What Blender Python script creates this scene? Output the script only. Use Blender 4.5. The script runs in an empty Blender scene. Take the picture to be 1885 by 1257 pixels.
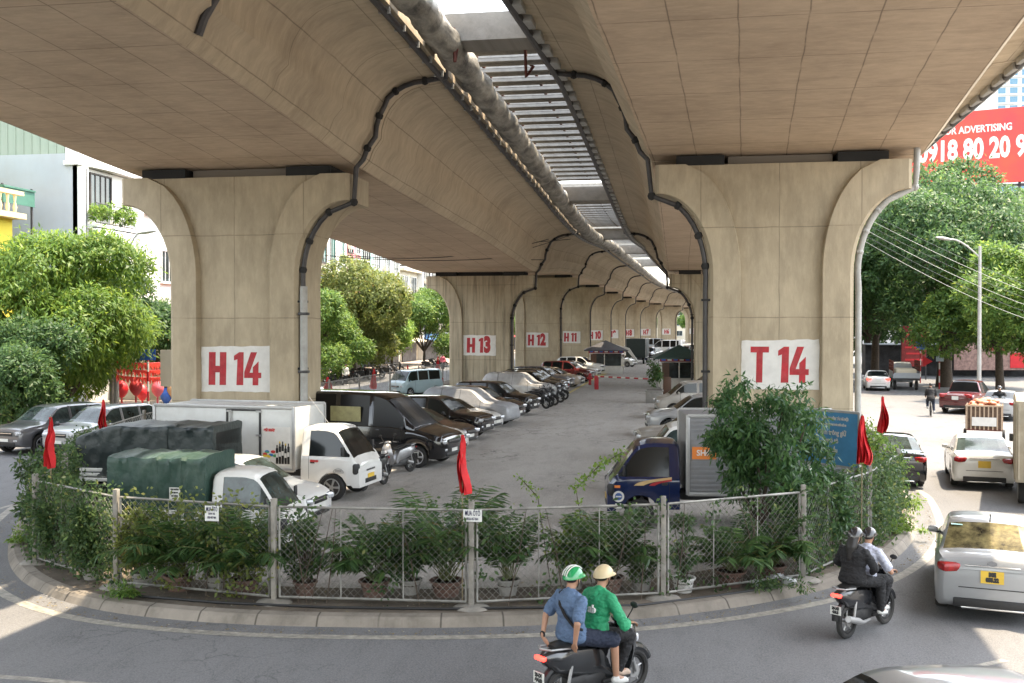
import bpy, bmesh, math, random
from math import sin, cos, pi, radians as R, sqrt, atan2
from mathutils import Vector as V, Matrix, Euler, noise as mnoise
random.seed(7)
S = bpy.context.scene
COL = S.collection
# ---------------------------------------------------------------- camera
CZ = 4.8; F = 1900.0; YAW = R(9.5); PITCH = R(-0.86)
cam = bpy.data.cameras.new('camera'); camo = bpy.data.objects.new('camera', cam); COL.objects.link(camo)
camo.location = (0, 0, CZ); camo.rotation_euler = (pi/2 + PITCH, 0, YAW)
cam.sensor_width = 36; cam.lens = F/1885*36; cam.clip_start = 0.1; cam.clip_end = 6000
S.camera = camo
# ---------------------------------------------------------------- sky and sun
SUN_EL, SUN_DIR = R(63), V((0.37, 0.20, 1.0)).normalized()
w = bpy.data.worlds.new('World'); S.world = w; w.use_nodes = True
nt = w.node_tree; bg = nt.nodes['Background']; sk = nt.nodes.new('ShaderNodeTexSky')
sk.sky_type = 'NISHITA'; sk.sun_disc = False; sk.sun_elevation = SUN_EL
sk.sun_rotation = atan2(SUN_DIR.x, SUN_DIR.y); sk.air_density = 1.6; sk.dust_density = 1.5; sk.ozone_density = 1.0
hz = nt.nodes.new('ShaderNodeHueSaturation'); hz.inputs['Saturation'].default_value = .35  # hazy white sky
nt.links.new(sk.outputs[0], hz.inputs['Color']); nt.links.new(hz.outputs[0], bg.inputs[0]); bg.inputs[1].default_value = 0.15
sl = bpy.data.lights.new('sun', 'SUN'); sl.energy = 2.3; sl.angle = R(0.6); sl.color = (1, .83, .61)
so = bpy.data.objects.new('sun', sl); COL.objects.link(so)
so.rotation_euler = SUN_DIR.to_track_quat('Z', 'Y').to_euler()
S.view_settings.view_transform = 'Standard'; S.view_settings.look = 'None'; S.view_settings.gamma = 1
S.view_settings.exposure = 2.6
S.cycles.max_bounces = 7; S.cycles.diffuse_bounces = 5; S.cycles.glossy_bounces = 3
S.cycles.transparent_max_bounces = 12; S.cycles.caustics_reflective = False; S.cycles.caustics_refractive = False
S.cycles.use_denoising = True

CAMM = camo.rotation_euler.to_matrix()
def P(px, py, z=0.0):
    """ground point seen at a place in the photograph"""
    d = CAMM @ V((px-942.5, 628.5-py, -F)); t = (z-CZ)/d.z
    return V((d.x*t, d.y*t, z))
def PX(px, X):
    """ray at column px on the horizon meets plane x = X: returns y"""
    d = CAMM @ V((px-942.5, 28.5, -F)); return d.y*X/d.x
def PD(px, py, dist):
    d = CAMM @ V((px-942.5, 628.5-py, -F)); t = dist/F
    return V((d.x*t, d.y*t, CZ+d.z*t))
# ---------------------------------------------------------------- materials
MATS = {}
def nd(nt, t, **k):
    n = nt.nodes.new(t)
    for a, b in k.items(): setattr(n, a, b)
    return n
def mat(name, col, rough=.6, metal=0, var=.12, scale=3.0, bump=0, coat=0, spec=.5, emit=None, alpha=1, trans=0, sss=0, col2=None, coords='Object', stretch=(1, 1, 1), dirt=0, dirtcol=(.2, .17, .13)):
    if name in MATS: return MATS[name]
    m = bpy.data.materials.new(name); m.use_nodes = True; nt = m.node_tree; b = nt.nodes['Principled BSDF']
    L = nt.links.new
    b.inputs['Roughness'].default_value = rough; b.inputs['Metallic'].default_value = metal
    b.inputs['Specular IOR Level'].default_value = spec
    b.inputs['Coat Weight'].default_value = coat; b.inputs['Coat Roughness'].default_value = .06
    if trans: b.inputs['Transmission Weight'].default_value = trans
    if alpha < 1: b.inputs['Alpha'].default_value = alpha
    c2 = col2 or tuple(max(0, c*(1-var*2)) for c in col)
    tc = nd(nt, 'ShaderNodeTexCoord'); mp = nd(nt, 'ShaderNodeMapping'); mp.inputs['Scale'].default_value = stretch
    L(tc.outputs[coords], mp.inputs[0])
    nz = nd(nt, 'ShaderNodeTexNoise'); nz.inputs['Scale'].default_value = scale; nz.inputs['Detail'].default_value = 6; nz.inputs['Roughness'].default_value = .65
    L(mp.outputs[0], nz.inputs['Vector'])
    rp = nd(nt, 'ShaderNodeMapRange'); rp.inputs[1].default_value = .32; rp.inputs[2].default_value = .68
    L(nz.outputs[0], rp.inputs[0])
    mx = nd(nt, 'ShaderNodeMix', data_type='RGBA'); mx.inputs[6].default_value = (*c2, 1); mx.inputs[7].default_value = (*col, 1)
    L(rp.outputs[0], mx.inputs[0]); out = mx.outputs[2]
    if dirt:
        n2 = nd(nt, 'ShaderNodeTexNoise'); n2.inputs['Scale'].default_value = scale*.6+.7; n2.inputs['Detail'].default_value = 9; n2.inputs['Roughness'].default_value = .75
        L(tc.outputs[coords], n2.inputs['Vector'])
        r2 = nd(nt, 'ShaderNodeMapRange'); r2.inputs[1].default_value = .45; r2.inputs[2].default_value = .8; r2.inputs[4].default_value = dirt
        L(n2.outputs[0], r2.inputs[0]); m2 = nd(nt, 'ShaderNodeMix', data_type='RGBA'); L(r2.outputs[0], m2.inputs[0]); L(out, m2.inputs[6]); m2.inputs[7].default_value = (*dirtcol, 1); out = m2.outputs[2]
    L(out, b.inputs['Base Color'])
    if bump:
        bp = nd(nt, 'ShaderNodeBump'); bp.inputs['Strength'].default_value = bump; bp.inputs['Distance'].default_value = .02
        n3 = nd(nt, 'ShaderNodeTexNoise'); n3.inputs['Scale'].default_value = scale*6; n3.inputs['Detail'].default_value = 5
        L(tc.outputs[coords], n3.inputs['Vector']); L(n3.outputs[0], bp.inputs['Height']); L(bp.outputs[0], b.inputs['Normal'])
    if emit:
        b.inputs['Emission Color'].default_value = (*emit[:3], 1); b.inputs['Emission Strength'].default_value = emit[3]
    MATS[name] = m; return m

def concrete(name, base, dark, panel=(2.4, 1.25), lines=.55, streak=(1, 1), streak_amt=.5, offs=(0, 0), rough=.85, slo=.5, sdk=.42):
    """cast concrete; UV in metres: panel joints, tonal patches, streaks"""
    m = bpy.data.materials.new(name); m.use_nodes = True; nt = m.node_tree; b = nt.nodes['Principled BSDF']; L = nt.links.new
    b.inputs['Roughness'].default_value = rough; b.inputs['Specular IOR Level'].default_value = .25
    uv = nd(nt, 'ShaderNodeTexCoord'); U = uv.outputs['UV']
    def noise(sc, det=6, rg=.6, st=(1, 1, 1), dist=0):
        mp = nd(nt, 'ShaderNodeMapping'); mp.inputs['Scale'].default_value = st; L(U, mp.inputs[0])
        n = nd(nt, 'ShaderNodeTexNoise'); n.inputs['Scale'].default_value = sc; n.inputs['Detail'].default_value = det; n.inputs['Roughness'].default_value = rg
        n.inputs['Distortion'].default_value = dist; L(mp.outputs[0], n.inputs['Vector']); return n.outputs[0]
    def rng(x, a, c, lo=0, hi=1):
        r = nd(nt, 'ShaderNodeMapRange'); r.inputs[1].default_value = a; r.inputs[2].default_value = c; r.inputs[3].default_value = lo; r.inputs[4].default_value = hi
        L(x, r.inputs[0]); return r.outputs[0]
    def mul(a, c, op='MULTIPLY'):
        q = nd(nt, 'ShaderNodeMath', operation=op)
        for i, v in enumerate((a, c)):
            if isinstance(v, (int, float)): q.inputs[i].default_value = v
            else: L(v, q.inputs[i])
        return q.outputs[0]
    def mixc(f, a, c):
        q = nd(nt, 'ShaderNodeMix', data_type='RGBA'); L(f, q.inputs[0]) if not isinstance(f, float) else setattr(q.inputs[0], 'default_value', f)
        for i, v in ((6, a), (7, c)):
            if isinstance(v, tuple): q.inputs[i].default_value = (*v, 1)
            else: L(v, q.inputs[i])
        return q.outputs[2]
    col = mixc(rng(noise(.28, 8, .6), .35, .65), dark, base)
    col = mixc(mul(rng(noise(1.1, 8, .72, (streak[0], streak[1], 1), .1), slo, slo+.3), streak_amt), col, tuple(c*sdk for c in dark))
    col = mixc(mul(rng(noise(3.3, 7, .7, (streak[0]*.8, streak[1], 1)), .45, .78), .32), col, tuple(min(1, c*1.55) for c in base))
    # joints
    sp = nd(nt, 'ShaderNodeSeparateXYZ'); 
    wob = nd(nt, 'ShaderNodeVectorMath', operation='ADD'); nw = nd(nt, 'ShaderNodeTexNoise'); nw.inputs['Scale'].default_value = .9; L(U, nw.inputs['Vector'])
    sc = nd(nt, 'ShaderNodeVectorMath', operation='SCALE'); L(nw.outputs[1], sc.inputs[0]); sc.inputs['Scale'].default_value = .07
    L(U, wob.inputs[0]); L(sc.outputs[0], wob.inputs[1]); L(wob.outputs[0], sp.inputs[0])
    ln = None
    for i in (0, 1):
        if panel[i] <= 0: continue
        q = mul(mul(mul(sp.outputs[i], offs[i], 'ADD'), 1/panel[i]), 1, 'FRACT')
        q = mul(mul(q, .5, 'SUBTRACT'), 0, 'ABSOLUTE')
        q = rng(q, .5-.022/panel[i], .5-.006/panel[i])
        ln = q if ln is None else mul(ln, q, 'MAXIMUM')
    if ln is not None:
        brk = rng(noise(.8, 3, .6), .36, .5, .25, 1)
        ln = mul(mul(ln, brk), lines)
        col = mixc(ln, col, tuple(c*.3 for c in dark))
    L(col, b.inputs['Base Color'])
    bp = nd(nt, 'ShaderNodeBump'); bp.inputs['Strength'].default_value = .35; bp.inputs['Distance'].default_value = .03
    L(noise(6, 8, .7, (streak[0], streak[1], 1)), bp.inputs['Height']); L(bp.outputs[0], b.inputs['Normal'])
    MATS[name] = m; return m

# ---------------------------------------------------------------- mesh helpers
class MB:
    def __init__(s): s.v = []; s.f = []; s.m = []; s.uv = None; s.mats = []; s.smooth = []
    def mi(s, m):
        if m not in s.mats: s.mats.append(m)
        return s.mats.index(m)
    def add(s, vs, fs, m=None, smooth=False, T=None):
        o = len(s.v)
        s.v += [tuple(T @ V(q)) if T else tuple(q) for q in vs]
        k = s.mi(m) if m else 0
        for f in fs: s.f.append([i+o for i in f]); s.m.append(k); s.smooth.append(smooth)
        return s
    def box(s, c, d, m=None, rz=0, T=None, bev=0):
        x, y, z = d[0]/2, d[1]/2, d[2]/2
        M = Matrix.Translation(c) @ Matrix.Rotation(rz, 4, 'Z')
        if T: M = T @ M
        if bev <= 0:
            vs = [(-x,-y,-z),(x,-y,-z),(x,y,-z),(-x,y,-z),(-x,-y,z),(x,-y,z),(x,y,z),(-x,y,z)]
            fs = [(0,3,2,1),(4,5,6,7),(0,1,5,4),(1,2,6,5),(2,3,7,6),(3,0,4,7)]
            return s.add(vs, fs, m, False, M)
        bm = bmesh.new(); bmesh.ops.create_cube(bm, size=1)
        bmesh.ops.scale(bm, vec=d, verts=bm.verts); bmesh.ops.bevel(bm, geom=list(bm.edges), offset=min(bev, min(d)*.45), segments=2, affect='EDGES', profile=.5)
        bm.verts.index_update(); vs = [q.co.copy() for q in bm.verts]; fs = [[q.index for q in f.verts] for f in bm.faces]; bm.free()
        return s.add(vs, fs, m, True, M)
    def tube(s, pts, r, m=None, n=8, cap=True, T=None, smooth=True, closed=False):
        pts = [V(p) for p in pts]; rs = r if isinstance(r, (list, tuple)) else [r]*len(pts)
        vs = []; fs = []; up = None
        for i, p in enumerate(pts):
            if closed: d = pts[(i+1) % len(pts)]-pts[i-1]
            else: d = pts[min(i+1, len(pts)-1)]-pts[max(i-1, 0)]
            if d.length < 1e-9: d = V((0, 0, 1))
            d.normalize()
            if up is None: up = V((0, 0, 1)) if abs(d.z) < .95 else V((1, 0, 0))
            a = d.cross(up)
            if a.length < 1e-6: a = d.orthogonal()
            a.normalize(); b = a.cross(d).normalized(); up = b
            for k in range(n):
                t = 2*pi*k/n; vs.append(p+a*cos(t)*rs[i]+b*sin(t)*rs[i])
        L_ = len(pts)
        for i in range(L_ if closed else L_-1):
            for k in range(n):
                j = (i+1) % L_; fs.append((i*n+k, i*n+(k+1) % n, j*n+(k+1) % n, j*n+k))
        if cap and not closed: fs.append(list(range(n))[::-1]); fs.append([(L_-1)*n+k for k in range(n)])
        return s.add(vs, fs, m, smooth, T)
    def cyl(s, a, b, r, m=None, n=12, r2=None, T=None, smooth=True): return s.tube([a, b], [r, r if r2 is None else r2], m, n, True, T, smooth)
    def lathe(s, prof, m=None, n=16, T=None, axis='Z'):
        vs = []; fs = []
        for r, z in prof:
            for k in range(n):
                t = 2*pi*k/n; vs.append((r*cos(t), r*sin(t), z) if axis == 'Z' else (r*cos(t), z, r*sin(t)))
        for i in range(len(prof)-1):
            for k in range(n): fs.append((i*n+k, i*n+(k+1) % n, (i+1)*n+(k+1) % n, (i+1)*n+k))
        fs.append(list(range(n))[::-1]); fs.append([(len(prof)-1)*n+k for k in range(n)])
        return s.add(vs, fs, m, True, T)
    def loft(s, rings, m=None, closed=True, cap=True, smooth=True, T=None):
        n = len(rings[0]); vs = [q for r in rings for q in r]; fs = []
        for i in range(len(rings)-1):
            for k in range(n if closed else n-1): fs.append((i*n+k, i*n+(k+1) % n, (i+1)*n+(k+1) % n, (i+1)*n+k))
        if cap: fs.append(list(range(n))[::-1]); fs.append([(len(rings)-1)*n+k for k in range(n)])
        return s.add(vs, fs, m, smooth, T)
    def ball(s, c, r, m=None, n=12, k=8, T=None, sq=(1, 1, 1)):
        prof = []; vs = []; fs = []
        for i in range(k+1):
            a = -pi/2+pi*i/k
            for j in range(n): t = 2*pi*j/n; vs.append((c[0]+r*sq[0]*cos(a)*cos(t), c[1]+r*sq[1]*cos(a)*sin(t), c[2]+r*sq[2]*sin(a)))
        for i in range(k):
            for j in range(n): fs.append((i*n+j, i*n+(j+1) % n, (i+1)*n+(j+1) % n, (i+1)*n+j))
        return s.add(vs, fs, m, True, T)
    def prism(s, poly, m=None, y0=0, y1=1, T=None, smooth=False):
        """poly in x,z extruded along y"""
        n = len(poly); vs = [(p[0], y0, p[1]) for p in poly]+[(p[0], y1, p[1]) for p in poly]
        fs = [list(range(n)), [n+i for i in range(n)][::-1]]+[(i, i+n, (i+1) % n+n, (i+1) % n) for i in range(n)]
        return s.add(vs, fs, m, smooth, T)
    def build(s, name, m=None, parent=None, fix=True, loc=None):
        me = bpy.data.meshes.new(name); me.from_pydata(s.v, [], s.f)
        if s.mats:
            for q in s.mats: me.materials.append(q)
            me.polygons.foreach_set('material_index', s.m)
        elif m: me.materials.append(m)
        me.polygons.foreach_set('use_smooth', s.smooth)
        if s.uv:
            ul = me.uv_layers.new(name='uv')
            for i, l in enumerate(me.loops): ul.data[i].uv = s.uv[l.vertex_index]
        if fix and len(s.f) < 30000:
            bm = bmesh.new(); bm.from_mesh(me); bmesh.ops.recalc_face_normals(bm, faces=bm.faces); bm.to_mesh(me); bm.free()
        me.validate(); me.update()
        if any(s.smooth):
            try: me.set_sharp_from_angle(angle=R(42))
            except Exception: pass
        o = bpy.data.objects.new(name, me); COL.objects.link(o)
        if parent: o.parent = parent
        if loc is not None: o.location = loc
        return o
def tag(o, label=None, cat=None, group=None, kind=None):
    for k, q in (('label', label), ('category', cat), ('group', group), ('kind', kind)):
        if q: o[k] = q
    return o
def thing(name, label, cat, loc=(0, 0, 0), rz=0, group=None):
    o = bpy.data.objects.new(name, None); COL.objects.link(o); o.location = loc; o.rotation_euler = (0, 0, rz); o.empty_display_size = .2
    return tag(o, label, cat, group)
def kids(o): return [c for c in list(COL.objects) if c.parent == o]
def dup(o, loc=None, rz=None, label=None, group=None, parent=None, scale=None):
    c = o.copy(); COL.objects.link(c)
    if parent: c.parent = parent
    if loc is not None: c.location = loc
    if rz is not None: c.rotation_euler = (0, 0, rz)
    if scale is not None: c.scale = (scale,)*3 if isinstance(scale, (int, float)) else scale
    if label: c['label'] = label
    if group: c['group'] = group
    for k in CH.get(o.name, None) or kids(o): dup(k, parent=c)
    return c
CH = {}
def text(name, body, h, m, parent, loc, rot, bold=0.0, xs=1.0, align='CENTER', depth=.002, spacing=1.0):
    cu = bpy.data.curves.new(name, 'FONT'); cu.body = body; cu.size = h/.72; cu.offset = bold; cu.align_x = align; cu.align_y = 'CENTER'; cu.extrude = depth; cu.resolution_u = 3; cu.space_character = spacing; cu.fill_mode = 'BOTH'
    t = bpy.data.objects.new('tmp', cu); COL.objects.link(t); bpy.context.view_layer.update()
    me = bpy.data.meshes.new_from_object(t.evaluated_get(bpy.context.evaluated_depsgraph_get())); bpy.data.objects.remove(t)
    me.materials.clear(); me.materials.append(m)
    o = bpy.data.objects.new(name, me); COL.objects.link(o); o.parent = parent; o.location = loc; o.rotation_euler = rot; o.scale = (xs, 1, 1)
    return o
def interp(pts, x):
    if x <= pts[0][0]: return pts[0][1]
    for (a, b), (c, d) in zip(pts, pts[1:]):
        if x <= c: return b+(d-b)*(x-a)/(c-a)
    return pts[-1][1]
def smo(pts, x):
    if x <= pts[0][0]: return pts[0][1]
    for i in range(len(pts)-1):
        a, b = pts[i]; c, d = pts[i+1]
        if x <= c:
            m0 = (d-pts[i-1][1])/(c-pts[i-1][0]) if i > 0 else (d-b)/(c-a)
            m1 = (pts[i+2][1]-b)/(pts[i+2][0]-a) if i+2 < len(pts) else (d-b)/(c-a)
            h = c-a; t = (x-a)/h
            return (2*t**3-3*t*t+1)*b+(t**3-2*t*t+t)*h*m0+(3*t*t-2*t**3)*d+(t**3-t*t)*h*m1
    return pts[-1][1]
# ================================================================ materials used for the setting
M_SOF = concrete('cast_concrete_soffit', (.54, .425, .31), (.42, .325, .235), (2.6, 1.35), .7, (2.0, .5), .4, slo=.48)
M_WEB = concrete('cast_concrete_web', (.53, .445, .325), (.40, .33, .24), (4.2, 1.5), .6, (1.5, .4), .42, slo=.48)
M_PIER = concrete('cast_concrete_pier', (.46, .39, .28), (.35, .295, .21), (2.5, 2.75), .55, (1.5, .35), .4, slo=.48)
M_PIER_D = concrete('streaked_concrete_pier', (.44, .385, .285), (.33, .285, .205), (2.5, 2.75), .6, (2.6, .12), 1.0, slo=.46, sdk=.18)
M_BLACK = mat('black_rubber', (.018, .018, .018), .8)
M_DPIPE = mat('dark_drain_pipe', (.045, .043, .045), .45, var=.2, dirt=.4, dirtcol=(.12, .1, .09))
M_GPIPE = mat('grey_drain_pipe', (.42, .42, .40), .5, var=.12, dirt=.5)
M_STEEL = mat('galvanised_steel', (.42, .42, .42), .45, .6, var=.1)
M_RUST = mat('red_oxide_steel', (.14, .035, .022), .8, var=.3)
M_WHITE = mat('white_paint', (.70, .69, .66), .6, var=.08, dirt=.35, dirtcol=(.5, .47, .42))
M_RED = mat('red_paint', (.46, .02, .03), .65, var=.2, scale=4, dirt=.25, dirtcol=(.4, .2, .18))

CXH = [(-60, -14.9), (33.3, -14.75), (75.5, -14.9), (104, -14.65), (131, -14.1), (158, -13.4), (185, -12.7), (212, -11.2), (239, -8.7), (265, -4.4), (292, 2.6), (330, 15)]
def cx(y): return smo(CXH, y)
ZS = [(-60, 11.2), (10, 11.15), (18.5, 10.95), (26.6, 10.5), (33.3, 10.05), (44, 9.75), (55, 9.5), (64, 9.15), (75.5, 8.78), (88, 9.5), (104, 9.95), (330, 9.95)]
ZF = [(-60, 13.2), (18, 13.2), (26, 13.1), (33.3, 12.85), (50, 12.3), (75.5, 11.6), (104, 12.4), (330, 12.6)]
# ---------------------------------------------------------------- road, island, kerb
def asphalt(name, c1, c2, crack=.5, sc=1.0, patch=.25):
    m = bpy.data.materials.new(name); m.use_nodes = True; nt = m.node_tree; b = nt.nodes['Principled BSDF']; L = nt.links.new
    b.inputs['Roughness'].default_value = .82; b.inputs['Specular IOR Level'].default_value = .35
    tc = nd(nt, 'ShaderNodeTexCoord'); O = tc.outputs['Object']
    def noise(s, d=6, r=.6, st=(1, 1, 1)):
        mp = nd(nt, 'ShaderNodeMapping'); mp.inputs['Scale'].default_value = st; L(O, mp.inputs[0])
        n = nd(nt, 'ShaderNodeTexNoise'); n.inputs['Scale'].default_value = s; n.inputs['Detail'].default_value = d; n.inputs['Roughness'].default_value = r; L(mp.outputs[0], n.inputs['Vector']); return n.outputs[0]
    def rng(x, a, c, lo=0, hi=1):
        r = nd(nt, 'ShaderNodeMapRange'); r.inputs[1].default_value = a; r.inputs[2].default_value = c; r.inputs[3].default_value = lo; r.inputs[4].default_value = hi; L(x, r.inputs[0]); return r.outputs[0]
    def mixc(f, a, c):
        q = nd(nt, 'ShaderNodeMix', data_type='RGBA'); L(f, q.inputs[0])
        for i, v in ((6, a), (7, c)):
            if isinstance(v, tuple): q.inputs[i].default_value = (*v, 1)
            else: L(v, q.inputs[i])
        return q.outputs[2]
    col = mixc(rng(noise(.16*sc, 7, .6, (1, .35, 1)), .36, .64), c2, c1)
    col = mixc(rng(noise(1.3*sc, 8, .75, (1.6, .5, 1)), .48, .75, 0, patch), col, tuple(c*.5 for c in c2))
    col = mixc(rng(noise(38, 3, .8), .42, .66, 0, .6), col, tuple(c*1.75 for c in c1)); col = mixc(rng(noise(16, 4, .8), .5, .7, 0, .45), col, tuple(c*.5 for c in c2))
    vo = nd(nt, 'ShaderNodeTexVoronoi', feature='DISTANCE_TO_EDGE'); vo.inputs['Scale'].default_value = .95
    va = nd(nt, 'ShaderNodeVectorMath', operation='ADD'); nz = nd(nt, 'ShaderNodeTexNoise'); nz.inputs['Scale'].default_value = 1.7; nz.inputs['Detail'].default_value = 5; L(O, nz.inputs['Vector'])
    L(O, va.inputs[0]); L(nz.outputs[1], va.inputs[1]); L(va.outputs[0], vo.inputs['Vector'])
    ck = rng(vo.outputs['Distance'], .0, .022, 1, 0)
    q = nd(nt, 'ShaderNodeMath', operation='MULTIPLY'); L(ck, q.inputs[0]); L(rng(noise(.22, 3, .5), .5, .6, 0, crack), q.inputs[1])
    col = mixc(q.outputs[0], col, tuple(c*.25 for c in c2))
    L(col, b.inputs['Base Color'])
    bp = nd(nt, 'ShaderNodeBump'); bp.inputs['Strength'].default_value = .5; bp.inputs['Distance'].default_value = .012; L(noise(45, 3, .7), bp.inputs['Height']); L(bp.outputs[0], b.inputs['Normal'])
    MATS[name] = m; return m
M_ROAD = asphalt('road_asphalt', (.15, .15, .152), (.105, .106, .110), .5, 1, .65)
M_PARK = asphalt('parking_surface', (.33, .315, .295), (.21, .20, .185), .9, 1, .7)
M_KERB = concrete('kerb_concrete', (.27, .24, .205), (.13, .115, .095), (1.0, 0), .8, (1, 1), .85)
M_LINE = mat('road_line_paint', (.40, .375, .32), .7, var=.3, scale=7, dirt=.95, dirtcol=(.16, .155, .15))
g = MB()
NX = 12
g.add([(-500, -150, 0), (500, -150, 0), (500, 700, 0), (-500, 700, 0)], [(0, 1, 2, 3)])
tag(g.build('road', M_ROAD), kind='structure')
kp = [(60,925),(34,955),(18,990),(12,1022),(22,1052),(52,1080),(110,1106),(200,1128),(350,1144),(500,1152),(650,1155),(800,1156),(950,1153),(1100,1146),(1250,1133),(1400,1112),(1530,1084),(1615,1052),(1668,1015),(1692,975),(1684,935),(1668,905)]
edge = [P(a, b).to_2d() for a, b in kp]
edge = [V((-20.2, 45)), V((-20.0, 36)), V((-19.3, 31)), V((-18.0, 27.2))]+edge[1:]
YS = [33, 40, 50, 60, 75, 90, 104, 131, 158, 185, 212, 239, 265, 292, 320]
right = [V((cx(y)+20.6, y)) for y in YS]
left = [V((cx(y)-5.4, y)) for y in YS if y > 45][::-1]
def chaikin(p, n=2):
    for _ in range(n):
        q = []
        for i in range(len(p)):
            a, b = p[i], p[(i+1) % len(p)]; q += [a*.75+b*.25, a*.25+b*.75]
        p = q
    return p
outline = chaikin(edge+right+left, 2)
def offset(poly, d):
    out = []; n = len(poly)
    for i in range(n):
        a, b, c = poly[i-1], poly[i], poly[(i+1) % n]
        t = (c-a).normalized(); out.append(b+V((-t.y, t.x))*d)
    return out
area = sum(outline[i-1].x*outline[i].y-outline[i].x*outline[i-1].y for i in range(len(outline)))
if area < 0: outline.reverse()
def ringmesh(name, prof, m, closed_uv=True):
    """prof: list of (inward offset, z)"""
    b = MB(); n = len(outline); b.uv = []
    rows = [offset(outline, o) for o, z in prof]; arc = 0; us = []
    for i in range(n+1):
        if i: arc += (outline[i % n]-outline[i-1]).length
        us.append(arc)
    for (o, z), r in zip(prof, rows):
        for i in range(n+1): q = r[i % n]; b.v.append((q.x, q.y, z)); b.uv.append((us[i], o))
    for j in range(len(prof)-1):
        for i in range(n): b.f.append([j*(n+1)+i, j*(n+1)+i+1, (j+1)*(n+1)+i+1, (j+1)*(n+1)+i]); b.m.append(0); b.smooth.append(False)
    return b.build(name, m, fix=False)
tag(ringmesh('kerb', [(0, 0), (.07, .10), (.12, .14), (.29, .16), (.29, .10)], M_KERB), kind='structure')
b = MB(); ins = offset(outline, .3); b.v = [(q.x, q.y, .135) for q in ins]; b.f = [list(range(len(ins)))]; b.m = [0]; b.smooth = [False]
isl = b.build('island_paving', M_PARK, fix=False); tag(isl, kind='structure')
bm = bmesh.new(); bm.from_mesh(isl.data); bmesh.ops.triangulate(bm, faces=bm.faces); bm.to_mesh(isl.data); bm.free()
tag(ringmesh('edge_line', [(-.62, .004), (-.42, .004)], M_LINE), kind='structure')
GZ = .135
tag(ringmesh('dirt_verge', [(.30, GZ+.004), (1.9, GZ+.004)], mat('packed_dirt', (.15, .12, .09), .95, var=.3, scale=1.3, dirt=.6, dirtcol=(.24, .21, .17), bump=.8)), kind='structure')
# faint outer lane lines
b = MB()
def strip(b, pts, wd, z):
    pts = [V((p.x, p.y)) for p in pts]; L_ = []
    for i, p in enumerate(pts):
        t = (pts[min(i+1, len(pts)-1)]-pts[max(i-1, 0)]).normalized(); nrm = V((-t.y, t.x))*wd/2
        L_ += [(p.x+nrm.x, p.y+nrm.y, z), (p.x-nrm.x, p.y-nrm.y, z)]
    b.add(L_, [(2*i, 2*i+1, 2*i+3, 2*i+2) for i in range(len(pts)-1)])
strip(b, [P(-250, 1225), P(0, 1246), P(60, 1250), P(130, 1257), P(300, 1270)], .14, .004)
strip(b, [P(-60, 950), P(0, 936), P(56, 920)], .15, .004)
strip(b, [P(1560, 1290), P(1700, 1250), P(1850, 1215)], .12, .004)
tag(b.build('lane_line', M_LINE), kind='structure')
b = MB(); strip(b, [P(1085, 700, GZ), P(1098, 693, GZ), P(1150, 668, GZ)], .9, GZ+.004); strip(b, [P(1046, 724, GZ), P(1085, 702, GZ)], .25, GZ+.004)
tag(b.build('yellow_kerb_marking', mat('yellow_road_paint', (.6, .5, .2), .7, var=.25, scale=5)), kind='structure')
# pavements beside the side roads
def sidewalk(name, x0, x1, y0, y1):
    b = MB(); b.uv = []
    pts = [(x0, y0), (x1, y0), (x1, y1), (x0, y1)]
    b.add([(x, y, 0) for x, y in pts]+[(x, y, .15) for x, y in pts], [(4, 5, 6, 7), (0, 1, 5, 4), (1, 2, 6, 5), (2, 3, 7, 6), (3, 0, 4, 7)])
    b.uv = [(q[0]+q[2], q[1]) for q in b.v]
    tag(b.build(name, MATS['paving_slabs']), kind='structure')
concrete('paving_slabs', (.36, .31, .27), (.25, .21, .18), (.8, .8), .6, (1, 1), .4)
sidewalk('pavement', -36, -29, 20, 330); sidewalk('pavement', 22.5, 60, -20, 62)

# ---------------------------------------------------------------- viaduct decks
def section(y, x, s):
    zs, zf = smo(ZS, y), smo(ZF, y)
    def side(e):   # flange edge -> soffit corner, as offsets from the centre line
        a = min(e-.7, 6.5); hh = min(1.9, (zf-zs)*.62)
        p = [(e, zf+.34), (e, zf), (a+.35, zf-.03), (a, zf-.08)]
        for k in range(1, 9):
            t = k/8*pi/2; p.append((4.75+(a-4.75)*(1-sin(t)), zf-.08-hh*(1-cos(t))))
        return p+[(4.48, zs+.62), (4.34, zs+.26), (4.1, zs)]
    out = [(x+(-1 if s < 0 else 1)*q[0], q[1]) for q in side(5.9 if s < 0 else 7.15)]  # left deck's unseen outer flange is narrowed so sun reaches the left road
    inn = [(x+(1 if s < 0 else -1)*q[0], q[1]) for q in side(7.2)]
    k = -.28 if s < 0 else .28; hp = .85 if s < 0 else 1.15  # left deck's unseen outer parapet is kept low to shorten its shadow
    top = [(inn[0][0], zf+1.15), (inn[0][0]+k, zf+1.15), (inn[0][0]+k, zf+.5), (out[0][0]-k, zf+.5), (out[0][0]-k, zf+hp), (out[0][0], zf+hp)]
    return out+inn[::-1]+top, len(out)
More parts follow.
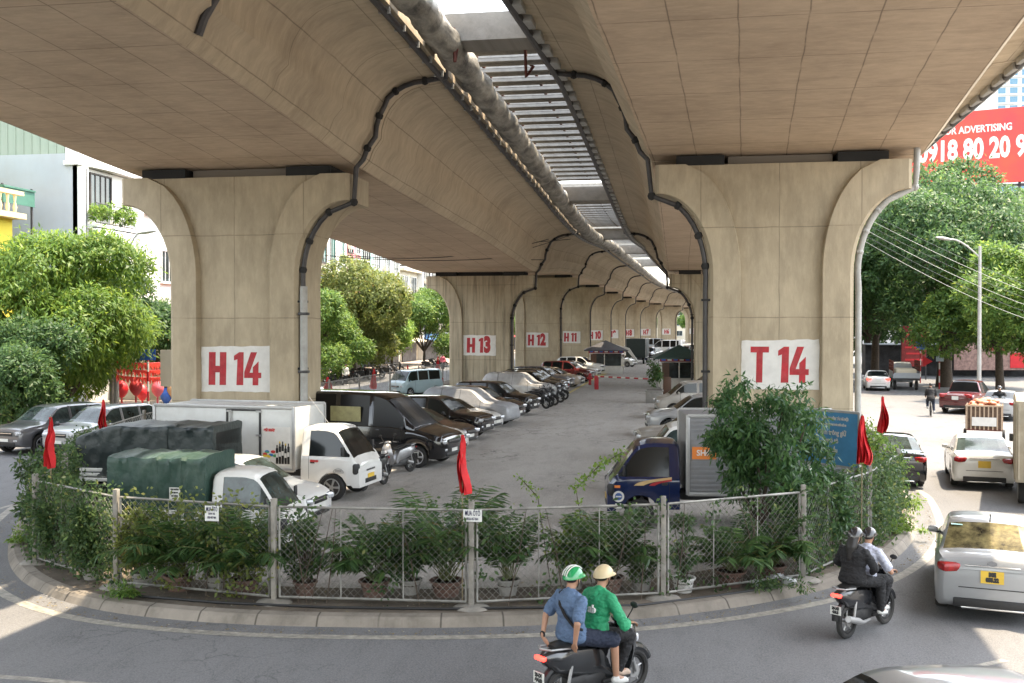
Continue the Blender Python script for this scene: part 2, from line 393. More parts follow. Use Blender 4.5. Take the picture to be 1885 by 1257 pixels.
def deck(name, label, xoff, s, joints):
    root = thing(name, label, 'viaduct', (0, 0, 0))
    for j0, j1 in zip(joints, joints[1:]):
        ys = []; y = j0+.04
        n = max(4, int((j1-j0)/2.2)); ys = [j0+.04+(j1-j0-.08)*i/n for i in range(n+1)]
        b = MB(); b.uv = []; rows = []
        for y in ys:
            ring, nu = section(y, cx(y)+xoff(y), s)
            if y < 22 and s > 0: pass
            rows.append(ring)
        n = len(rows[0]); arc = [0]
        for k in range(1, n+1):
            a, c = rows[len(rows)//2][k-1], rows[len(rows)//2][k % n]; arc.append(arc[-1]+sqrt((a[0]-c[0])**2+(a[1]-c[1])**2))
        mid = 0.5*(arc[nu-1]+arc[nu])
        for y, r in zip(ys, rows):
            for k in range(n+1): b.v.append((r[k % n][0], y, r[k % n][1])); b.uv.append((y, arc[k]-mid))
        b.mats = [M_WEB, M_SOF]
        for i in range(len(rows)-1):
            for k in range(n):
                b.f.append([i*(n+1)+k, i*(n+1)+k+1, (i+1)*(n+1)+k+1, (i+1)*(n+1)+k]); b.m.append(1 if k == nu-1 else 0); b.smooth.append(k not in (nu-1,) and k < 2*nu-3 and k > 1)
        for i, fl in ((0, 1), (len(rows)-1, -1)):
            f = [i*(n+1)+k for k in range(n)]; b.f.append(f[::fl]); b.m.append(0); b.smooth.append(False)
        o = b.build('box_girder', None, root, fix=False)
        o.data.update()
        bm = bmesh.new(); bm.from_mesh(o.data); bmesh.ops.recalc_face_normals(bm, faces=bm.faces); bm.to_mesh(o.data); bm.free()
    return root
PY = [33.3, 75.5, 104, 131, 158, 185, 212, 239, 265, 292]
J = [-45, -10, 33.3, 75.5, 104, 131, 158, 185, 212, 239, 265, 292, 325]
TOFF = 17.8
def toff(y): return TOFF-.9*min(1, max(0, (33.3-y)/16))
dH = deck('viaduct_deck', 'left concrete box girder deck passing over the pier marked H 14', lambda y: 0, -1, J)
dT = deck('viaduct_deck', 'right concrete box girder deck passing over the pier marked T 14', toff, 1, J)

def sec_path(y, x, s, inner=True, off=.12):
    """points along the underside of the section on the gap side, edge -> soffit"""
    ring, nu = section(y, x, s)
    side = ring[nu:2*nu][::-1] if inner else ring[:nu]
    return [V((a, y, b)) for a, b in side]
# ---------------------------------------------------------------- piers
GLY = {'H': [[(-.02,0),(.22,0),(.22,.42),(.37,.42),(.37,0),(.6,0),(.6,1.1),(.37,1.1),(.37,.64),(.22,.64),(.22,1.1),(-.02,1.1)]],
       'T': [[(.19,0),(.39,0),(.39,.92),(.58,.92),(.58,1.1),(0,1.1),(0,.92),(.19,.92)]],
       '1': [[(.10,0),(.34,0),(.34,1.1),(.18,1.1),(0,.98),(0,.82),(.12,.86)]],
       '4': [[(.30,0),(.50,0),(.50,.24),(.60,.24),(.60,.42),(.50,.42),(.50,.80),(.30,.60),(.30,.42),(.19,.42),(.44,1.1),(.22,1.1),(0,.44),(0,.24),(.30,.24)]]}
def painted_number(sg, pref, num, y, zc=3.38):
    ch = pref+str(num); xs = {3: (-.95, -.08, .29), 2: (-.55, .12)}[len(ch)]
    b = MB(); dz = zc-.55
    for c, x in zip(ch, xs):
        if c in GLY:
            for g_ in GLY[c]: b.prism([(px+x+.02*pz, pz+dz) for px, pz in g_], M_RED, y-.003, y+.003)
        else:
            text('painted_digit', c, 1.1, M_RED, sg, (x+.29, y, zc), (pi/2, 0, 0), bold=.105, xs=.66)
    b.build('painted_number', M_RED, sg)
def pier(num, pref, x, y, ztop, yaw, lab, detail=True, drain='in'):
    root = thing('viaduct_pier', lab, 'pier', (x, y, 0), yaw)
    dz = ztop-9.78; D = 2.3
    def wo(z):
        z -= dz
        if z < 6.4: return 2.25
        if z < 8.9: return 4.0-1.75*sqrt(max(0, 1-((z-6.4)/2.5)**2))
        return 4.0+.12*(z-8.9)/.9*0
    def wi(z):
        z -= dz
        if z < 6.4: return 1.25
        return 3.2-1.95*sqrt(max(0, 1-((z-6.4)/3.4)**2))
    zs = [0, 1.5, 3, 4.5, 6.4+dz]+[6.4+dz+2.5*sin(k/14*pi/2) for k in range(1, 15)]+[9.2+dz, 9.5+dz, ztop]
    b = MB(); b.uv = []; D2 = D/2; rec = .24
    for z in zs:
        o, i = wo(z), min(wi(z), wo(z)-.3)
        ch = .12
        # ring: front-left outer ... front (y=-D2) with recess, back flat with recess too
        ring = [(-o, -D2+ch, -ch), (-o+ch, -D2, 0), (-i-.04, -D2, 0), (-i, -D2+rec, 0), (i, -D2+rec, 0), (i+.04, -D2, 0), (o-ch, -D2, 0), (o, -D2+ch, 0),
                (o, D2-ch, 0), (o-ch, D2, 0), (-o+ch, D2, 0), (-o, D2-ch, 0)]
        u = 0
        for k, q in enumerate(ring+ring[:1]):
            b.v.append((q[0], q[1], z))
            if k < 8: uu = q[0] if 1 <= k <= 6 else (q[0]-(D if k == 0 else 0))
            else: uu = 4+2+k*.8
            if k == 8: uu = o+D
            b.uv.append((uu+7.5*(num % 3)*1.0, z+.4))
    n = 13
    for i in range(len(zs)-1):
        for k in range(12): b.f.append([i*n+k, i*n+k+1, (i+1)*n+k+1, (i+1)*n+k]); b.m.append(0); b.smooth.append(False)
    b.f.append([(len(zs)-1)*n+k for k in range(12)]); b.m.append(0); b.smooth.append(False)
    c = b.build('pier_column', M_PIER_D if num in (13,) else M_PIER, root, fix=False)
    bm = bmesh.new(); bm.from_mesh(c.data); bmesh.ops.recalc_face_normals(bm, faces=bm.faces); bm.to_mesh(c.data); bm.free()
    # bearings
    for sx in (-1, 1):
        MB().box((sx*2.55, 0, ztop+.14), (1.55, D*.8, .30), M_BLACK).build('bearing', None, root)
    MB().box((0, .1, ztop+.15), (3.3, D*.6, .27), M_BLACK if num == 13 else M_KERB).build('shear_block', None, root)  # black block at one pier pair paints in the shade of the open gap
    # the painted number
    if pref:
        q = MB(); wd = 2.5 if detail else 2.3
        zc = 3.62 if pref == 'T' else 3.38; rj = random.Random(num*2+(pref == 'T')); jt = lambda a, b_: [(a[0]+(b_[0]-a[0])*t/14+rj.uniform(-.012, .012), a[1]+(b_[1]-a[1])*t/14+rj.uniform(-.016, .016)) for t in range(14)]; w2 = wd/2-.03; cs = [(-w2, zc-.75+rj.uniform(-.03, .03)), (w2, zc-.75+rj.uniform(-.03, .03)), (w2, zc+.75+rj.uniform(-.03, .03)), (-w2, zc+.75+rj.uniform(-.03, .03))]; q.prism(jt(cs[0], cs[1])+jt(cs[1], cs[2])+jt(cs[2], cs[3])+jt(cs[3], cs[0]), None, -D2+rec-.007, -D2+rec-.001)
        sg = q.build('painted_sign', M_WHITE, root)
        painted_number(sg, pref, num, -D2+rec-.008, zc)
    return root, wo, dz
def drain(root, xw, y, yaw, s, wo, dz, xoff_path, m, r=.085, zend=.2, front=-1.0, clamps=True, sc=1, sh=0):
    """pipe: deck edge -> web -> pier flare -> ground, side sgn s (world x direction from pier)"""
    pts = [((p.x-xw+sh)/sc, p.z-.10) for p in xoff_path]
    P3 = []
    for i, (a, z) in enumerate(pts):
        P3.append(V((a+s*.10 if i > 7 else a, front, z)))
    for k in range(0, 9):
        z = 8.9+dz-2.5*(k/8)**1.0; P3.append(V((s*(wo(z)+.12), front, z-.05)))
    P3.append(V((s*2.38, front, 6.0+dz))); P3.append(V((s*2.38, front, zend)))
    b = MB(); b.tube(P3, r, m, 10)
    if clamps:
        for z in (1.4, 3.4, 5.6): b.box((s*2.36, front, z), (.3, .22, .07), M_BLACK)
        acc = 0
        for i in range(1, len(P3)-2):
            acc += (P3[i]-P3[i-1]).length
            if acc > .9: acc = 0; b.ball(P3[i], .14, M_BLACK, 6, 4)
    return b.build('drain_pipe', None, root)
piers = []
for k, y in enumerate(PY):
    num = 14-k
    for s, pref in ((-1, 'H'), (1, 'T')):
        x = cx(y)+(TOFF if s > 0 else 0); dydx = (cx(y+1)-cx(y-1))/2; yaw = -math.atan(dydx)
        side = 'left' if s < 0 else 'right'
        lab = ('concrete tulip-shaped pier painted with the red sign %s%d on a white patch' % (pref, num))
        showsign = s < 0 or k == 0
        if not showsign:
            if k > 1: continue
            lab = 'unmarked concrete pier under the right deck just beyond the pier painted T 14'
        ztop = smo(ZS, y)-.29
        r, wo, dz = pier(num, pref if showsign else None, x, y, ztop, yaw, lab, k < 2)
        piers.append(r)
        if s > 0 and k == 0: r.scale = (.945, 1, 1); r.location.x -= .18
        pth = sec_path(y, x, s)
        drain(r, x, y, yaw, 1 if s < 0 else -1, wo, dz, pth, M_DPIPE, front=-.75 if k else -.95, clamps=k < 3, **(dict(sc=.945, sh=.18) if s > 0 and k == 0 else {}))
        if s < 0 and k == 0:
            b = MB(); b.cyl((2.42, -1.02, .2), (2.42, -1.02, 6.1), .125, M_GPIPE, 14)
            for z in (1.9, 3.3, 5.2): b.box((2.42, -1.02, z), (.32, .27, .09), M_DPIPE, bev=.02)
            b.build('drain_pipe', None, r)
        if s > 0 and k == 0:
            pts = [V((4.18, -.9, 10.3)), V((4.16, -.9, 9.4)), V((4.12, -.9, 8.95))]
            for q in range(1, 9): z = 8.9-2.5*(q/8); pts.append(V((wo(z)+.14, -.9, z)))
            pts += [V((2.42, -.9, 5.9)), V((2.42, -.9, .2))]
            b = MB(); b.tube(pts, .10, M_GPIPE, 12)
            for q in (2, 4, 6, 8): b.ball(pts[q], .125, M_GPIPE, 8, 6)
            b.build('drain_pipe', None, r)
# black pipe on the web near the camera
MB().tube([V((p.x+.07, 20.9, p.z-.03)) for p in (sec_path(20.9, cx(20.9), -1)[i] for i in (8, 10, 12, 13))], .10, M_DPIPE, 8).build('web_pipe', None, dH)
# edge conduits along both gap edges
def along(fn, y0, y1, st=1.6):
    n = int((y1-y0)/st); return [fn(y0+(y1-y0)*i/n) for i in range(n+1)]
b = MB(); b.tube(along(lambda y: V((cx(y)+7.2-.16, y, smo(ZF, y)-.13)), -5, 300), .10, M_DPIPE, 8)
for i in range(60): y = 8+i*1.5; b.box((cx(y)+7.2-.16, y, smo(ZF, y)-.08), (.3, .08, .22), M_GPIPE)
b.build('edge_conduit', None, dH)
b = MB(); b.tube(along(lambda y: V((cx(y)+toff(y)-7.2+.16, y, smo(ZF, y)-.13)), -5, 300), .12, M_DPIPE, 8)
for i in range(70): y = 8+i*1.3; b.box((cx(y)+toff(y)-7.2+.3, y, smo(ZF, y)-.1), (.34, .8, .2), M_GPIPE, bev=.03)
b.build('edge_conduit', None, dT)
b = MB(); b.tube(along(lambda y: V((cx(y)+toff(y)+7.15-.2, y, smo(ZF, y)-.14)), 4, 120), .12, M_DPIPE, 8)
for i in range(60): y = 8+i*1.3; b.box((cx(y)+toff(y)+7.15-.25, y, smo(ZF, y)-.12), (.3, .9, .24), M_GPIPE, bev=.03)
b.build('edge_conduit', None, dT)
# wrapped pipe hanging in the gap
M_WRAP = mat('wrapped_foil', (.42, .39, .33), .5, .15, var=.45, scale=2.2, bump=1.0, stretch=(1, .4, 1))
pts = []; rs = []; n = 0; y = 2.0
while y < 250:
    a = y*2.4; r = .40+.045*abs(sin(y*2.6))+.02*sin(y*13); pts.append(V((cx(y)+7.2+.62+.05*sin(a), y, smo(ZF, y)+.12+.03*cos(a*1.3)))); rs.append(r); y += .25 if y < 110 else 1.0
b = MB(); b.tube(pts, rs, M_WRAP, 16)
wp = b.build('wrapped_pipe', None); tag(wp, 'thick foil wrapped service pipe running along the gap between the two decks', 'pipe')
b = MB(); b.tube([V((p.x+.30, p.y, p.z+.12+.1*sin(p.y*.8))) for p in pts[::3]], .045, M_RUST, 6)
tag(b.build('cable', None), 'rusty red cable draped along the foil wrapped pipe', 'cable')
# cross beams and slats bridging the gap
M_BEAM = concrete('gap_beam_concrete', (.30, .28, .25), (.2, .19, .17), (0, 0), 0, (1, 1), .6)
for i, y in enumerate((30.2, 60.5, 86, 112, 138)):
    zf = smo(ZF, y); x0, x1 = cx(y)+7.2, cx(y)+toff(y)-7.2
    b = MB(); b.uv = []; b.box(((x0+x1)/2, y, zf+.55), (x1-x0-.02, 1.3, .8)); b.uv = [(q[0]*1.0, q[2]) for q in b.v]
    rt = b.build('cross_beam', M_BEAM); tag(rt, ('nearest concrete beam bridging the gap between the two decks', 'second concrete beam across the gap beyond the first row of slats', 'third concrete beam across the gap between the decks', 'fourth concrete beam far along the gap', 'farthest concrete beam across the gap between the decks')[i], 'beam', 'beams across the gap')
    MB().tube([(x0+.9, y-.75, zf+.5), (x0+.95, y-.8, zf-.5), (x0+1.0, y-.75, zf-.1)], .05, M_RUST, 6).build('hook', None, rt) if i == 0 else None
    if i == 0: MB().tube([(x1-.45, y+.72, zf+.3), (x1-.42, y+.75, zf-.65), (x1-.2, y+.8, zf-.3)], .05, M_RUST, 6).build('hook', None, rt)
M_SLAT = mat('grey_slat_steel', (.36, .35, .33), .5, .2, var=.15)
y = 33.0; k = 0; slat0 = None
while y < 150:
    if min(abs(y-q) for q in (60.5, 86, 112, 138)) > 1.0:
        zf = smo(ZF, y)+1.35; x0, x1 = cx(y)+7.0, cx(y)+toff(y)-7.0
        if slat0 is None:
            b = MB(); b.box((0, 0, 0), (x1-x0, .76, .1), M_SLAT); b.box((0, -.33, -.09), (x1-x0, .06, .16), M_SLAT); b.box((0, .33, -.09), (x1-x0, .06, .16), M_SLAT)
            for q in (-1.2, .5): b.box((q, .45, -.1), (.10, .22, .14), M_RUST)
            slat0 = b.build('gap_slat', None); o = slat0
            tag(o, 'grey steel slat bridging the gap between the two viaduct decks', 'slat', 'steel slats across the gap')
        else: o = slat0.copy(); COL.objects.link(o)
        o.location = ((x0+x1)/2, y, zf)
        k += 1
    y += 1.3 if y < 84 else 1.8
# near slats overhead before the first beam
for y in (22.5, 24.6, 26.6):
    o = slat0.copy(); COL.objects.link(o); o.location = (cx(y)+toff(y)/2, y, smo(ZF, y)+1.35)
# ================================================================ vehicles
M_GLASS = mat('dark_glass', (.010, .013, .014), .08, var=.1, spec=.45)
M_GLASSL = mat('pale_glass', (.055, .08, .078), .08, var=.45, scale=2.5, spec=.55)
M_TYRE = mat('tyre', (.022, .022, .022), .85, var=.2, dirt=.5, dirtcol=(.09, .08, .07))
M_RIM = mat('alloy_rim', (.5, .5, .52), .3, .8, var=.1)
M_PLAST = mat('black_plastic', (.02, .02, .021), .55, var=.2)
M_LAMP = mat('headlamp', (.75, .77, .8), .12, .3, var=.3, scale=14)
M_TAIL = mat('tail_lamp_red', (.35, .012, .015), .2, var=.25, scale=12)
M_BRAKE = mat('lit_brake_lamp', (.8, .02, .02), .3, emit=(1, .03, .02, 1.6))
M_CHROME = mat('chrome', (.7, .7, .7), .15, .95, var=.1)
M_YPLATE = mat('yellow_plate', (.75, .5, .06), .5, var=.1)
M_WPLATE = mat('white_plate', (.72, .72, .68), .5, var=.1)
M_INK = mat('plate_ink', (.03, .03, .03), .6)
M_SEAM = mat('panel_gap', (.01, .01, .01), .8)
def paint(name, col, rough=.28, coat=.8, metal=0, dirt=.12):
    return mat(name, col, rough, metal, var=.05, scale=1.5, coat=coat, dirt=dirt, dirtcol=(.3, .26, .22))
P_WHITE = paint('white_car_paint', (.74, .74, .72), dirt=.2)
P_SILVER = paint('silver_car_paint', (.36, .37, .38), .35, metal=.35)
P_BLACK = paint('black_car_paint', (.006, .006, .008), .12, dirt=.02)
P_NAVY = paint('navy_truck_paint', (.006, .015, .065), .16, dirt=.03)
P_RED = paint('dark_red_car_paint', (.10, .010, .012), .22)
P_GREY = paint('grey_car_paint', (.11, .11, .12), .28, metal=.3)
P_BROWN = paint('brown_car_paint', (.022, .010, .010), .16, dirt=.04)
P_BEIGE = paint('beige_car_paint', (.38, .33, .27), .3)
P_SKY = paint('pale_blue_van_paint', (.34, .46, .50), .4)
WHEELS = {}
def wheel_mesh(r, wd=.2, rim=M_RIM, hub=False):
    k = (r, wd, rim.name)
    if k in WHEELS: return WHEELS[k]
    b = MB(); h = wd/2
    b.lathe([(r*.62, -h*.9), (r*.9, -h), (r*.98, -h*.75), (r, -h*.3), (r, h*.3), (r*.98, h*.75), (r*.9, h), (r*.62, h*.9)], M_TYRE, 28, axis='Y')
    t = b.build('wheel')
    q = MB(); 
    for sy in (-1, 1): q.tube([(r*.63*cos(a), sy*h*.9, r*.63*sin(a)) for a in [2*pi*i/24 for i in range(24)]], r*.045, rim, 6, closed=True)
    q.cyl((0, -h*.6, 0), (0, h*.6, 0), r*.63, M_PLAST, 24)
    for sy in (-1, 1):
        for i in range(5):
            a = 2*pi*i/5
            for da in (-.13, .13):
                M = Matrix.Translation((0, sy*h*.82, 0)) @ Matrix.Rotation(a+da*.6, 4, 'Y') @ Matrix.Translation((r*.33, 0, 0))
                q.box((0, 0, 0), (r*.6, .03, r*.11), rim, T=M, bev=.008)
        q.cyl((0, sy*h*.7, 0), (0, sy*h*.98, 0), r*.16, rim, 12)
    ri = q.build('rim', None, None)
    WHEELS[k] = (t.data, ri.data); bpy.data.objects.remove(t); bpy.data.objects.remove(ri)
    return WHEELS[k]
def add_wheels(root, xs, yw, r, wd=.2, rim=M_RIM):
    out = []
    t, ri = wheel_mesh(r, wd, rim)
    for x in xs:
        for s in (-1, 1):
            c = bpy.data.objects.new('wheel', t); COL.objects.link(c); c.parent = root; c.location = (x, s*yw, r)
            d = bpy.data.objects.new('rim', ri); COL.objects.link(d); d.parent = c; out.append(c)
    return out
def car(label, cat, spec, pm, loc=(0, 0, 0), rz=0, group=None, name='parked_car', plate=M_WPLATE, ptxt=None, lit=False, glass=M_GLASS, windows=True, rim=M_RIM, rear_glass=None, extra=None, covered=None):
    root = thing(name, label, cat, loc, rz, group)
    top, belt, W, sill, wx, wr = spec['top'], spec['belt'], spec['W'], spec.get('sill', .2), spec['wx'], spec['r']
    xf, xb = top[0][0], top[-1][0]
    xc, xr, xq, xg = spec['cowl'], spec['rf'], spec['rr'], spec['rg']   # cowl, roof front, roof rear, rear glass foot
    pil = spec.get('pillars', [(-.1, .06)]); seams = spec.get('seams', [])
    sw0, sw1 = spec.get('sw', (xc-.30, xq-.15))
    tk = sorted(top)
    Ra = wr+.07
    xs = set()
    n = int((xf-xb)/.10)
    for i in range(n+1): xs.add(round(xb+(xf-xb)*i/n, 4))
    for q in (.015, .04, .08): xs.add(round(xf-q, 4)); xs.add(round(xb+q, 4))
    for q in (xc, xr, xq, xg, sw0, sw1): xs.add(round(q, 4))
    for a, hw in pil: xs.add(round(a-hw, 4)); xs.add(round(a+hw, 4))
    for a in seams: xs.add(round(a-.008, 4)); xs.add(round(a+.008, 4))
    for w_ in wx:
        for k in range(9): xs.add(round(w_+Ra*cos(pi*k/8), 4))
        xs.add(round(w_-Ra-.004, 4)); xs.add(round(w_+Ra+.004, 4))
    xs = sorted(xs); xx = [xs[0]]
    for q in xs[1:]:
        if q-xx[-1] > .0035: xx.append(q)
    xs = xx
    blt = (lambda x: interp(belt, x)) if isinstance(belt, list) else (lambda x: belt)
    tf, tb = spec.get('tf', .7), spec.get('tb', .5); cf, cb = spec.get('cf', .16), spec.get('cb', .10)
    def wid(x):
        w = W
        if x > xf-tf: w -= W*cf*((x-(xf-tf))/tf)**2.6
        if x < xb+tb: w -= W*cb*(((xb+tb)-x)/tb)**2.6
        e = min(xf-x, x-xb)
        if e < .08: w -= .07*(1-e/.08)**2
        return w
    rows = []
    for x in xs:
        zt = smo(tk, x) if not spec.get('lin') else interp(tk, x)
        w = wid(x); zbm = sill
        e = min(xf-x, x-xb)
        if e < .12: zbm += .10*(1-e/.12)
        for w_ in wx:
            dx = abs(x-w_)
            if dx <= Ra: zbm = max(zbm, wr+sqrt(max(0, Ra*Ra-dx*dx)))
        zb = min(blt(x), zt-.05); zb = max(zb, zbm+.05); zt = max(zt, zb+.04)
        h = zt-zb; tum = spec.get('tum', .30)
        w8 = w-.07-tum*max(0, h-.06); H = zb-zbm; rd = spec.get('rr_', 1.0)
        z8 = max(zb+h*.55, zt-.085*rd)
        half = [(0, zbm), (w*.7, zbm), (w-.05, zbm), (w-.015, zbm+min(.05, H*.2)), (w, zbm+H*.45), (w-.008, zbm+H*.8), (w-.035, zb-.015), (w-.07, zb+.012), (w8, z8), (w8-.05*rd, zt-.03*rd), (w8*.62, zt-.002), (0, zt+.012)]
        rows.append([(x, y, z) for y, z in half]+[(x, -y, z) for y, z in half[-2:0:-1]])
    n = len(rows[0]); nh = 12
    body = MB(); body.mats = [pm, M_SEAM]; wsd = MB(); rwd = MB(); sides = (MB(), MB())
    vs = [q for r in rows for q in r]
    body.v = list(vs)
    def push(b, f):
        o = len(b.v); b.v += [vs[i] for i in f]; b.f.append([o+i for i in range(len(f))]); b.m.append(0); b.smooth.append(True)
    for i in range(len(rows)-1):
        xm = (xs[i]+xs[i+1])/2
        for k in range(n):
            f = (i*n+k, i*n+(k+1) % n, (i+1)*n+(k+1) % n, (i+1)*n+k)
            kk = k if k < nh-1 else n-1-k   # mirrored strip index
            g_ = False
            if windows:
                if kk in (9, 10) and xr < xm < xc-.03: push(wsd, f); g_ = True
                elif kk in (9, 10) and xg < xm < xq and spec.get('rearglass', True): push(rwd, f); g_ = True
                elif kk == 7 and sw1 < xm < sw0 and not any(abs(xm-a) < hw for a, hw in pil): push(sides[0 if k < nh-1 else 1], f); g_ = True
            if not g_:
                sm = any(abs(xm-a) < .008 for a in seams) and 2 < kk < 9
                body.f.append(f); body.m.append(1 if sm else 0); body.smooth.append(True)
    for i, fl in ((0, 1), (len(rows)-1, -1)):
        # end caps as strips
        for k in range(nh-1):
            a, b_ = i*n+k, i*n+k+1; c, d = i*n+(n-k-1 if k+1 <= nh-1 else 0), i*n+(n-k) % n
            if k == 0: f = (a, b_, i*n+n-1)
            elif k == nh-2: f = (a, b_, i*n+(n-k))
            else: f = (a, b_, i*n+n-k-1, i*n+n-k)
            body.f.append(list(f)); body.m.append(0); body.smooth.append(False)
    bo = body.build('body', None, root)
    if covered:
        for v in bo.data.vertices:
            q = v.co; a = mnoise.noise(V((q.x*1.6, q.y*2.2, q.z*2.5)))*.05+mnoise.noise(V((q.x*7, q.y*5, q.z*2)))*.022
            v.co = q+V((q.x*.3, q.y, max(0, q.z-.5))).normalized()*(a+.03)
        bo.name = 'car_cover'
    if windows:
        wsd.build('windshield', glass, root); 
        if rwd.f: rwd.build('rear_window', rear_glass or glass, root)
        for s_ in sides:
            if s_.f: s_.build('side_window', glass, root)
    MB().box(((xf+xb)/2, 0, sill+.14), (xf-xb-.5, 2*(W-.28), .2), M_PLAST).build('underbody', None, root)
    add_wheels(root, wx, W-.12, wr, .21, rim)
    if covered: return root
    zF = smo(tk, xf-.02); zB = smo(tk, xb+.02)
    hz, tz = spec.get('hz', .66), spec.get('tz', .86); we = wid(xf-.03); wb = wid(xb+.03)
    def lampbox(nm, x, y, z, dx, dy, dz, m, yaw):
        MB().box((0, 0, 0), (dx, dy, dz), m, T=Matrix.Translation((x, y, z)) @ Matrix.Rotation(yaw, 4, 'Z'), bev=min(dx, dz)*.35).build(nm, None, root)
    if spec.get('front', True):
        for s_ in (-1, 1):
            lampbox('headlight', xf-.10, s_*(we-.17), hz, .26, .34, .15, M_LAMP, -s_*.55)
            MB().box((xf-.03, s_*(we-.22), hz-.27), (.1, .18, .07), M_LAMP, bev=.02).build('fog_lamp', None, root)
        MB().box((xf-.005, 0, hz-.02), (.05, we*1.05, .14), M_PLAST, bev=.02).box((xf+.008, 0, hz+.0), (.04, we*1.0, .018), M_CHROME).build('grille', None, root)
        MB().box((xf-.01, 0, sill+.13), (.06, we*1.4, .12), M_PLAST, bev=.02).build('lower_grille', None, root)
        MB().box((xf+.02, 0, sill+.26), (.012, .42, .11), plate).build('licence_plate', None, root)
    for s_ in (-1, 1):
        lampbox('tail_light', xb+.10, s_*(wb-.19), tz, .26, .46, spec.get('tlh', .15), M_BRAKE if lit else M_TAIL, s_*.5)
        MB().box((xc-.42, s_*(W+.05), blt(xc)+.08), (.10, .17, .12), pm if pm is not P_BLACK else M_PLAST, bev=.04).box((xc-.38, s_*(W-.03), blt(xc)+.03), (.05, .16, .04), M_PLAST).build('side_mirror', None, root)
        for xh in spec.get('handles', (0.12, -.85)): MB().box((xh, s_*(W-.012), blt(xh)-.10), (.17, .035, .03), pm, bev=.012).build('door_handle', None, root)
    MB().box((xb+.0, 0, sill+.10), (.06, wb*1.5, .15), M_PLAST, bev=.02).box((xb-.015, 0, sill+.03), (.06, wb*1.2, .035), M_CHROME, bev=.01).build('rear_diffuser', None, root)
    if spec.get('trunk', True):
        MB().box((xb-.004, 0, tz+.05), (.03, wb*1.06, .022), M_CHROME, bev=.008).box((xb-.004, 0, tz-.31), (.012, wb*1.3, .012), M_SEAM).build('trunk_trim', None, root)
    pl = MB().box((xb-.012, 0, tz-.12), (.014, .34, .2), plate).build('licence_plate', None, root)
    if ptxt: text('plate_number', ptxt, .062, M_INK, pl, (xb-.022, 0, tz-.12), (pi/2, 0, -pi/2), bold=.01, xs=.8)
    if extra: extra(root)
    return root
SEDAN = dict(top=[(2.2, .60), (2.13, .72), (1.7, .87), (.98, 1.0), (.12, 1.42), (-.35, 1.47), (-.95, 1.43), (-1.62, 1.11), (-2.0, 1.07), (-2.14, 1.02), (-2.2, .88)], belt=[(-2.2, 1.0), (-1, .98), (1, .9), (2.2, .75)], W=.87, wx=(1.32, -1.28), r=.315, cowl=.98, rf=.12, rr=-.98, rg=-1.66, sill=.22, seams=(.82, -.2, -1.12), pillars=[(-.16, .06), (-1.02, .03)], sw=(.72, -1.28), tz=.88, hz=.64)
SUV = dict(top=[(2.3, .82), (2.22, .96), (1.8, 1.08), (1.15, 1.17), (.42, 1.66), (0, 1.74), (-1.4, 1.72), (-1.85, 1.66), (-2.2, 1.18), (-2.3, .95)], belt=[(-2.3, 1.12), (1, 1.03), (2.3, .92)], W=.93, wx=(1.42, -1.32), r=.37, cowl=1.15, rf=.42, rr=-1.88, rg=-2.18, sill=.3, seams=(.95, -.1, -1.05), pillars=[(-.12, .06), (-1.08, .06)], sw=(.85, -1.8), tz=1.0, hz=.82, tlh=.22)
HATCH = dict(top=[(1.85, .62), (1.78, .74), (1.4, .88), (.85, 1.0), (.15, 1.44), (-.3, 1.5), (-1.1, 1.47), (-1.45, 1.38), (-1.75, 1.02), (-1.82, .85)], belt=[(-1.8, .98), (1, .92), (1.8, .8)], W=.82, wx=(1.15, -1.12), r=.29, cowl=.85, rf=.15, rr=-1.48, rg=-1.74, sill=.22, seams=(.7, -.2, -1.0), pillars=[(-.2, .05), (-1.0, .05)], sw=(.6, -1.4), tz=.85, hz=.66, tlh=.2)
VAN = dict(top=[(2.85, .88), (2.78, 1.04), (2.3, 1.2), (1.85, 1.34), (.85, 2.2), (.45, 2.36), (-.4, 2.42), (-2.6, 2.42), (-2.84, 2.34), (-2.92, 1.2)], belt=[(-2.9, 1.32), (.9, 1.3), (1.85, 1.2), (2.8, 1.0)], W=1.0, wx=(1.95, -1.6), r=.36, cowl=1.85, rf=.82, rr=-2.6, rg=-2.8, sill=.3, seams=(1.35, .25, -1.0), pillars=[(.2, .08), (-1.1, .09), (-2.1, .08)], sw=(1.42, -2.5), tz=1.2, hz=.86, tlh=.4, tum=.13, rearglass=False, trunk=False, handles=(.5, -.85))
def place_front(px, py, hd, L, z=GZ):
    """centre of a vehicle whose front bumper stands on the ground at this spot, heading hd"""
    p = P(px, py, z); return (p.x-cos(hd)*L, p.y-sin(hd)*L, z)
HL = R(-17)
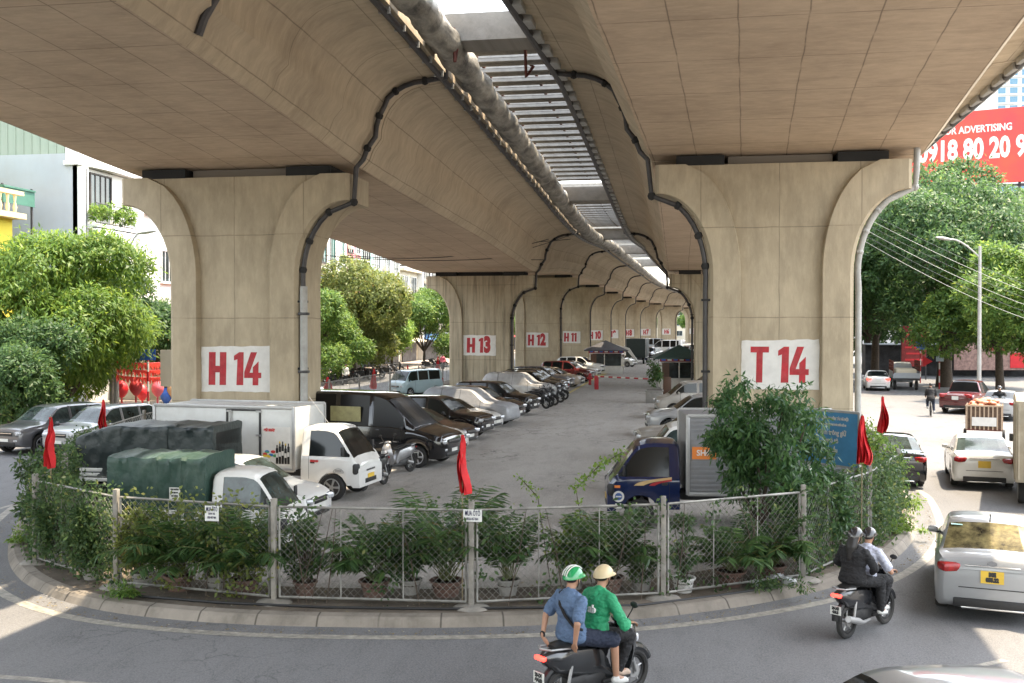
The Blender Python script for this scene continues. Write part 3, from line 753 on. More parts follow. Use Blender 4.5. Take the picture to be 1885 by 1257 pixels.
# ---- white box truck
def cab_truck(root, pm, x0, flip=1, W=.86, glass=M_GLASS):
    """cab-over cab whose back wall is at x0; front at x0+1.62"""
    spec = dict(top=[(1.62, 1.0), (1.60, 1.08), (1.52, 1.17), (1.08, 1.72), (.86, 1.90), (.4, 1.98), (.02, 1.95), (0, 1.9)])
    st = [0, .02, .06, .12, .2, .245, .255, .45, .7, .9, 1.0, 1.02, 1.08, 1.2, 1.35, 1.42, 1.46, 1.505, 1.55, 1.6, 1.64, 1.68]
    rows = []; tk = sorted([(0, 1.88), (.06, 1.95), (.4, 1.98), (.82, 1.96), (1.03, 1.85), (1.50, 1.20), (1.58, 1.09), (1.65, 1.0), (1.68, .9)])
    wxc = .92; Ra = .42
    xs = sorted(set(st+[round(wxc+Ra*cos(pi*k/8), 3) for k in range(9)]))
    for x in xs:
        zt = smo(tk, x); w = W-(.09*((x-1.2)/.48)**2 if x > 1.2 else 0)-(.03 if x < .01 else 0)
        zb = .42+(.0 if x < 1.5 else -.06)
        if abs(x-wxc) <= Ra: zb = max(zb, .33+sqrt(max(0, Ra*Ra-(x-wxc)**2)))
        zbel = min(1.17, zt-.05); zbel = max(zbel, zb+.1); zt = max(zt, zbel+.04)
        h = zt-zbel; w8 = w-.03-.16*h; H = zbel-zb; z8 = max(zbel+.5*h, zt-.13)
        half = [(0, zb), (w*.7, zb), (w-.03, zb), (w, zb+H*.2), (w+.005, zb+H*.5), (w, zb+H*.85), (w-.01, zbel-.01), (w-.03, zbel+.01), (w8, z8), (w8-.06, zt-.045), (w8*.6, zt-.004), (0, zt+.01)]
        rows.append([(x+x0, y, z) for y, z in half]+[(x+x0, -y, z) for y, z in half[-2:0:-1]])
    n = 22; b = MB(); b.mats = [pm, M_SEAM]; ws = MB(); sd = (MB(), MB()); vs = [q for r in rows for q in r]; b.v = list(vs)
    def push(m_, f): o = len(m_.v); m_.v += [vs[i] for i in f]; m_.f.append([o+i for i in range(4)]); m_.m.append(0); m_.smooth.append(True)
    for i in range(len(rows)-1):
        xm = (xs[i]+xs[i+1])/2
        for k in range(n):
            f = (i*n+k, i*n+(k+1) % n, (i+1)*n+(k+1) % n, (i+1)*n+k); kk = k if k < 11 else 21-k
            if kk in (9, 10) and 1.02 < xm < 1.505: push(ws, f)
            elif kk == 7 and .255 < xm < 1.42: push(sd[0 if k < 11 else 1], f)
            else: b.f.append(f); b.m.append(1 if .244 < xm < .256 and kk > 2 and kk < 8 else 0); b.smooth.append(True)
    for i in (0, len(rows)-1): b.f.append([i*n+k for k in range(n)]); b.m.append(0); b.smooth.append(False)
    b.build('cab', None, root); ws.build('windshield', glass, root)
    for s_ in sd: s_.build('side_window', glass, root)
    X = x0+1.66
    for s_ in (-1, 1):
        M = Matrix.Translation((X-.12, s_*(W-.14), .86)) @ Matrix.Rotation(-s_*.9, 4, 'Z')
        MB().box((0, 0, 0), (.20, .26, .30), M_PLAST, T=M, bev=.06).box((.02, 0, .02), (.2, .17, .2), M_LAMP, T=M, bev=.05).build('headlight', None, root)
        MB().box((x0+1.30, s_*(W+.14), 1.34), (.05, .15, .24), M_PLAST, bev=.02).cyl((x0+1.28, s_*W, 1.2), (x0+1.3, s_*(W+.14), 1.3), .012, M_PLAST, 6).build('side_mirror', None, root)
        MB().box((x0+.36, s_*(W+.004), 1.02), (.13, .02, .07), M_PLAST, bev=.01).build('door_handle', None, root)
        MB().box((X-.05, s_*(W-.22), .52), (.06, .12, .10), M_LAMP, bev=.02).build('fog_lamp', None, root)
    MB().box((X+.005, 0, .78), (.03, .6, .07), M_PLAST, bev=.01).box((X+.01, 0, .50), (.04, .75, .13), M_PLAST, bev=.02).build('grille', None, root)
    MB().box((X+.03, 0, .62), (.01, .42, .11), M_YPLATE).build('licence_plate', None, root)
    MB().tube([(X-.25, -.5, 1.2), (X-.3, -.2, 1.33)], .012, M_PLAST, 6).tube([(X-.25, .1, 1.2), (X-.3, .4, 1.33)], .012, M_PLAST, 6).build('wiper', None, root)
    return wxc+x0
M_BOXW = mat('white_box_panel', (.60, .61, .60), .45, .1, var=.06, scale=2, dirt=.35, dirtcol=(.36, .33, .28))
M_FRAME = mat('truck_frame', (.04, .04, .042), .6, var=.3)
def box_body(root, x0, x1, z0, z1, W, panel, ribs=False):
    b = MB(); b.box(((x0+x1)/2, 0, (z0+z1)/2), (x1-x0, 2*W, z1-z0), panel, bev=.02)
    for x in (x0, x1):
        for s_ in (-1, 1): b.box((x, s_*W, (z0+z1)/2), (.09, .05, z1-z0+.04), M_STEEL, bev=.01)
    for s_ in (-1, 1):
        for z in (z0, z1): b.box(((x0+x1)/2, s_*W, z), (x1-x0, .05, .09), M_STEEL, bev=.01)
    if ribs:
        k = z0+.1
        while k < z1-.06: b.box(((x0+x1)/2, -W-.008, k), (x1-x0-.12, .02, .045), panel); b.box(((x0+x1)/2, W+.008, k), (x1-x0-.12, .02, .045), panel); k += .105
    bo = b.build('cargo_box', None, root)
    MB().box(((x0+x1)/2-.1, 0, z0-.14), (x1-x0+.9, .8, .16), M_FRAME).build('chassis', None, root)
    return bo
M_HUB = mat('steel_hub', (.34, .34, .33), .5, .4, var=.2)
def wheels2(root, xs, W, r=.33): add_wheels(root, xs, W-.13, r, .2, M_HUB)
hd = R(-6)
loc = place_front(684, 915, hd, 2.9)
root = thing('box_truck', 'white box truck with a drinks poster on its side, in front of pier H14', 'truck', loc, hd)
fw = cab_truck(root, P_WHITE, 1.2)
bx = box_body(root, -3.25, 1.05, .78, 2.46, .93, M_BOXW)
wheels2(root, (fw, -1.75), .9, .36)
fr = MB()
for x in (-.95, .05): fr.box((x, -.945, 1.6), (.05, .03, 1.56), M_FRAME)
fr.box((-.45, -.95, 2.38), (1.05, .03, .05), M_FRAME)
for z in (1.1, 1.7, 2.35): fr.box((.02, -.965, z), (.16, .03, .05), M_STEEL); fr.box((-.9, -.965, z), (.1, .03, .05), M_STEEL)
fr.cyl((-.82, -.975, .85), (-.82, -.975, 2.38), .02, M_STEEL, 8)
sdoor = fr.build('side_door', None, root)
po = MB().box((.53, -.937, 1.42), (.84, .012, 1.05), M_WHITE).build('poster', None, root)
ink = (mat('poster_red', (.6, .05, .05), .5), mat('poster_blue', (.05, .2, .5), .5), mat('poster_yellow', (.75, .55, .05), .5), mat('poster_green', (.1, .4, .15), .5), mat('poster_black', (.02, .02, .02), .4))
text('lettering', 'GIẢI KHÁT', .06, ink[0], po, (.33, -.947, 1.85), (pi/2, 0, 0), bold=.01, xs=.8)
b = MB()
for k in range(5):
    x = .56+k*.085; h = .42+.05*(k % 3)
    b.box((x, -.947, .95+h/2), (.07, .008, h), ink[4], bev=.003); b.box((x, -.948, .97+h), (.03, .008, .16), ink[4]); b.box((x, -.952, .95+h*.55), (.06, .006, .12), M_WHITE); b.box((x, -.952, 1.06+h), (.034, .006, .05), ink[2] if k % 2 else M_WHITE)
b.build('bottle_picture', None, po)
b = MB()
for k in range(8): b.ball((.2+.06*k % .36, -.946, 1.2+.07*sin(k*2)), .07, ink[(k*3) % 4], 10, 6, sq=(1, .06, .6))
b.build('fruit_picture', None, po)
text('cab_lettering', 'K200 SD', .045, ink[0], root, (1.62, -.875, 1.05), (pi/2, 0, 0), bold=.01)
b = MB(); b.tube([(2.32+.15*cos(a), -.876, .76+.11*sin(a)) for a in [pi*i/10 for i in range(11)]], .008, M_STEEL, 5); b.box((2.32, -.876, .76), (.3, .006, .014), M_STEEL); b.box((2.32, -.876, .81), (.18, .006, .05), M_STEEL)
b.build('door_emblem', None, root)
MB().tube([(2.0, -.6, 1.95), (1.35, -.62, 2.75)], .008, M_STEEL, 5).build('antenna', None, root)
# ---- black van
hv = R(-12)
loc = place_front(836, 857, hv, 2.85)
def van_extra(r):
    MB().box((-.75, -.945, 1.70), (1.15, .05, .5), mat('yellow_window_blind', (.42, .40, .20), .6, var=.2)).build('window_blind', None, r)
van = car('big black passenger van parked just beyond the white box truck', 'van', VAN, P_BLACK, loc, hv, None, 'passenger_van', extra=van_extra, glass=mat('black_tinted_glass', (.006, .006, .007), .3, spec=.3))
for c in van.children_recursive if False else []: pass
# ---- cars of the left row
ROW = 'cars parked in the left row beneath the viaduct'
def rowcar(px, py, spec, pm, label, cat='car', hd=R(-12), **k):
    L = spec['top'][0][0]; return car(label, cat, spec, pm, place_front(px, py, hd, L), hd, ROW, **k)
rowcar(850, 838, HATCH, P_WHITE, 'white hatchback just beyond the big black van')
rowcar(868, 824, SEDAN, P_BROWN, 'dark brown sedan with a glossy hood between the white hatchback and a black car')
rowcar(898, 808, SUV, P_BLACK, 'black car parked in front of the grey-covered cars')
M_COVER = mat('grey_car_cover', (.34, .35, .37), .42, .25, var=.12, scale=3, bump=.6)
M_COVER2 = mat('silver_car_cover', (.40, .40, .40), .4, .3, var=.15, scale=3, bump=.6)
rowcar(916, 796, SEDAN, P_WHITE, 'white sedan in front of the long grey car cover')
rowcar(946, 785, dict(SUV), M_COVER, 'car hidden under a long wrinkled grey cover in front of pier H 13', windows=False, covered=1, name='covered_car')
rowcar(958, 779, SUV, P_BROWN, 'dark brown car between the grey-covered car and the black car below H 13')
rowcar(985, 764, SUV, P_BLACK, 'large black car nearest the parked motorbikes by pier H 13')
rowcar(1018, 739, SUV, M_COVER2, 'car under a creased silver cover behind the parked motorbikes', windows=False, covered=1, name='covered_car')
rowcar(1036, 733, SUV, P_BLACK, 'black car just beyond the silver-covered car')
rowcar(1042, 727, SUV, P_BLACK, 'second black car beyond the silver-covered car')
rowcar(1052, 719, SUV, P_GREY, 'grey car parked beside pier H 12')
rowcar(1072, 712, SEDAN, P_BEIGE, 'beige sedan just before the dark red car')
rowcar(1092, 703, SUV, P_RED, 'dark red car parked beyond pier H 12')
rowcar(1103, 695, SEDAN, P_WHITE, 'white sedan just beyond the dark red car')
rowcar(1110, 690, SUV, P_WHITE, 'white car second beyond the dark red car')
rowcar(1120, 684, SEDAN, P_WHITE, 'white sedan nearest the far ticket booth')
# ---- right row
RROW = 'vehicles parked in the right row beside pier T 14'
hr = R(180+8)
def rrow(px, py, spec, pm, label, hd=hr, **k):
    L = spec['top'][0][0]; return car(label, k.pop('cat', 'car'), spec, pm, place_front(px, py, hd, L), hd, RROW, **k)
P_DUST = paint('dusty_silver_paint', (.36, .34, .31), .45, coat=.3, metal=.2, dirt=.5)
rrow(1172, 842, SUV, P_DUST, 'dusty silver people carrier between the blue truck and pier T 14', glass=M_GLASSL)
rrow(1190, 800, SUV, P_SILVER, 'silver car with a red light just beyond the dusty people carrier')
rrow(1208, 768, dict(VAN, W=.9, top=[(2.2, .85), (2.12, 1.0), (1.9, 1.1), (1.6, 1.2), (1.0, 1.7), (.7, 1.84), (-.4, 1.88), (-2.0, 1.86), (-2.25, 1.8), (-2.3, 1.1)], cowl=1.6, rf=.98, sw=(1.3, -2.0), wx=(1.4, -1.4), pillars=[(.2, .06), (-.9, .06)], seams=(1.1, .2), rr=-2.1, rg=-2.25), P_DUST, 'flat-roofed beige minivan beside the left foot of pier T 14', cat='van', name='parked_van')
rrow(1222, 752, SEDAN, P_BLACK, 'black sedan in front of the green-roofed booth')
rrow(1245, 738, SUV, P_GREY, 'dark grey car half hidden by pier T 14 near the green-roofed booth')
loc = place_front(1184, 905, R(186), 2.3)
r2 = thing('cab_truck', 'small white truck cab seen just behind the blue truck', 'truck', loc, R(186)); cab_truck(r2, P_WHITE, .62, glass=M_GLASSL); wheels2(r2, (1.54, -1.4), .9)
MB().box((-.9, 0, .78), (2.9, 1.66, .08), M_FRAME).box((-.9, -.82, 1.0), (2.9, .04, .36), P_WHITE).box((-.9, .82, 1.0), (2.9, .04, .36), P_WHITE).box((-2.35, 0, 1.0), (.04, 1.6, .36), P_WHITE).build('cargo_bed', None, r2)
# ---- blue truck with corrugated box
hb = R(180+6.5)
loc = place_front(1116, 958, hb, 2.55)
r3 = thing('box_truck', 'navy blue truck with a grey corrugated box parked inside the fence at right', 'truck', loc, hb)
fw = cab_truck(r3, P_NAVY, .88)
M_CORR = mat('corrugated_grey_steel', (.25, .255, .27), .5, .35, var=.1, dirt=.3)
box_body(r3, -3.0, .72, .80, 2.60, .92, M_CORR, ribs=True); wheels2(r3, (fw, -1.7), .9)
M_ORG = mat('orange_sticker', (.75, .22, .04), .5); M_ORG2 = mat('pale_orange_stripe', (.6, .42, .2), .5)
b = MB()
def arcstripe(x0, x1, z0, h, m, y):
    n = 12; pts = []
    for i in range(n+1): t = i/n; pts.append((x0+(x1-x0)*t, z0+h*sqrt(t)))
    low = [(x0+(x1-x0)*(.35+.65*t/n if False else t/n*.999), z0+h*sqrt(max(0, (t/n-.3)/.7))*.72) for t in range(n+1)]
    b.prism(pts+low[::-1], m, y-.003, y+.003)
arcstripe(1.95, .98+.1, .98, .2, M_ORG2, .877)
arcstripe(1.6, .98+.1, .98, .15, M_RED, .881)
b.build('door_stripe', None, r3)
b = MB()
sgn = MB().box((.35, .953, 1.75), (.55, .008, .28), M_ORG).build('sticker', None, r3)
text('lettering', 'SHIP', .13, M_WHITE, sgn, (.35, .962, 1.75), (pi/2, 0, pi), bold=.004)
b.lathe([(.0, -.003), (.13, -.003), (.13, .003)], M_WHITE, 24, T=Matrix.Translation((2.3, .862, .72)), axis='Y').lathe([(.0, -.004), (.085, -.004), (.085, .005)], mat('emblem_blue', (.05, .12, .35), .5), 20, T=Matrix.Translation((2.3, .862, .72)), axis='Y')
b.box((2.3, .866, .72), (.13, .008, .03), M_WHITE); b.box((2.33, .862, .95), (.13, .01, .06), M_ORG, bev=.01); b.box((2.3, .862, .5), (.15, .008, .12), M_WPLATE)
b.build('door_emblem', None, r3)
# ---- small trucks under tarpaulins
M_TARP = mat('green_tarpaulin', (.022, .062, .048), .5, var=.16, scale=1.8, bump=.5, dirt=.25, dirtcol=(.16, .17, .13))
M_TARPD = mat('dark_tarpaulin', (.012, .024, .026), .45, var=.2, scale=1.8, bump=.5, dirt=.2, dirtcol=(.11, .11, .09))
def tarp(root, x0, x1, W, z0, z1, m, slopeend=0, hoops=4):
    nx, rows = 60, []
    for i in range(nx+1):
        t = i/nx; x = x0+(x1-x0)*t
        hump = abs(sin(t*pi*hoops))**.5*.0; sag = -.035*abs(sin(t*pi*hoops))
        zt = z1+sag; w = W
        if slopeend and t < .28: k = (1-t/.28); zt -= slopeend*k**1.4; w -= .08*k
        r = []
        prof = [(-1, k/9) for k in range(9)]+[(-.99, .95), (-.95, .99), (-.7, 1.005), (-.35, 1.01), (0, 1.01), (.35, 1.01), (.7, 1.005), (.95, .99), (.99, .95)]+[(1, k/9) for k in range(8, -1, -1)]
        for j, (a, c) in enumerate(prof):
            p = V((x, a*w, z0+(zt-z0)*c)); n1 = abs(mnoise.noise(V((x*2.2+p.z*2.6+p.y, p.y*1.5, p.z*.6)))); n2 = abs(mnoise.noise(V((x*2.6-p.z*2.2+9, p.y*2, p.z*.5))))
            q = mnoise.noise(V((x*1.3, p.y*2, p.z)))*.02+max(0, .16-n1)*.22+max(0, .14-n2)*.2-.02*abs(sin(t*pi*hoops))*(1 if .1 < c < .9 else 0)
            r.append(tuple(p+V((0, (1 if a > 0 else -1)*q*(1 if abs(a) > .8 else 0), q*.6 if abs(a) < .95 else 0))))
        rows.append(r)
    b = MB(); b.loft(rows, m, closed=False, cap=False)
    for r in (rows[0], rows[-1]): b.add(r, [list(range(len(r)))], m)
    for k in range(hoops+1):
        t = k/hoops
        if 0 < t < 1: x = x0+(x1-x0)*t; b.tube([(x+.02*sin(q*3), (-1)*(W+.012), z0+(z1-z0)*q) for q in (0, .3, .6, .93)], .012, m, 6)
    return b.build('tarpaulin', None, root)
def bed(root, x0, x1, W, m=P_WHITE):
    b = MB(); b.box(((x0+x1)/2, 0, .72), (x1-x0, 2*W, .08), M_FRAME)
    for s_ in (-1, 1):
        for z in (.86, .98, 1.10): b.box(((x0+x1)/2, s_*W, z), (x1-x0, .03, .09), m, bev=.01)
        for k in range(5): b.box((x0+(x1-x0)*k/4, s_*(W+.02), .95), (.05, .03, .42), m)
    b.box((x0, 0, .97), (.03, 2*W, .36), m); b.build('cargo_bed', None, root)
    MB().box(((x0+x1)/2+.2, 0, .56), (x1-x0+1.0, .7, .16), M_FRAME).build('chassis', None, root)
ht = R(2)
loc = (P(590, 960).x-2.05, 20.0, GZ)
p = PD(552, 952, 20.9); loc = (p.x-1.9, p.y-.3, GZ)
r4 = thing('tarpaulin_truck', 'small white truck with a green tarpaulin over its bed, nearest the fence', 'truck', loc, ht)
cab_truck(r4, P_WHITE, .45, W=.76, glass=M_GLASSL)
r4.scale = (.92,)*3; bed(r4, -1.75, .38, .76); tarp(r4, -1.85, .36, .78, .95, 2.28, M_TARP); wheels2(r4, (1.37, -1.1), .82, .28)
b = MB().box((.05-.35, -.80-.04, 1.50), (.24, .01, .28), M_WPLATE).build('paper_notice', None, r4)
for k, (tx, z) in enumerate((('CHO THUÊ XE', 1.60), ('0913 557 313', 1.53), ('CHỞ HÀNG', 1.46), ('0977 355', 1.40))): text('lettering', tx, .028, M_INK, b, (-.30, -.852, z), (pi/2, 0, 0), bold=.004, xs=.7)
p = PD(300, 900, 26.2)
r5 = thing('tarpaulin_truck', 'small truck wholly draped in a dark tarpaulin behind the green one', 'truck', (p.x, p.y, GZ), R(1))
bed(r5, -1.75, 1.6, .8); tarp(r5, -1.9, 1.75, .84, .95, 2.22, M_TARPD, slopeend=.32, hoops=3); wheels2(r5, (1.2, -1.3), .84, .28)
MB().box((1.4, .0, 1.5), (.7, 1.4, 1.1), M_PLAST).build('cab', None, r5)
p = PD(512, 900, 24.3)
car('white hatchback between the two tarpaulin trucks and the box truck', 'car', dict(HATCH, top=[(x, z*1.06) for x, z in HATCH['top']]), P_WHITE, (p.x-.75, p.y, GZ), R(-4), None, glass=M_GLASSL)
# ---- cars on the side roads
def heading(a, b_): return atan2(b_.y-a.y, b_.x-a.x)
def oncar(px, py, spec, pm, hd, label, cat='car', rear=True, **k):
    p = P(px, py); L = -spec['top'][-1][0] if rear else spec['top'][0][0]
    s_ = 1 if rear else -1
    return car(label, cat, spec, pm, (p.x+cos(hd)*L*s_, p.y+sin(hd)*L*s_, 0), hd, **k)
M_SHADE = mat('gold_sunshade_glass', (.24, .20, .09), .25, .2, var=.48, scale=5)
def near_extra(r):
    MB().tube([(-1.02, 0, 1.46), (-1.18, .0, 1.60)], .012, M_PLAST, 6).build('antenna', None, r)
    MB().box((-1.05, .52, 1.385), (.14, .18, .006), mat('pale_green_sticker', (.5, .8, .7), .5), T=Matrix.Rotation(0, 4, 'Y')).build('window_sticker', None, r)
    MB().lathe([(0, -.004), (.07, -.004), (.07, .004)], M_CHROME, 20, T=Matrix.Translation((-2.215, 0, .98)) @ Matrix.Rotation(pi/2, 4, 'Z') @ Matrix.Diagonal((1, 1, .6, 1)), axis='Y').build('badge', None, r)
oncar(1826, 1150, SEDAN, P_SILVER, R(76.5), 'silver sedan with a yellow plate driving away, nearest at the right edge', plate=M_YPLATE, ptxt='30E\n055.22', name='sedan', rear_glass=M_SHADE, extra=near_extra)
oncar(1812, 903, SEDAN, P_WHITE, R(80), 'white sedan with a yellow plate driving behind the loaded cart', plate=M_YPLATE, name='sedan', rear_glass=M_GLASSL)
oncar(1652, 900, SEDAN, P_BLACK, R(86), 'black sedan driving past the banner beside the fence', name='sedan', rear_glass=M_GLASSL)
oncar(1617, 720, SEDAN, P_WHITE, R(84), 'white sedan with lit brake lights far down the right road', name='sedan', lit=True)
car('dark red pickup parked under the right-hand trees', 'pickup', dict(SUV, top=[(2.4, .85), (2.3, 1.0), (1.8, 1.1), (1.3, 1.18), (.6, 1.68), (.2, 1.76), (-.3, 1.74), (-.62, 1.66), (-.78, 1.12), (-2.3, 1.1), (-2.42, 1.0)], rr=-.5, rg=-.76, sw=(1.0, -.5), pillars=[(-.05, .05)], wx=(1.5, -1.4), seams=(1.0, 0, -.75)), P_RED, tuple(P(1782, 757)), R(60), name='pickup_truck')
oncar(1838, 775, SEDAN, P_SILVER, R(70), 'grey sedan parked in front of the dark red pickup', name='sedan')
p = PD(1668, 1250, 9.5); car('pale sedan of which only the roof shows at the bottom edge', 'car', dict(HATCH, W=.85), P_SILVER, (p.x, p.y, 0), R(196), name='sedan', glass=M_GLASS)
# left road
oncar(106, 842, SUV, P_SILVER, R(-103), 'silver off-roader driving towards us on the left road', rear=False, name='sport_utility_car', glass=M_GLASSL)
oncar(8, 838, SUV, P_GREY, R(-103), 'dark off-roader at the left edge of the picture', rear=False, name='sport_utility_car', glass=M_GLASSL)
# pale blue van beyond the left fence
p = P(765, 728); mb_ = car('pale blue-grey minibus driving on the far left road before pier H 13', 'van', dict(VAN, top=[(2.3, .85), (2.25, 1.1), (2.0, 1.3), (1.5, 1.95), (1.2, 2.1), (-1.9, 2.1), (-2.2, 2.0), (-2.3, 1.2)], cowl=2.0, rf=1.4, sw=(1.7, -1.9), wx=(1.5, -1.4), pillars=[(.6, .06), (-.6, .06)], seams=(1.0,), rr=-2.0, rg=-2.2), P_SKY, (p.x, p.y, 0), R(-120), name='minibus'); mb_.scale = (.85,)*3
# ================================================================ scooters, riders, cyclist
def fuse(b, name, m, parent, voxel=.014, smooth=6, factor=.5):
    """merge overlapping limbs into one continuous skin"""
    o = b.build('tmp', None, None, fix=False)
    for p_ in o.data.polygons: p_.material_index = 0
    o.data.materials.clear()
    r = o.modifiers.new('r', 'REMESH'); r.mode = 'VOXEL'; r.voxel_size = voxel; r.use_smooth_shade = True
    s_ = o.modifiers.new('s', 'SMOOTH'); s_.iterations = smooth; s_.factor = factor
    bpy.context.view_layer.update()
    me = bpy.data.meshes.new_from_object(o.evaluated_get(bpy.context.evaluated_depsgraph_get())); bpy.data.objects.remove(o)
    me.materials.clear(); me.materials.append(m); me.name = name
    q = bpy.data.objects.new(name, me); COL.objects.link(q); q.parent = parent
    me.polygons.foreach_set('use_smooth', [True]*len(me.polygons))
    if name in ('shirt', 'jacket', 'trousers', 'shorts'):
        nrm_ = [v.normal.copy() for v in me.vertices]
        for v, n_ in zip(me.vertices, nrm_):
            c = v.co; a = mnoise.noise(V((c.x*14, c.y*14, c.z*26)))+.5*mnoise.noise(V((c.x*30+4, c.y*30, c.z*45))); v.co = c+n_*(.013*(1-abs(a)*1.6))
    return q
M_SKIN = mat('skin', (.40, .22, .14), .55, var=.08, scale=6)
M_HAIR = mat('black_hair', (.012, .010, .009), .5, var=.2)
M_DENIM = mat('blue_denim_shirt', (.10, .16, .27), .85, var=.14, scale=9, bump=.6)
M_GREENJ = mat('green_jacket', (.02, .30, .13), .7, var=.12, scale=6, bump=.5)
M_NAVYC = mat('navy_cloth', (.015, .022, .045), .85, var=.15, scale=6, bump=.4)
M_BLACKC = mat('black_cloth', (.013, .013, .015), .85, var=.2, scale=6, bump=.4)
M_LILAC = mat('pale_lilac_shirt', (.50, .52, .62), .8, var=.08, scale=7, bump=.4)
M_SHOE = mat('white_shoe', (.62, .62, .60), .7, var=.08)
def limb(b, pts, rs, n=12):
    """smooth tapering tube through joints with rounded ends"""
    P_ = []; R_ = []
    for i in range(len(pts)-1):
        a, c = V(pts[i]), V(pts[i+1]); k = 5
        for j in range(k): t = j/k; P_.append(a.lerp(c, t)); R_.append(rs[i]+(rs[i+1]-rs[i])*t)
    P_.append(V(pts[-1])); R_.append(rs[-1])
    b.tube(P_, R_, None, n)
    for p_, r in zip(pts, rs): b.ball(p_, r*1.0, None, 10, 8)
def lerp(a, b, t): return tuple(V(a).lerp(V(b), t))
def hand(b, wrist, tip, up, side, curl=.5, r=.0095):
    """palm plus four unequal fingers and a thumb; tip = direction the fingers point, up = back of the hand"""
    w, t, u, s_ = V(wrist), V(tip).normalized(), V(up).normalized(), V(side).normalized()
    pal = w+t*.05
    for k in range(5): limb(b, [w+s_*(k-2)*.007, w+t*.085+s_*(k-2)*.018], [.016, .014], 6)
    for k, L_ in enumerate((.070, .080, .075, .058)):
        a = w+t*.085+s_*(k-1.5)*.021; d1 = (t-u*curl*.6).normalized(); c = a+d1*L_*.5; d2 = (t*(1-curl)-u*curl*1.6).normalized()
        limb(b, [a, c, c+d2*L_*.5], [r, r*.95, r*.8], 6)
    a = w+t*.025+s_*.036; limb(b, [a, a+s_*.025+t*.03-u*.012, a+s_*.022+t*.06-u*.03], [r*1.2, r*1.1, r*.9], 6)
def person(label, J, loc, rz, top, topm, legs, legm, short_sleeve=False, shorts=False, shoe=M_SHOE, vox=.013, group=None, name='person', helmet=None, hair=None, face=(1, 0, 0), curl=.9, torso_w=1.0):
    root = thing(name, label, 'person', loc, rz, group)
    pel, waist, chest, neck, head = J['pelvis'], J['waist'], J['chest'], J['neck'], J['head']
    fx = V(face).normalized(); sd = V((0, 0, 1)).cross(fx).normalized()   # to the person's left
    b = MB()
    def ell(c, a, w_, h): b.ball(c, 1, None, 16, 10, sq=(a, w_, h))
    tw = torso_w
    for c, a, w_, h in ((pel, .13, .17*tw, .12), (lerp(pel, waist, .5), .115, .155*tw, .12), (waist, .11, .145*tw, .12), (lerp(waist, chest, .5), .12, .16*tw, .13), (chest, .125, .175*tw, .14)): ell(c, a, w_, h)
    limb(b, [lerp(chest, neck, .3), neck, head], [.085, .058, .06])
    hc = V(head)
    b.ball(hc+V((0, 0, .01)), 1, None, 20, 14, sq=(.098, .078, .115))
    b.ball(hc+fx*.02+V((0, 0, -.055)), 1, None, 14, 10, sq=(.07, .058, .06))
    b.ball(hc+fx*.10+V((0, 0, -.015)), .016, None, 8, 6); limb(b, [hc+fx*.092+V((0, 0, .02)), hc+fx*.108+V((0, 0, -.018))], [.008, .013], 6)
    b.ball(hc+fx*.085+V((0, 0, -.055)), 1, None, 8, 6, sq=(.014, .024, .009)); b.ball(hc+fx*.07+V((0, 0, -.095)), .022, None, 8, 6)
    for s_ in (-1, 1):
        b.ball(hc+sd*s_*.079, 1, None, 8, 6, sq=(.018, .010, .028)); b.ball(hc+fx*.083+sd*s_*.032+V((0, 0, .012)), .012, None, 8, 6)
    for s_, k in ((1, 'l'), (-1, 'r')):
        sh, el, wr_ = J['sh'+k], J['el'+k], J['wr'+k]; hp, kn, an, to = J['hp'+k], J['kn'+k], J['an'+k], J['to'+k]
        limb(b, [lerp(chest, sh, .3), sh, el, wr_], [.07, .058, .043, .027])
        dirn = V(J['ha'+k])-V(wr_); hand(b, wr_, dirn, J.get('up', (0, 0, 1)), sd*(-s_), curl)
        limb(b, [hp, kn, an], [.092, .060, .038]); limb(b, [an, to], [.04, .03])
    body = fuse(b, 'body', M_SKIN, root, vox, 5)
    # clothing grown a little outside the body
    t = MB(); e = .014
    for c, a, w_, h in ((lerp(pel, waist, -.15), .155, .185*tw, .11), (lerp(pel, waist, .2), .15, .18*tw, .12), (lerp(pel, waist, .5), .13, .17*tw, .12), (waist, .125, .16*tw, .12), (lerp(waist, chest, .5), .135, .175*tw, .13), (chest, .14, .188*tw, .145)): t.ball(c, 1, None, 16, 10, sq=(a*1.06, w_*1.12, h))
    limb(t, [lerp(chest, neck, .35), lerp(chest, neck, .9)], [.10, .066])
    for k in 'lr': limb(t, [lerp(chest, neck, .72), V(J['sh'+k])+V((0, 0, -.012))], [.072, .068])
    for k in 'lr':
        sh, el, wr_ = J['sh'+k], J['el'+k], J['wr'+k]
        if short_sleeve: limb(t, [lerp(chest, sh, .3), sh, lerp(sh, el, .75)], [.085, .068, .07])
        else: limb(t, [lerp(chest, sh, .3), sh, el, lerp(el, wr_, .93)], [.085, .070, .060, .045])
    for v_i, v_ in enumerate(t.v):
        q = V(v_); n_ = mnoise.noise(q*9)*.012+mnoise.noise(q*22)*.005; c = V(waist); d = (q-c); t.v[v_i] = tuple(q+d.normalized()*n_)
    fuse(t, top, topm, root, vox, 4)
    l = MB(); l.ball(lerp(pel, waist, .1), 1, None, 16, 10, sq=(.145, .182*tw, .12))
    for k in 'lr':
        hp, kn, an = J['hp'+k], J['kn'+k], J['an'+k]
        if shorts: limb(l, [hp, lerp(hp, kn, .97)], [.108, .092])
        else: limb(l, [hp, kn, lerp(kn, an, .95)], [.105, .078, .058])
    fuse(l, legs, legm, root, vox, 4)
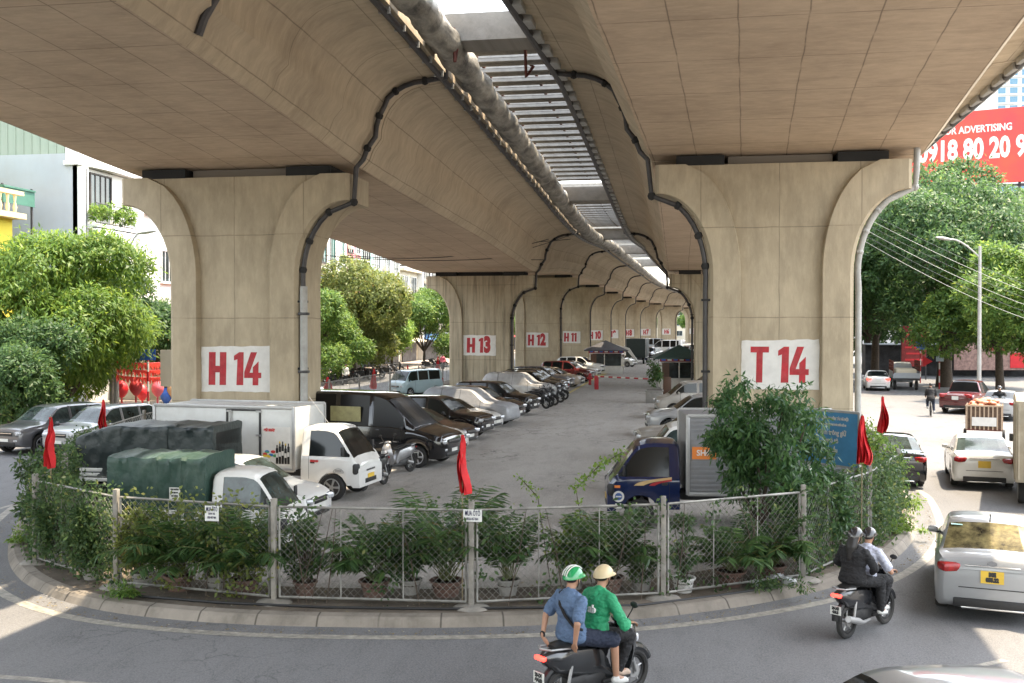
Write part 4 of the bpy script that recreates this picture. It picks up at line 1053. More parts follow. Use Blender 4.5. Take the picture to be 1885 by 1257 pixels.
    for k in 'lr':
        q = MB(); an, to = V(J['an'+k]), V(J['to'+k]); d = (to-an).normalized()
        limb(q, [an-d*.035+V((0, 0, -.035)), an+d*.05+V((0, 0, -.03)), to+V((0, 0, -.005)), to+d*.03+V((0, 0, -.01))], [.042, .046, .042, .03]); limb(q, [an+V((0, 0, .0)), an-d*.01+V((0, 0, -.03))], [.046, .044])
        fuse(q, 'shoe', shoe, root, .012, 3)
    if hair:
        h_ = MB(); h_.ball(hc-fx*.012+V((0, 0, .03)), 1, None, 20, 12, sq=(.105, .088, .105))
        if hair == 'long':
            limb(h_, [hc-fx*.06, hc-fx*.13+V((0, 0, -.16)), hc-fx*.17+V((0, 0, -.34))], [.085, .095, .05])
        fuse(h_, 'hair', M_HAIR, root, .014, 3)
    if helmet:
        m1, m2, stripe = helmet
        h_ = MB(); c = hc-fx*.005+V((0, 0, .035)); n = 24; rings = []
        for i in range(9):
            a = i/8*pi/2*.999; rings.append([tuple(c+fx*(.142*cos(t_)*cos(a))+sd*(.122*sin(t_)*cos(a))+V((0, 0, .125*sin(a)-.035*(1-cos(t_))*.5*(1-i/8)))) for t_ in [2*pi*j/n for j in range(n)]])
        h_.loft(rings, m1, cap=False); h_.add(rings[0], [list(range(n))], M_BLACKC)
        pk = []
        for j in range(-5, 6):
            t_ = j/5*.9; pk.append(j)
        brim = [tuple(c+fx*(.14*cos(j/6*1.2))+sd*(.122*sin(j/6*1.2))+V((0, 0, .012))) for j in range(-6, 7)]; brim2 = [tuple(c+fx*(.14*cos(j/6*1.2)+.065*cos(j/6*1.5))+sd*(.118*sin(j/6*1.2))+V((0, 0, -.008))) for j in range(-6, 7)]
        brim3 = [tuple(V(q)+V((0, 0, -.008))) for q in brim2]; brim4 = [tuple(V(q)+V((0, 0, -.01))) for q in brim]
        m_ = len(brim); vs = brim+brim2+brim3+brim4; fs = []
        for r_ in range(4):
            for i in range(m_-1): fs.append((r_*m_+i, r_*m_+i+1, ((r_+1) % 4)*m_+i+1, ((r_+1) % 4)*m_+i))
        h_.add(vs, fs, m2, True)
        hh = h_.build('helmet', None, root)
        st = MB()
        for s_ in (-1, 1): st.tube([hc+sd*s_*.088+V((0, 0, .03)), hc+sd*s_*.078+fx*.02+V((0, 0, -.05)), hc+sd*s_*.02+fx*.05+V((0, 0, -.118))], .007, M_BLACKC, 6)
        st.build('chin_strap', None, hh)
        if stripe:
            s2 = MB()
            for off in (-.035, .035, 0): s2.tube([c+fx*(.146*cos(a))+sd*off+V((0, 0, .129*sin(a)*sqrt(max(.1, 1-(off/.125)**2)))) for a in [pi*.2+pi*.75*i/12 for i in range(13)]], .007, stripe, 6)
            s2.build('helmet_stripe', None, hh)
    return root
def scooter(label, loc, rz, pm, group=None, hero=True, name='motor_scooter', lit=True, plate='29\n8846', tilt=0):
    root = thing(name, label, 'motor scooter', loc, rz, group); root.rotation_euler = (tilt, 0, rz)
    seg = 24 if hero else 14
    for x, st in ((.66, .0), (-.60, .0)):
        b = MB(); b.tube([(x+.245*cos(a), 0, .29+.245*sin(a)) for a in [2*pi*i/seg for i in range(seg)]], .048, M_TYRE, 8, closed=True)
        wl = b.build('wheel', None, root)
        q = MB(); q.tube([(x+.185*cos(a), 0, .29+.185*sin(a)) for a in [2*pi*i/seg for i in range(seg)]], .018, M_PLAST, 6, closed=True)
        for k in range(5): a = 2*pi*k/5+.3; q.cyl((x, 0, .29), (x+.18*cos(a), 0, .29+.18*sin(a)), .014, M_STEEL, 6)
        q.cyl((x, -.07, .29), (x, .07, .29), .035, M_STEEL, 10); q.lathe([(.0, -.045), (.09, -.045), (.09, -.038)], M_STEEL, 14, T=Matrix.Translation((x, 0, .29)), axis='Y')
        q.build('rim', None, wl)
    # rear body shell
    st = [(-.92, .74, .80, .03), (-.86, .66, .83, .09), (-.7, .55, .84, .135), (-.45, .48, .82, .15), (-.2, .42, .79, .145), (0, .36, .74, .13), (.12, .30, .60, .12), (.2, .28, .42, .12)]
    b = MB(); rings = []
    for x, z0, z1, w_ in st:
        zm = (z0+z1)/2; rings.append([(x, -w_*.5, z0), (x, -w_*.9, z0+(zm-z0)*.5), (x, -w_, zm), (x, -w_*.85, z1-.03), (x, -w_*.5, z1), (x, w_*.5, z1), (x, w_*.85, z1-.03), (x, w_, zm), (x, w_*.9, z0+(zm-z0)*.5), (x, w_*.5, z0)])
    b.loft(rings, pm); b.build('rear_fairing', None, root)
    b = MB(); rings = []
    for x, z, w_, h in [(-.74, .86, .08, .04), (-.68, .865, .13, .07), (-.45, .87, .15, .085), (-.25, .855, .15, .085), (-.12, .82, .15, .085), (.08, .80, .12, .08), (.2, .80, .06, .05)]:
        rings.append([(x, w_*cos(t), z+h*.5*sin(t)) for t in [2*pi*i/12 for i in range(12)]])
    b.loft(rings, M_BLACKC if not hero else mat('seat_vinyl', (.015, .015, .015), .4)); b.build('seat', None, root)
    b = MB(); b.box((.25, 0, .30), (.5, .30, .07), M_PLAST, bev=.03).box((-.1, 0, .34), (.4, .22, .2), M_PLAST, bev=.05); b.build('floorboard', None, root)
    # leg shield + nose
    b = MB(); rings = []
    for z, x, w_, d in [(.30, .44, .13, .05), (.45, .47, .19, .07), (.62, .50, .21, .09), (.78, .52, .19, .12), (.90, .50, .14, .12), (.98, .46, .10, .08)]:
        rings.append([(x-.03, -w_, z), (x+d*.5, -w_*.85, z), (x+d*1.3, -w_*.35, z), (x+d*1.5, 0, z), (x+d*1.3, w_*.35, z), (x+d*.5, w_*.85, z), (x-.03, w_, z), (x-.05, w_*.5, z), (x-.05, -w_*.5, z)])
    b.loft(rings, pm); b.build('leg_shield', None, root)
    MB().box((.66, 0, .74), (.08, .2, .12), M_LAMP, bev=.04).build('headlight', None, root)
    b = MB(); b.tube([(.66+.31*cos(a), 0, .29+.31*sin(a)) for a in [pi*.12+pi*.62*i/8 for i in range(9)]], .055, pm, 8); b.build('front_fender', None, root)
    b = MB()
    for s_ in (-1, 1): b.cyl((.66, s_*.075, .29), (.52, s_*.07, .72), .022, M_STEEL, 8)
    b.build('fork', None, root)
    b = MB(); b.ball((.42, 0, 1.02), 1, pm, 12, 8, sq=(.09, .13, .06))
    b.tube([(.34, -.34, 1.03), (.38, -.2, 1.05), (.43, 0, 1.03), (.38, .2, 1.05), (.34, .34, 1.03)], .015, M_PLAST, 8)
    for s_ in (-1, 1): b.cyl((.345, s_*.24, 1.04), (.335, s_*.36, 1.03), .02, M_PLAST, 10); b.cyl((.40, s_*.2, 1.045), (.42, s_*.34, 1.02), .006, M_STEEL, 6)
    hb_ = b.build('handlebar', None, root)
    for s_ in (-1, 1):
        MB().tube([(.39, s_*.17, 1.05), (.40, s_*.24, 1.16), (.40, s_*.27, 1.22)], .008, M_PLAST, 6).ball((.40, s_*.29, 1.25), 1, M_PLAST, 10, 6, sq=(.018, .07, .042)).build('mirror', None, root)
    b = MB(); b.box((-.36, 0, .36), (.42, .2, .2), M_PLAST, bev=.06).tube([(-.1, -.13, .25), (-.35, -.15, .25), (-.5, -.155, .30), (-.85, -.165, .40)], [.025, .03, .055, .055], M_STEEL, 10).cyl((-.35, .1, .36), (-.62, .1, .29), .05, M_STEEL, 10); b.build('engine', None, root)
    b = MB()
    for s_ in (-1, 1): b.cyl((-.60, s_*.12, .30), (-.52, s_*.12, .62), .022, M_STEEL, 8)
    b.build('shock_absorber', None, root)
    b = MB(); b.tube([(-.60+.33*cos(a), 0, .29+.33*sin(a)) for a in [pi*.45+pi*.5*i/8 for i in range(9)]], .05, M_PLAST, 8).box((-.93, 0, .45), (.03, .16, .22), M_PLAST, bev=.01, T=None); b.build('rear_mudguard', None, root)
    MB().box((-.93, 0, .765), (.06, .18, .055), M_BRAKE if lit else M_TAIL, bev=.02).build('tail_light', None, root)
    MB().tube([(-.55, -.13, .84), (-.85, -.12, .87), (-.93, 0, .88), (-.85, .12, .87), (-.55, .13, .84)], .014, M_STEEL, 8).build('grab_rail', None, root)
    if hero:
        pl = MB().box((-.955, 0, .53), (.008, .19, .14), M_WPLATE).build('licence_plate', None, root)
        text('plate_number', plate, .045, M_INK, pl, (-.961, 0, .53), (pi/2, 0, -pi/2), bold=.006, xs=.8)
    return root
def seated(dx, zl, lean, hands, feet, knees=None, head_off=(0, 0, 0), sw=.2, hipw=.09):
    """hips at dx; lean = forward lean of the chest; returns joints"""
    pel = V((dx, 0, zl+.12)); waist = pel+V((lean*.35, 0, .17)); chest = pel+V((lean*.8, 0, .38)); neck = pel+V((lean*1.05, 0, .535)); head = neck+V((lean*.25+.03, 0, .14))+V(head_off)
    J = dict(pelvis=tuple(pel), waist=tuple(waist), chest=tuple(chest), neck=tuple(neck), head=tuple(head))
    for s_, k in ((1, 'l'), (-1, 'r')):
        J['sh'+k] = tuple(chest+V((0.01, s_*sw, .055))); J['wr'+k] = tuple(V(hands[k][0])); J['ha'+k] = tuple(V(hands[k][1]))
        m = (V(J['sh'+k])+V(J['wr'+k]))/2; L_ = (V(J['sh'+k])-V(J['wr'+k])).length; d = sqrt(max(0, .285**2-(L_/2)**2)); J['el'+k] = tuple(m+V(hands[k][2]).normalized()*d)
        J['hp'+k] = tuple(pel+V((.02, s_*hipw, -.03))); J['kn'+k] = tuple(V(knees[k])); J['an'+k] = tuple(V(feet[k])); J['to'+k] = tuple(V(feet[k])+V((.13, s_*.02, -.045)))
    return J
# --- the two riders in the foreground
a, c = P(1022, 1318), P(1166, 1272); hd = heading(a, c); m = (a+c)/2; sl_ = (m.x, m.y, 0); hd1 = hd
scooter('black and white scooter carrying two men at the bottom centre', sl_, hd, mat('black_white_fairing', (.03, .032, .035), .2, var=.3, scale=2, coat=.8), plate='29-D1\n674.82')
M_HGREEN = mat('green_helmet', (.02, .30, .10), .2, var=.06, coat=.6); M_HCREAM = mat('cream_helmet', (.62, .50, .30), .35, var=.06); M_HBLACK = mat('black_helmet', (.025, .025, .028), .2, var=.1, coat=.5)
J = seated(-.02, .80, .10, {'l': ((.27, .30, 1.05), (.36, .33, 1.045), (-.2, .6, -.6)), 'r': ((.27, -.30, 1.05), (.36, -.33, 1.045), (-.2, -.6, -.6))}, {'l': (.22, .17, .43), 'r': (.24, -.17, .43)}, {'l': (.42, .17, .84), 'r': (.42, -.19, .84)})
dr = person('driver in a green jacket and cream helmet steering the foreground scooter', J, sl_, hd, 'jacket', M_GREENJ, 'trousers', M_BLACKC, vox=.011, shoe=mat('tan_sandal', (.55, .42, .33), .7), helmet=(M_HCREAM, M_HCREAM, None), hair='short')
text('jacket_lettering', 'ab', .10, M_WHITE, dr, (-.135, -.07, 1.24), (pi/2-.12, 0, -pi/2), bold=.002, depth=.012)
MB().tube([(0.09+.0, -.235+.07*cos(t), 1.21+.07*sin(t)) for t in [2*pi*i/12 for i in range(12)]], .012, mat('tan_band', (.45, .38, .27), .7), 6, closed=True, T=Matrix.Identity(4)).build('sleeve_band', None, dr)
J = seated(-.42, .86, -.02, {'l': ((-.72, .20, .95), (-.72, .13, .89), (-.4, .8, 0)), 'r': ((-.58, -.24, .93), (-.54, -.2, .86), (-.7, -.6, .1))}, {'l': (.02, .26, .42), 'r': (.10, -.27, .38)}, {'l': (.06, .25, .88), 'r': (.07, -.26, .86)}, head_off=(.03, 0, 0))
pa = person('passenger in a blue short-sleeved shirt and green helmet on the foreground scooter', J, sl_, hd, 'shirt', M_DENIM, 'shorts', M_NAVYC, short_sleeve=True, shorts=True, vox=.011, helmet=(M_HGREEN, M_HGREEN, M_WHITE), hair='short', curl=.5, torso_w=1.08)
MB().tube([(-.36, .13, 1.52), (-.50, .12, 1.47), (-.585, .03, 1.36), (-.595, -.08, 1.24), (-.55, -.19, 1.12), (-.42, -.2, 1.06)], .02, M_BLACKC, 8).build('shoulder_strap', None, pa)
MB().tube([V(J['wrl'])+V((.0, .034*cos(t), .034*sin(t)+.02)) for t in [2*pi*i/10 for i in range(10)]], .012, M_BLACKC, 6, closed=True).build('wristwatch', None, pa)
# --- the two riders by the fence on the right
a, c = P(1556, 1176), P(1628, 1148); hd = heading(a, c); m = (a+c)/2; sl2 = (m.x, m.y, 0)
scooter('dark scooter carrying two riders round the island on the right', sl2, hd, mat('charcoal_fairing', (.02, .021, .024), .22, var=.2, coat=.6), plate='29-X5\n418.5')
J = seated(-.02, .80, .08, {'l': ((.27, .30, 1.05), (.36, .33, 1.045), (-.2, .6, -.6)), 'r': ((.27, -.30, 1.05), (.36, -.33, 1.045), (-.1, -.6, -.7))}, {'l': (.22, .17, .43), 'r': (.24, -.17, .43)}, {'l': (.42, .17, .84), 'r': (.42, -.19, .84)})
person('driver in a pale lilac shirt steering the scooter on the right', J, sl2, hd, 'shirt', M_LILAC, 'trousers', M_BLACKC, short_sleeve=True, vox=.012, helmet=(M_HBLACK, M_HBLACK, None), hair='short')
J = seated(-.42, .86, .04, {'l': ((-.12, .18, 1.05), (-.05, .12, 1.05), (-.4, .8, -.3)), 'r': ((-.12, -.18, 1.05), (-.05, -.12, 1.05), (-.4, -.8, -.3))}, {'l': (.02, .26, .42), 'r': (.06, -.24, .40)}, {'l': (.06, .25, .88), 'r': (.07, -.24, .86)})
person('woman all in black with long hair and black helmet riding behind the lilac shirt', J, sl2, hd, 'jacket', M_BLACKC, 'trousers', M_BLACKC, vox=.012, helmet=(M_HBLACK, M_HBLACK, None), hair='long', torso_w=1.15)
for o in COL.objects:
    if o.parent is None and o.get('label') and (o.location-V(sl2)).length < .01: o.scale = (.93,)*3
# --- cyclist
p = P(1713, 766); hd = R(80)
rb = thing('bicycle', 'dark bicycle ridden away along the sunlit right road', 'bicycle', (p.x, p.y, 0), hd)
for x in (.52, -.52):
    b = MB(); b.tube([(x+.32*cos(t), 0, .34+.32*sin(t)) for t in [2*pi*i/24 for i in range(24)]], .02, M_TYRE, 6, closed=True)
    for k in range(8): b.cyl((x, 0, .34), (x+.31*cos(k*pi/4), 0, .34+.31*sin(k*pi/4)), .003, M_STEEL, 4)
    b.build('wheel', None, rb)
b = MB()
for q in ([(-.52, 0, .34), (-.08, 0, .30), (-.2, 0, .85), (-.52, 0, .34)], [(-.08, 0, .30), (.36, 0, .78), (-.16, 0, .72)], [(.52, 0, .34), (.36, 0, .8), (.33, 0, 1.0)]): b.tube(q, .016, M_PLAST, 6)
b.build('frame', None, rb); MB().tube([(.28, -.27, 1.0), (.36, -.1, 1.02), (.36, .1, 1.02), (.28, .27, 1.0)], .014, M_PLAST, 6).build('handlebar', None, rb); MB().ball((-.22, 0, .9), 1, M_PLAST, 10, 6, sq=(.13, .08, .035)).build('saddle', None, rb)
MB().cyl((-.08, -.12, .18), (-.08, .12, .42), .012, M_STEEL, 6).box((-.08, -.15, .18), (.1, .08, .02), M_PLAST).box((-.08, .15, .42), (.1, .08, .02), M_PLAST).build('pedals', None, rb)
J = seated(-.2, .85, .22, {'l': ((.24, .23, 1.04), (.32, .23, 1.01), (-.3, .2, -.9)), 'r': ((.24, -.23, 1.04), (.32, -.23, 1.01), (-.3, -.2, -.9))}, {'l': (-.12, .16, .52), 'r': (-.1, -.16, .30)}, {'l': (.16, .15, .86), 'r': (.08, -.14, .72)})
person('cyclist in dark shirt and trousers seen from behind on the right road', J, (p.x, p.y, 0), hd, 'shirt', M_BLACKC, 'trousers', M_NAVYC, short_sleeve=True, vox=.02, hair='short')
# --- parked motorbikes
PMB = 'parked motor scooters beneath the viaduct'
P_SIL = mat('silver_scooter_plastic', (.32, .32, .33), .3, .4, var=.2, coat=.5)
p = P(735, 872, GZ); scooter('silver scooter parked facing the aisle beside the black van', (p.x, p.y, GZ), R(-112), P_SIL, PMB, hero=True, lit=False, tilt=.12, name='parked_scooter')
p = PD(690, 880, 29.8); scooter('dark scooter half hidden behind the cab of the white box truck', (p.x, p.y, GZ), R(-100), mat('dark_scooter_plastic', (.02, .02, .022), .3, var=.3), PMB, hero=False, lit=False, tilt=.1, name='parked_scooter')
proto = None
spots = [(1012, 752), (1018, 749), (1026, 746), (1036, 741), (1043, 736)]
words = ['nearest dark scooter in the row beside the silver-covered car', 'second scooter in the row beside the silver-covered car', 'middle scooter in the row beside the silver-covered car', 'fourth scooter in the row beside the silver-covered car', 'farthest scooter in the row beside the silver-covered car']
for i, ((x, y), wd) in enumerate(zip(spots, words)):
    p = P(x, y, GZ); lc = (p.x-.8, p.y, GZ)
    if proto is None: proto = scooter(wd, lc, R(-20), MATS['dark_scooter_plastic'], PMB, hero=False, lit=False, name='parked_scooter')
    else: dup(proto, lc, R(-20+4*i), wd)
# ================================================================ foliage
import numpy as np
RNG = np.random.default_rng(11)
def leafmat(name, c1, c2, trans=.45, rough=.5, c3=None):
    m = bpy.data.materials.new(name); m.use_nodes = True; nt = m.node_tree; nt.nodes.clear(); L = nt.links.new
    out = nd(nt, 'ShaderNodeOutputMaterial'); ge = nd(nt, 'ShaderNodeNewGeometry'); cr = nd(nt, 'ShaderNodeValToRGB')
    L(ge.outputs['Random Per Island'], cr.inputs[0]); cr.color_ramp.elements[0].color = (*c1, 1); cr.color_ramp.elements[1].color = (*c2, 1)
    if c3: e = cr.color_ramp.elements.new(.93); e.color = (*c2, 1); cr.color_ramp.elements[-1].color = (*c3, 1)
    p = nd(nt, 'ShaderNodeBsdfPrincipled'); p.inputs['Roughness'].default_value = rough; p.inputs['Specular IOR Level'].default_value = .35; L(cr.outputs[0], p.inputs['Base Color'])
    t = nd(nt, 'ShaderNodeBsdfTranslucent'); hs = nd(nt, 'ShaderNodeHueSaturation'); hs.inputs['Hue'].default_value = .475; hs.inputs['Value'].default_value = 1.7; L(cr.outputs[0], hs.inputs['Color']); L(hs.outputs[0], t.inputs[0])
    mx = nd(nt, 'ShaderNodeMixShader'); mx.inputs[0].default_value = trans; L(p.outputs[0], mx.inputs[1]); L(t.outputs[0], mx.inputs[2]); L(mx.outputs[0], out.inputs[0])
    MATS[name] = m; return m
L_MANGO = leafmat('mango_leaves', (.05, .12, .02), (.15, .24, .035), c3=(.27, .33, .07))
L_DARK = leafmat('dark_tree_leaves', (.028, .07, .026), (.075, .15, .045), c3=(.14, .2, .06))
L_LIGHT = leafmat('light_tree_leaves', (.05, .12, .028), (.14, .23, .045), c3=(.25, .3, .06))
L_OLIVE = leafmat('olive_tree_leaves', (.08, .11, .03), (.17, .21, .055), c3=(.26, .22, .07))
L_FICUS = leafmat('ficus_leaves', (.025, .075, .03), (.08, .16, .05), rough=.4)
L_PALM = leafmat('palm_leaves', (.03, .075, .028), (.085, .16, .05), rough=.4, c3=(.16, .13, .04))
L_IVY = leafmat('ivy_leaves', (.03, .07, .028), (.09, .15, .05), c3=(.22, .24, .08))
L_BRIGHT = leafmat('bright_leaves', (.08, .17, .03), (.18, .28, .05))
M_BARK = mat('bark', (.10, .075, .055), .9, var=.25, scale=8, bump=.8)
M_POT = mat('clay_pot', (.16, .09, .07), .8, var=.2, scale=5, dirt=.4); M_POTG = mat('grey_pot', (.30, .29, .27), .8, var=.15, scale=5, dirt=.4)
def leafmesh(name, pos, ax, nrm, ln, wd, m, parent, bend=.12):
    """each leaf a kite of four corners"""
    n = len(pos); ax = ax/np.linalg.norm(ax, axis=1, keepdims=True); sd = np.cross(ax, nrm); sd /= (np.linalg.norm(sd, axis=1, keepdims=True)+1e-9)
    up = np.cross(sd, ax); ln = np.broadcast_to(np.asarray(ln, float), (n,))[:, None]; wd = np.broadcast_to(np.asarray(wd, float), (n,))[:, None]
    v = np.empty((n, 4, 3)); v[:, 0] = pos; v[:, 1] = pos+ax*ln*.45+sd*wd*.5-up*ln*.03; v[:, 2] = pos+ax*ln-up*ln*bend; v[:, 3] = pos+ax*ln*.45-sd*wd*.5-up*ln*.03
    me = bpy.data.meshes.new(name); me.vertices.add(4*n); me.vertices.foreach_set('co', v.reshape(-1)); me.loops.add(4*n); me.loops.foreach_set('vertex_index', np.arange(4*n, dtype=np.int32))
    me.polygons.add(n); me.polygons.foreach_set('loop_start', np.arange(0, 4*n, 4, dtype=np.int32)); me.update(calc_edges=True); me.materials.append(m)
    o = bpy.data.objects.new(name, me); COL.objects.link(o)
    if parent: o.parent = parent
    return o
def unit(n): q = RNG.normal(size=(n, 3)); return q/np.linalg.norm(q, axis=1, keepdims=True)
def tree(label, loc, h, cw, th, m, nclus=2200, per=9, ln=.26, wd=.07, seed=1, group=None, name='street_tree', lobes=16, trunk_r=.16, flat=1.0, droop=.35, spread=.38, lr=.95):
    global RNG
    RNG = np.random.default_rng(seed); rd = random.Random(seed)
    root = thing(name, label, 'tree', loc, 0, group)
    cz = (h+th)/2; hz = (h-th)/2; hw = cw/2
    C = []; Rr = []
    for i in range(lobes):
        d = unit(1)[0]; k = rd.uniform(.25, .80) if i else 0; C.append((d[0]*hw*k, d[1]*hw*k, cz+d[2]*hz*k)); Rr.append(lr*rd.uniform(.26, .46)*min(hw, hz*1.3))
    C = np.array(C); Rr = np.array(Rr)
    n = nclus*2; li = RNG.integers(0, lobes, n); d = unit(n); d[:, 2] = np.abs(d[:, 2])*np.where(RNG.random(n) < .72, 1, -1); r = RNG.uniform(.72, 1.06, n)
    p = C[li]+d*(Rr[li]*r)[:, None]*np.array([1, 1, .8*flat])
    keep = np.ones(n, bool)
    for c, rr in zip(C, Rr): keep &= (np.linalg.norm(p-c, axis=1) > rr*.66)
    p = p[keep][:nclus]; d = d[keep][:nclus]; k = len(p)
    pos = np.repeat(p, per, 0)+unit(k*per)*RNG.uniform(0, spread, k*per)[:, None]
    ax = unit(k*per)*.9+np.repeat(d, per, 0)*.5; ax[:, 2] -= droop
    nrm = np.repeat(d, per, 0)+unit(k*per)*.5; nrm[:, 2] += .5
    leafmesh('crown', pos, ax, nrm, ln*RNG.uniform(.7, 1.2, k*per), wd, m, root)
    b = MB(); lean = rd.uniform(-.2, .2)
    fork = V((lean, 0, th+ .1*h)); b.tube([(0, 0, -.1), (lean*.4, .05, th*.5), tuple(fork)], [trunk_r*1.25, trunk_r, trunk_r*.8], None, 10)
    for c in C[:9]: b.tube([tuple(fork*.92+V((0, 0, 0))), tuple(fork.lerp(V(c), .5)+V((rd.uniform(-.2, .2), rd.uniform(-.2, .2), .1))), tuple(c)], [trunk_r*.6, trunk_r*.4, trunk_r*.15], None, 6)
    b.build('trunk', M_BARK, root, fix=False)
    return root
def PG(px, X=None, Y=None, z=0):
    d = CAMM @ V((px-942.5, 28.5, -F))
    t = X/d.x if X is not None else Y/d.y
    return (d.x*t, d.y*t, z)
# left street trees
tree('big bright mango tree in front of the white balcony house', PG(128, -29.6), 9.6, 9.2, .3, L_MANGO, 6500, 9, .32, .095, 3, 'street trees', lobes=44, droop=.9, spread=.5, lr=.9)
tree('low dark green tree at the left edge below the mango tree', PG(22, -29.0), 5.4, 8.5, .2, L_DARK, 3000, 10, .24, .09, 4, 'street trees')
tree('dark tree between the mango tree and pier H14', PG(303, -30.5), 9.0, 7.2, .8, L_DARK, 3000, 9, .30, .10, 5, 'street trees')
tree('olive green tree seen right beside pier H14 through the left opening', PG(652, -30), 11.0, 12.5, .6, L_OLIVE, 5000, 8, .36, .15, 6, 'street trees', lobes=20)
tree('bright yellow-green tree in the middle of the left opening', PG(722, -31), 8.8, 12.5, .6, L_BRIGHT, 4000, 8, .34, .13, 7, 'street trees')
tree('spreading light tree beside the left edge of pier H13', PG(780, -31), 10.4, 17.0, .8, L_LIGHT, 5200, 8, .36, .13, 8, 'street trees')
tree('small dark tree just left of the olive tree behind pier H14', PG(598, -29.5), 8.4, 10.0, .6, L_LIGHT, 3200, 8, .3, .1, 9, 'street trees')
# trees far off along the left road
far_t = tree('distant tree glimpsed between the far piers', (-31, 150, 0), 9, 8, 2.5, L_LIGHT, 1500, 7, .5, .2, 12, 'distant trees beyond the viaduct')
for x, y, s_ in ((-31, 168, 1.0), (-31, 186, 1.1), (-30, 205, .9), (-29, 224, 1.1), (-26, 246, 1.0), (-20, 270, 1.2), (-12, 296, 1.2), (2, 330, 1.4), (14, 345, 1.5), (26, 352, 1.5), (-8, 345, 1.5), (42, 330, 1.5), (56, 300, 1.5), (50, 240, 1.3), (44, 200, 1.3)): dup(far_t, (x, y, 0), x*.7, scale=s_)
# right trees
tree('huge dark tree with a thick trunk behind the junction on the right', tuple(P(1738, 712)), 18, 18.5, 2.6, L_DARK, 8500, 8, .42, .16, 21, 'trees on the right', lobes=34, trunk_r=.55, spread=.45)
tree('dark tree left of the huge tree, next to pier T14', tuple(P(1610, 704)), 14.5, 13, 2.4, L_DARK, 4600, 8, .42, .16, 22, 'trees on the right', lobes=24, trunk_r=.35, spread=.45)
tree('lighter spreading tree nearest on the right behind the grey sedan', tuple(P(1842, 724)), 10.8, 13, 2.4, L_LIGHT, 4400, 8, .36, .13, 23, 'trees on the right', lobes=22, trunk_r=.28, spread=.4)
tree('tree cut by the right edge of the picture', tuple(P(1905, 735)), 12.0, 10.5, 2.2, L_LIGHT, 3400, 8, .36, .13, 24, 'trees on the right', lobes=18, trunk_r=.25, spread=.4)
tree('tall pale tree rising beneath the red billboard', tuple(P(1700, 690)), 21.5, 17, 3, L_DARK, 5600, 8, .5, .2, 25, 'trees on the right', lobes=26, trunk_r=.4, spread=.5)
tree('tree rising at the right edge below the billboard', tuple(P(1850, 692)), 18.5, 17, 3, L_LIGHT, 5000, 8, .5, .2, 26, 'trees on the right', lobes=24, trunk_r=.4, spread=.5)
tree('shadowed tree far down the right road', tuple(P(1600, 672)), 15, 17, 2.2, L_DARK, 3400, 8, .55, .25, 27, 'trees on the right', lobes=22, trunk_r=.4, spread=.6)
tree('shadowed tree behind the no-parking sign on the right', tuple(P(1780, 684)), 14, 16, 1.6, L_DARK, 3400, 8, .5, .22, 28, 'trees on the right', lobes=22, trunk_r=.4, spread=.6)
# ================================================================ fence round the island nose
GF = GZ
M_FPOST = mat('weathered_concrete_post', (.30, .28, .25), .8, var=.2, scale=6, dirt=.7)
M_WIRE = mat('grey_fence_wire', (.38, .37, .34), .6, .3, var=.3)
base = [P(66, 1036, GF), P(215, 1081, GF), P(505, 1109, GF), P(868, 1119, GF), P(1221, 1102, GF), P(1478, 1068, GF), P(1600, 1012, GF), P(1652, 962, GF)]
offl = offset(outline, 1.15)
lft = sorted([q for q in offl if q.x < -12 and base[0].y+2.2 < q.y < 102], key=lambda q: q.y)
LP = []; last = base[0].to_2d()
for q in lft:
    if (q-last).length > 3.4: LP.append(V((q.x, q.y, GF))); last = q
# fill long straight gaps
def fill(a, c, st=3.6):
    n = max(1, int((c-a).length/st)); return [a.lerp(c, i/n) for i in range(n)]
path = []
LP = LP[::-1]; seq = LP+[base[0]]
for a, c in zip(seq, seq[1:]): path += fill(a, c)
path += base
rt = [V((4.85, 26.5, GF)), V((5.15, 30, GF)), V((5.45, 33.5, GF)), V((5.7, 37, GF))]
path += rt
fence = thing('chain_link_fence', 'chain link fence with concrete posts enclosing the rounded end of the car park', 'fence')
FH = 1.62
def panel(a, c, near, idx):
    d = c-a; L_ = d.length; u = d.normalized(); e = .09
    b = MB(); A, C_ = a+u*e, c-u*e; z0, z1 = GF+.10, GF+FH; r = .022
    def bar(p, q): b.tube([p, q], r, None, 4, smooth=False)
    bar((A.x, A.y, z1), (C_.x, C_.y, z1)); bar((A.x, A.y, z0), (C_.x, C_.y, z0)); bar((A.x, A.y, z0), (A.x, A.y, z1)); bar((C_.x, C_.y, z0), (C_.x, C_.y, z1))
    for k in (1, 2):
        q = A.lerp(C_, k/3); b.tube([(q.x, q.y, z0), (q.x, q.y, z1)], .011, None, 4)
    fr_ = b.build('panel_frame', M_WIRE, fence)
    w_ = MB(); st = .085 if near else .15; rr = .0032 if near else .006; Hh = z1-z0; LL = (C_-A).length
    for s_ in (1, -1):
        k = -Hh
        while k < LL:
            u0, v0, u1, v1 = k, 0, k+Hh, Hh
            if u0 < 0: v0 = -u0; u0 = 0
            if u1 > LL: v1 = Hh-(u1-LL); u1 = LL
            if v1 > v0:
                if s_ < 0: v0, v1 = Hh-v0, Hh-v1
                p, q = A+u*u0, A+u*u1; w_.tube([(p.x, p.y, z0+v0), (q.x, q.y, z0+v1)], rr, None, 3, cap=False)
            k += st*1.414
    w_.build('wire_mesh', M_WIRE, fr_, fix=False)
for i, (a, c) in enumerate(zip(path, path[1:])):
    near = c.y < 24; panel(a, c, near, i)
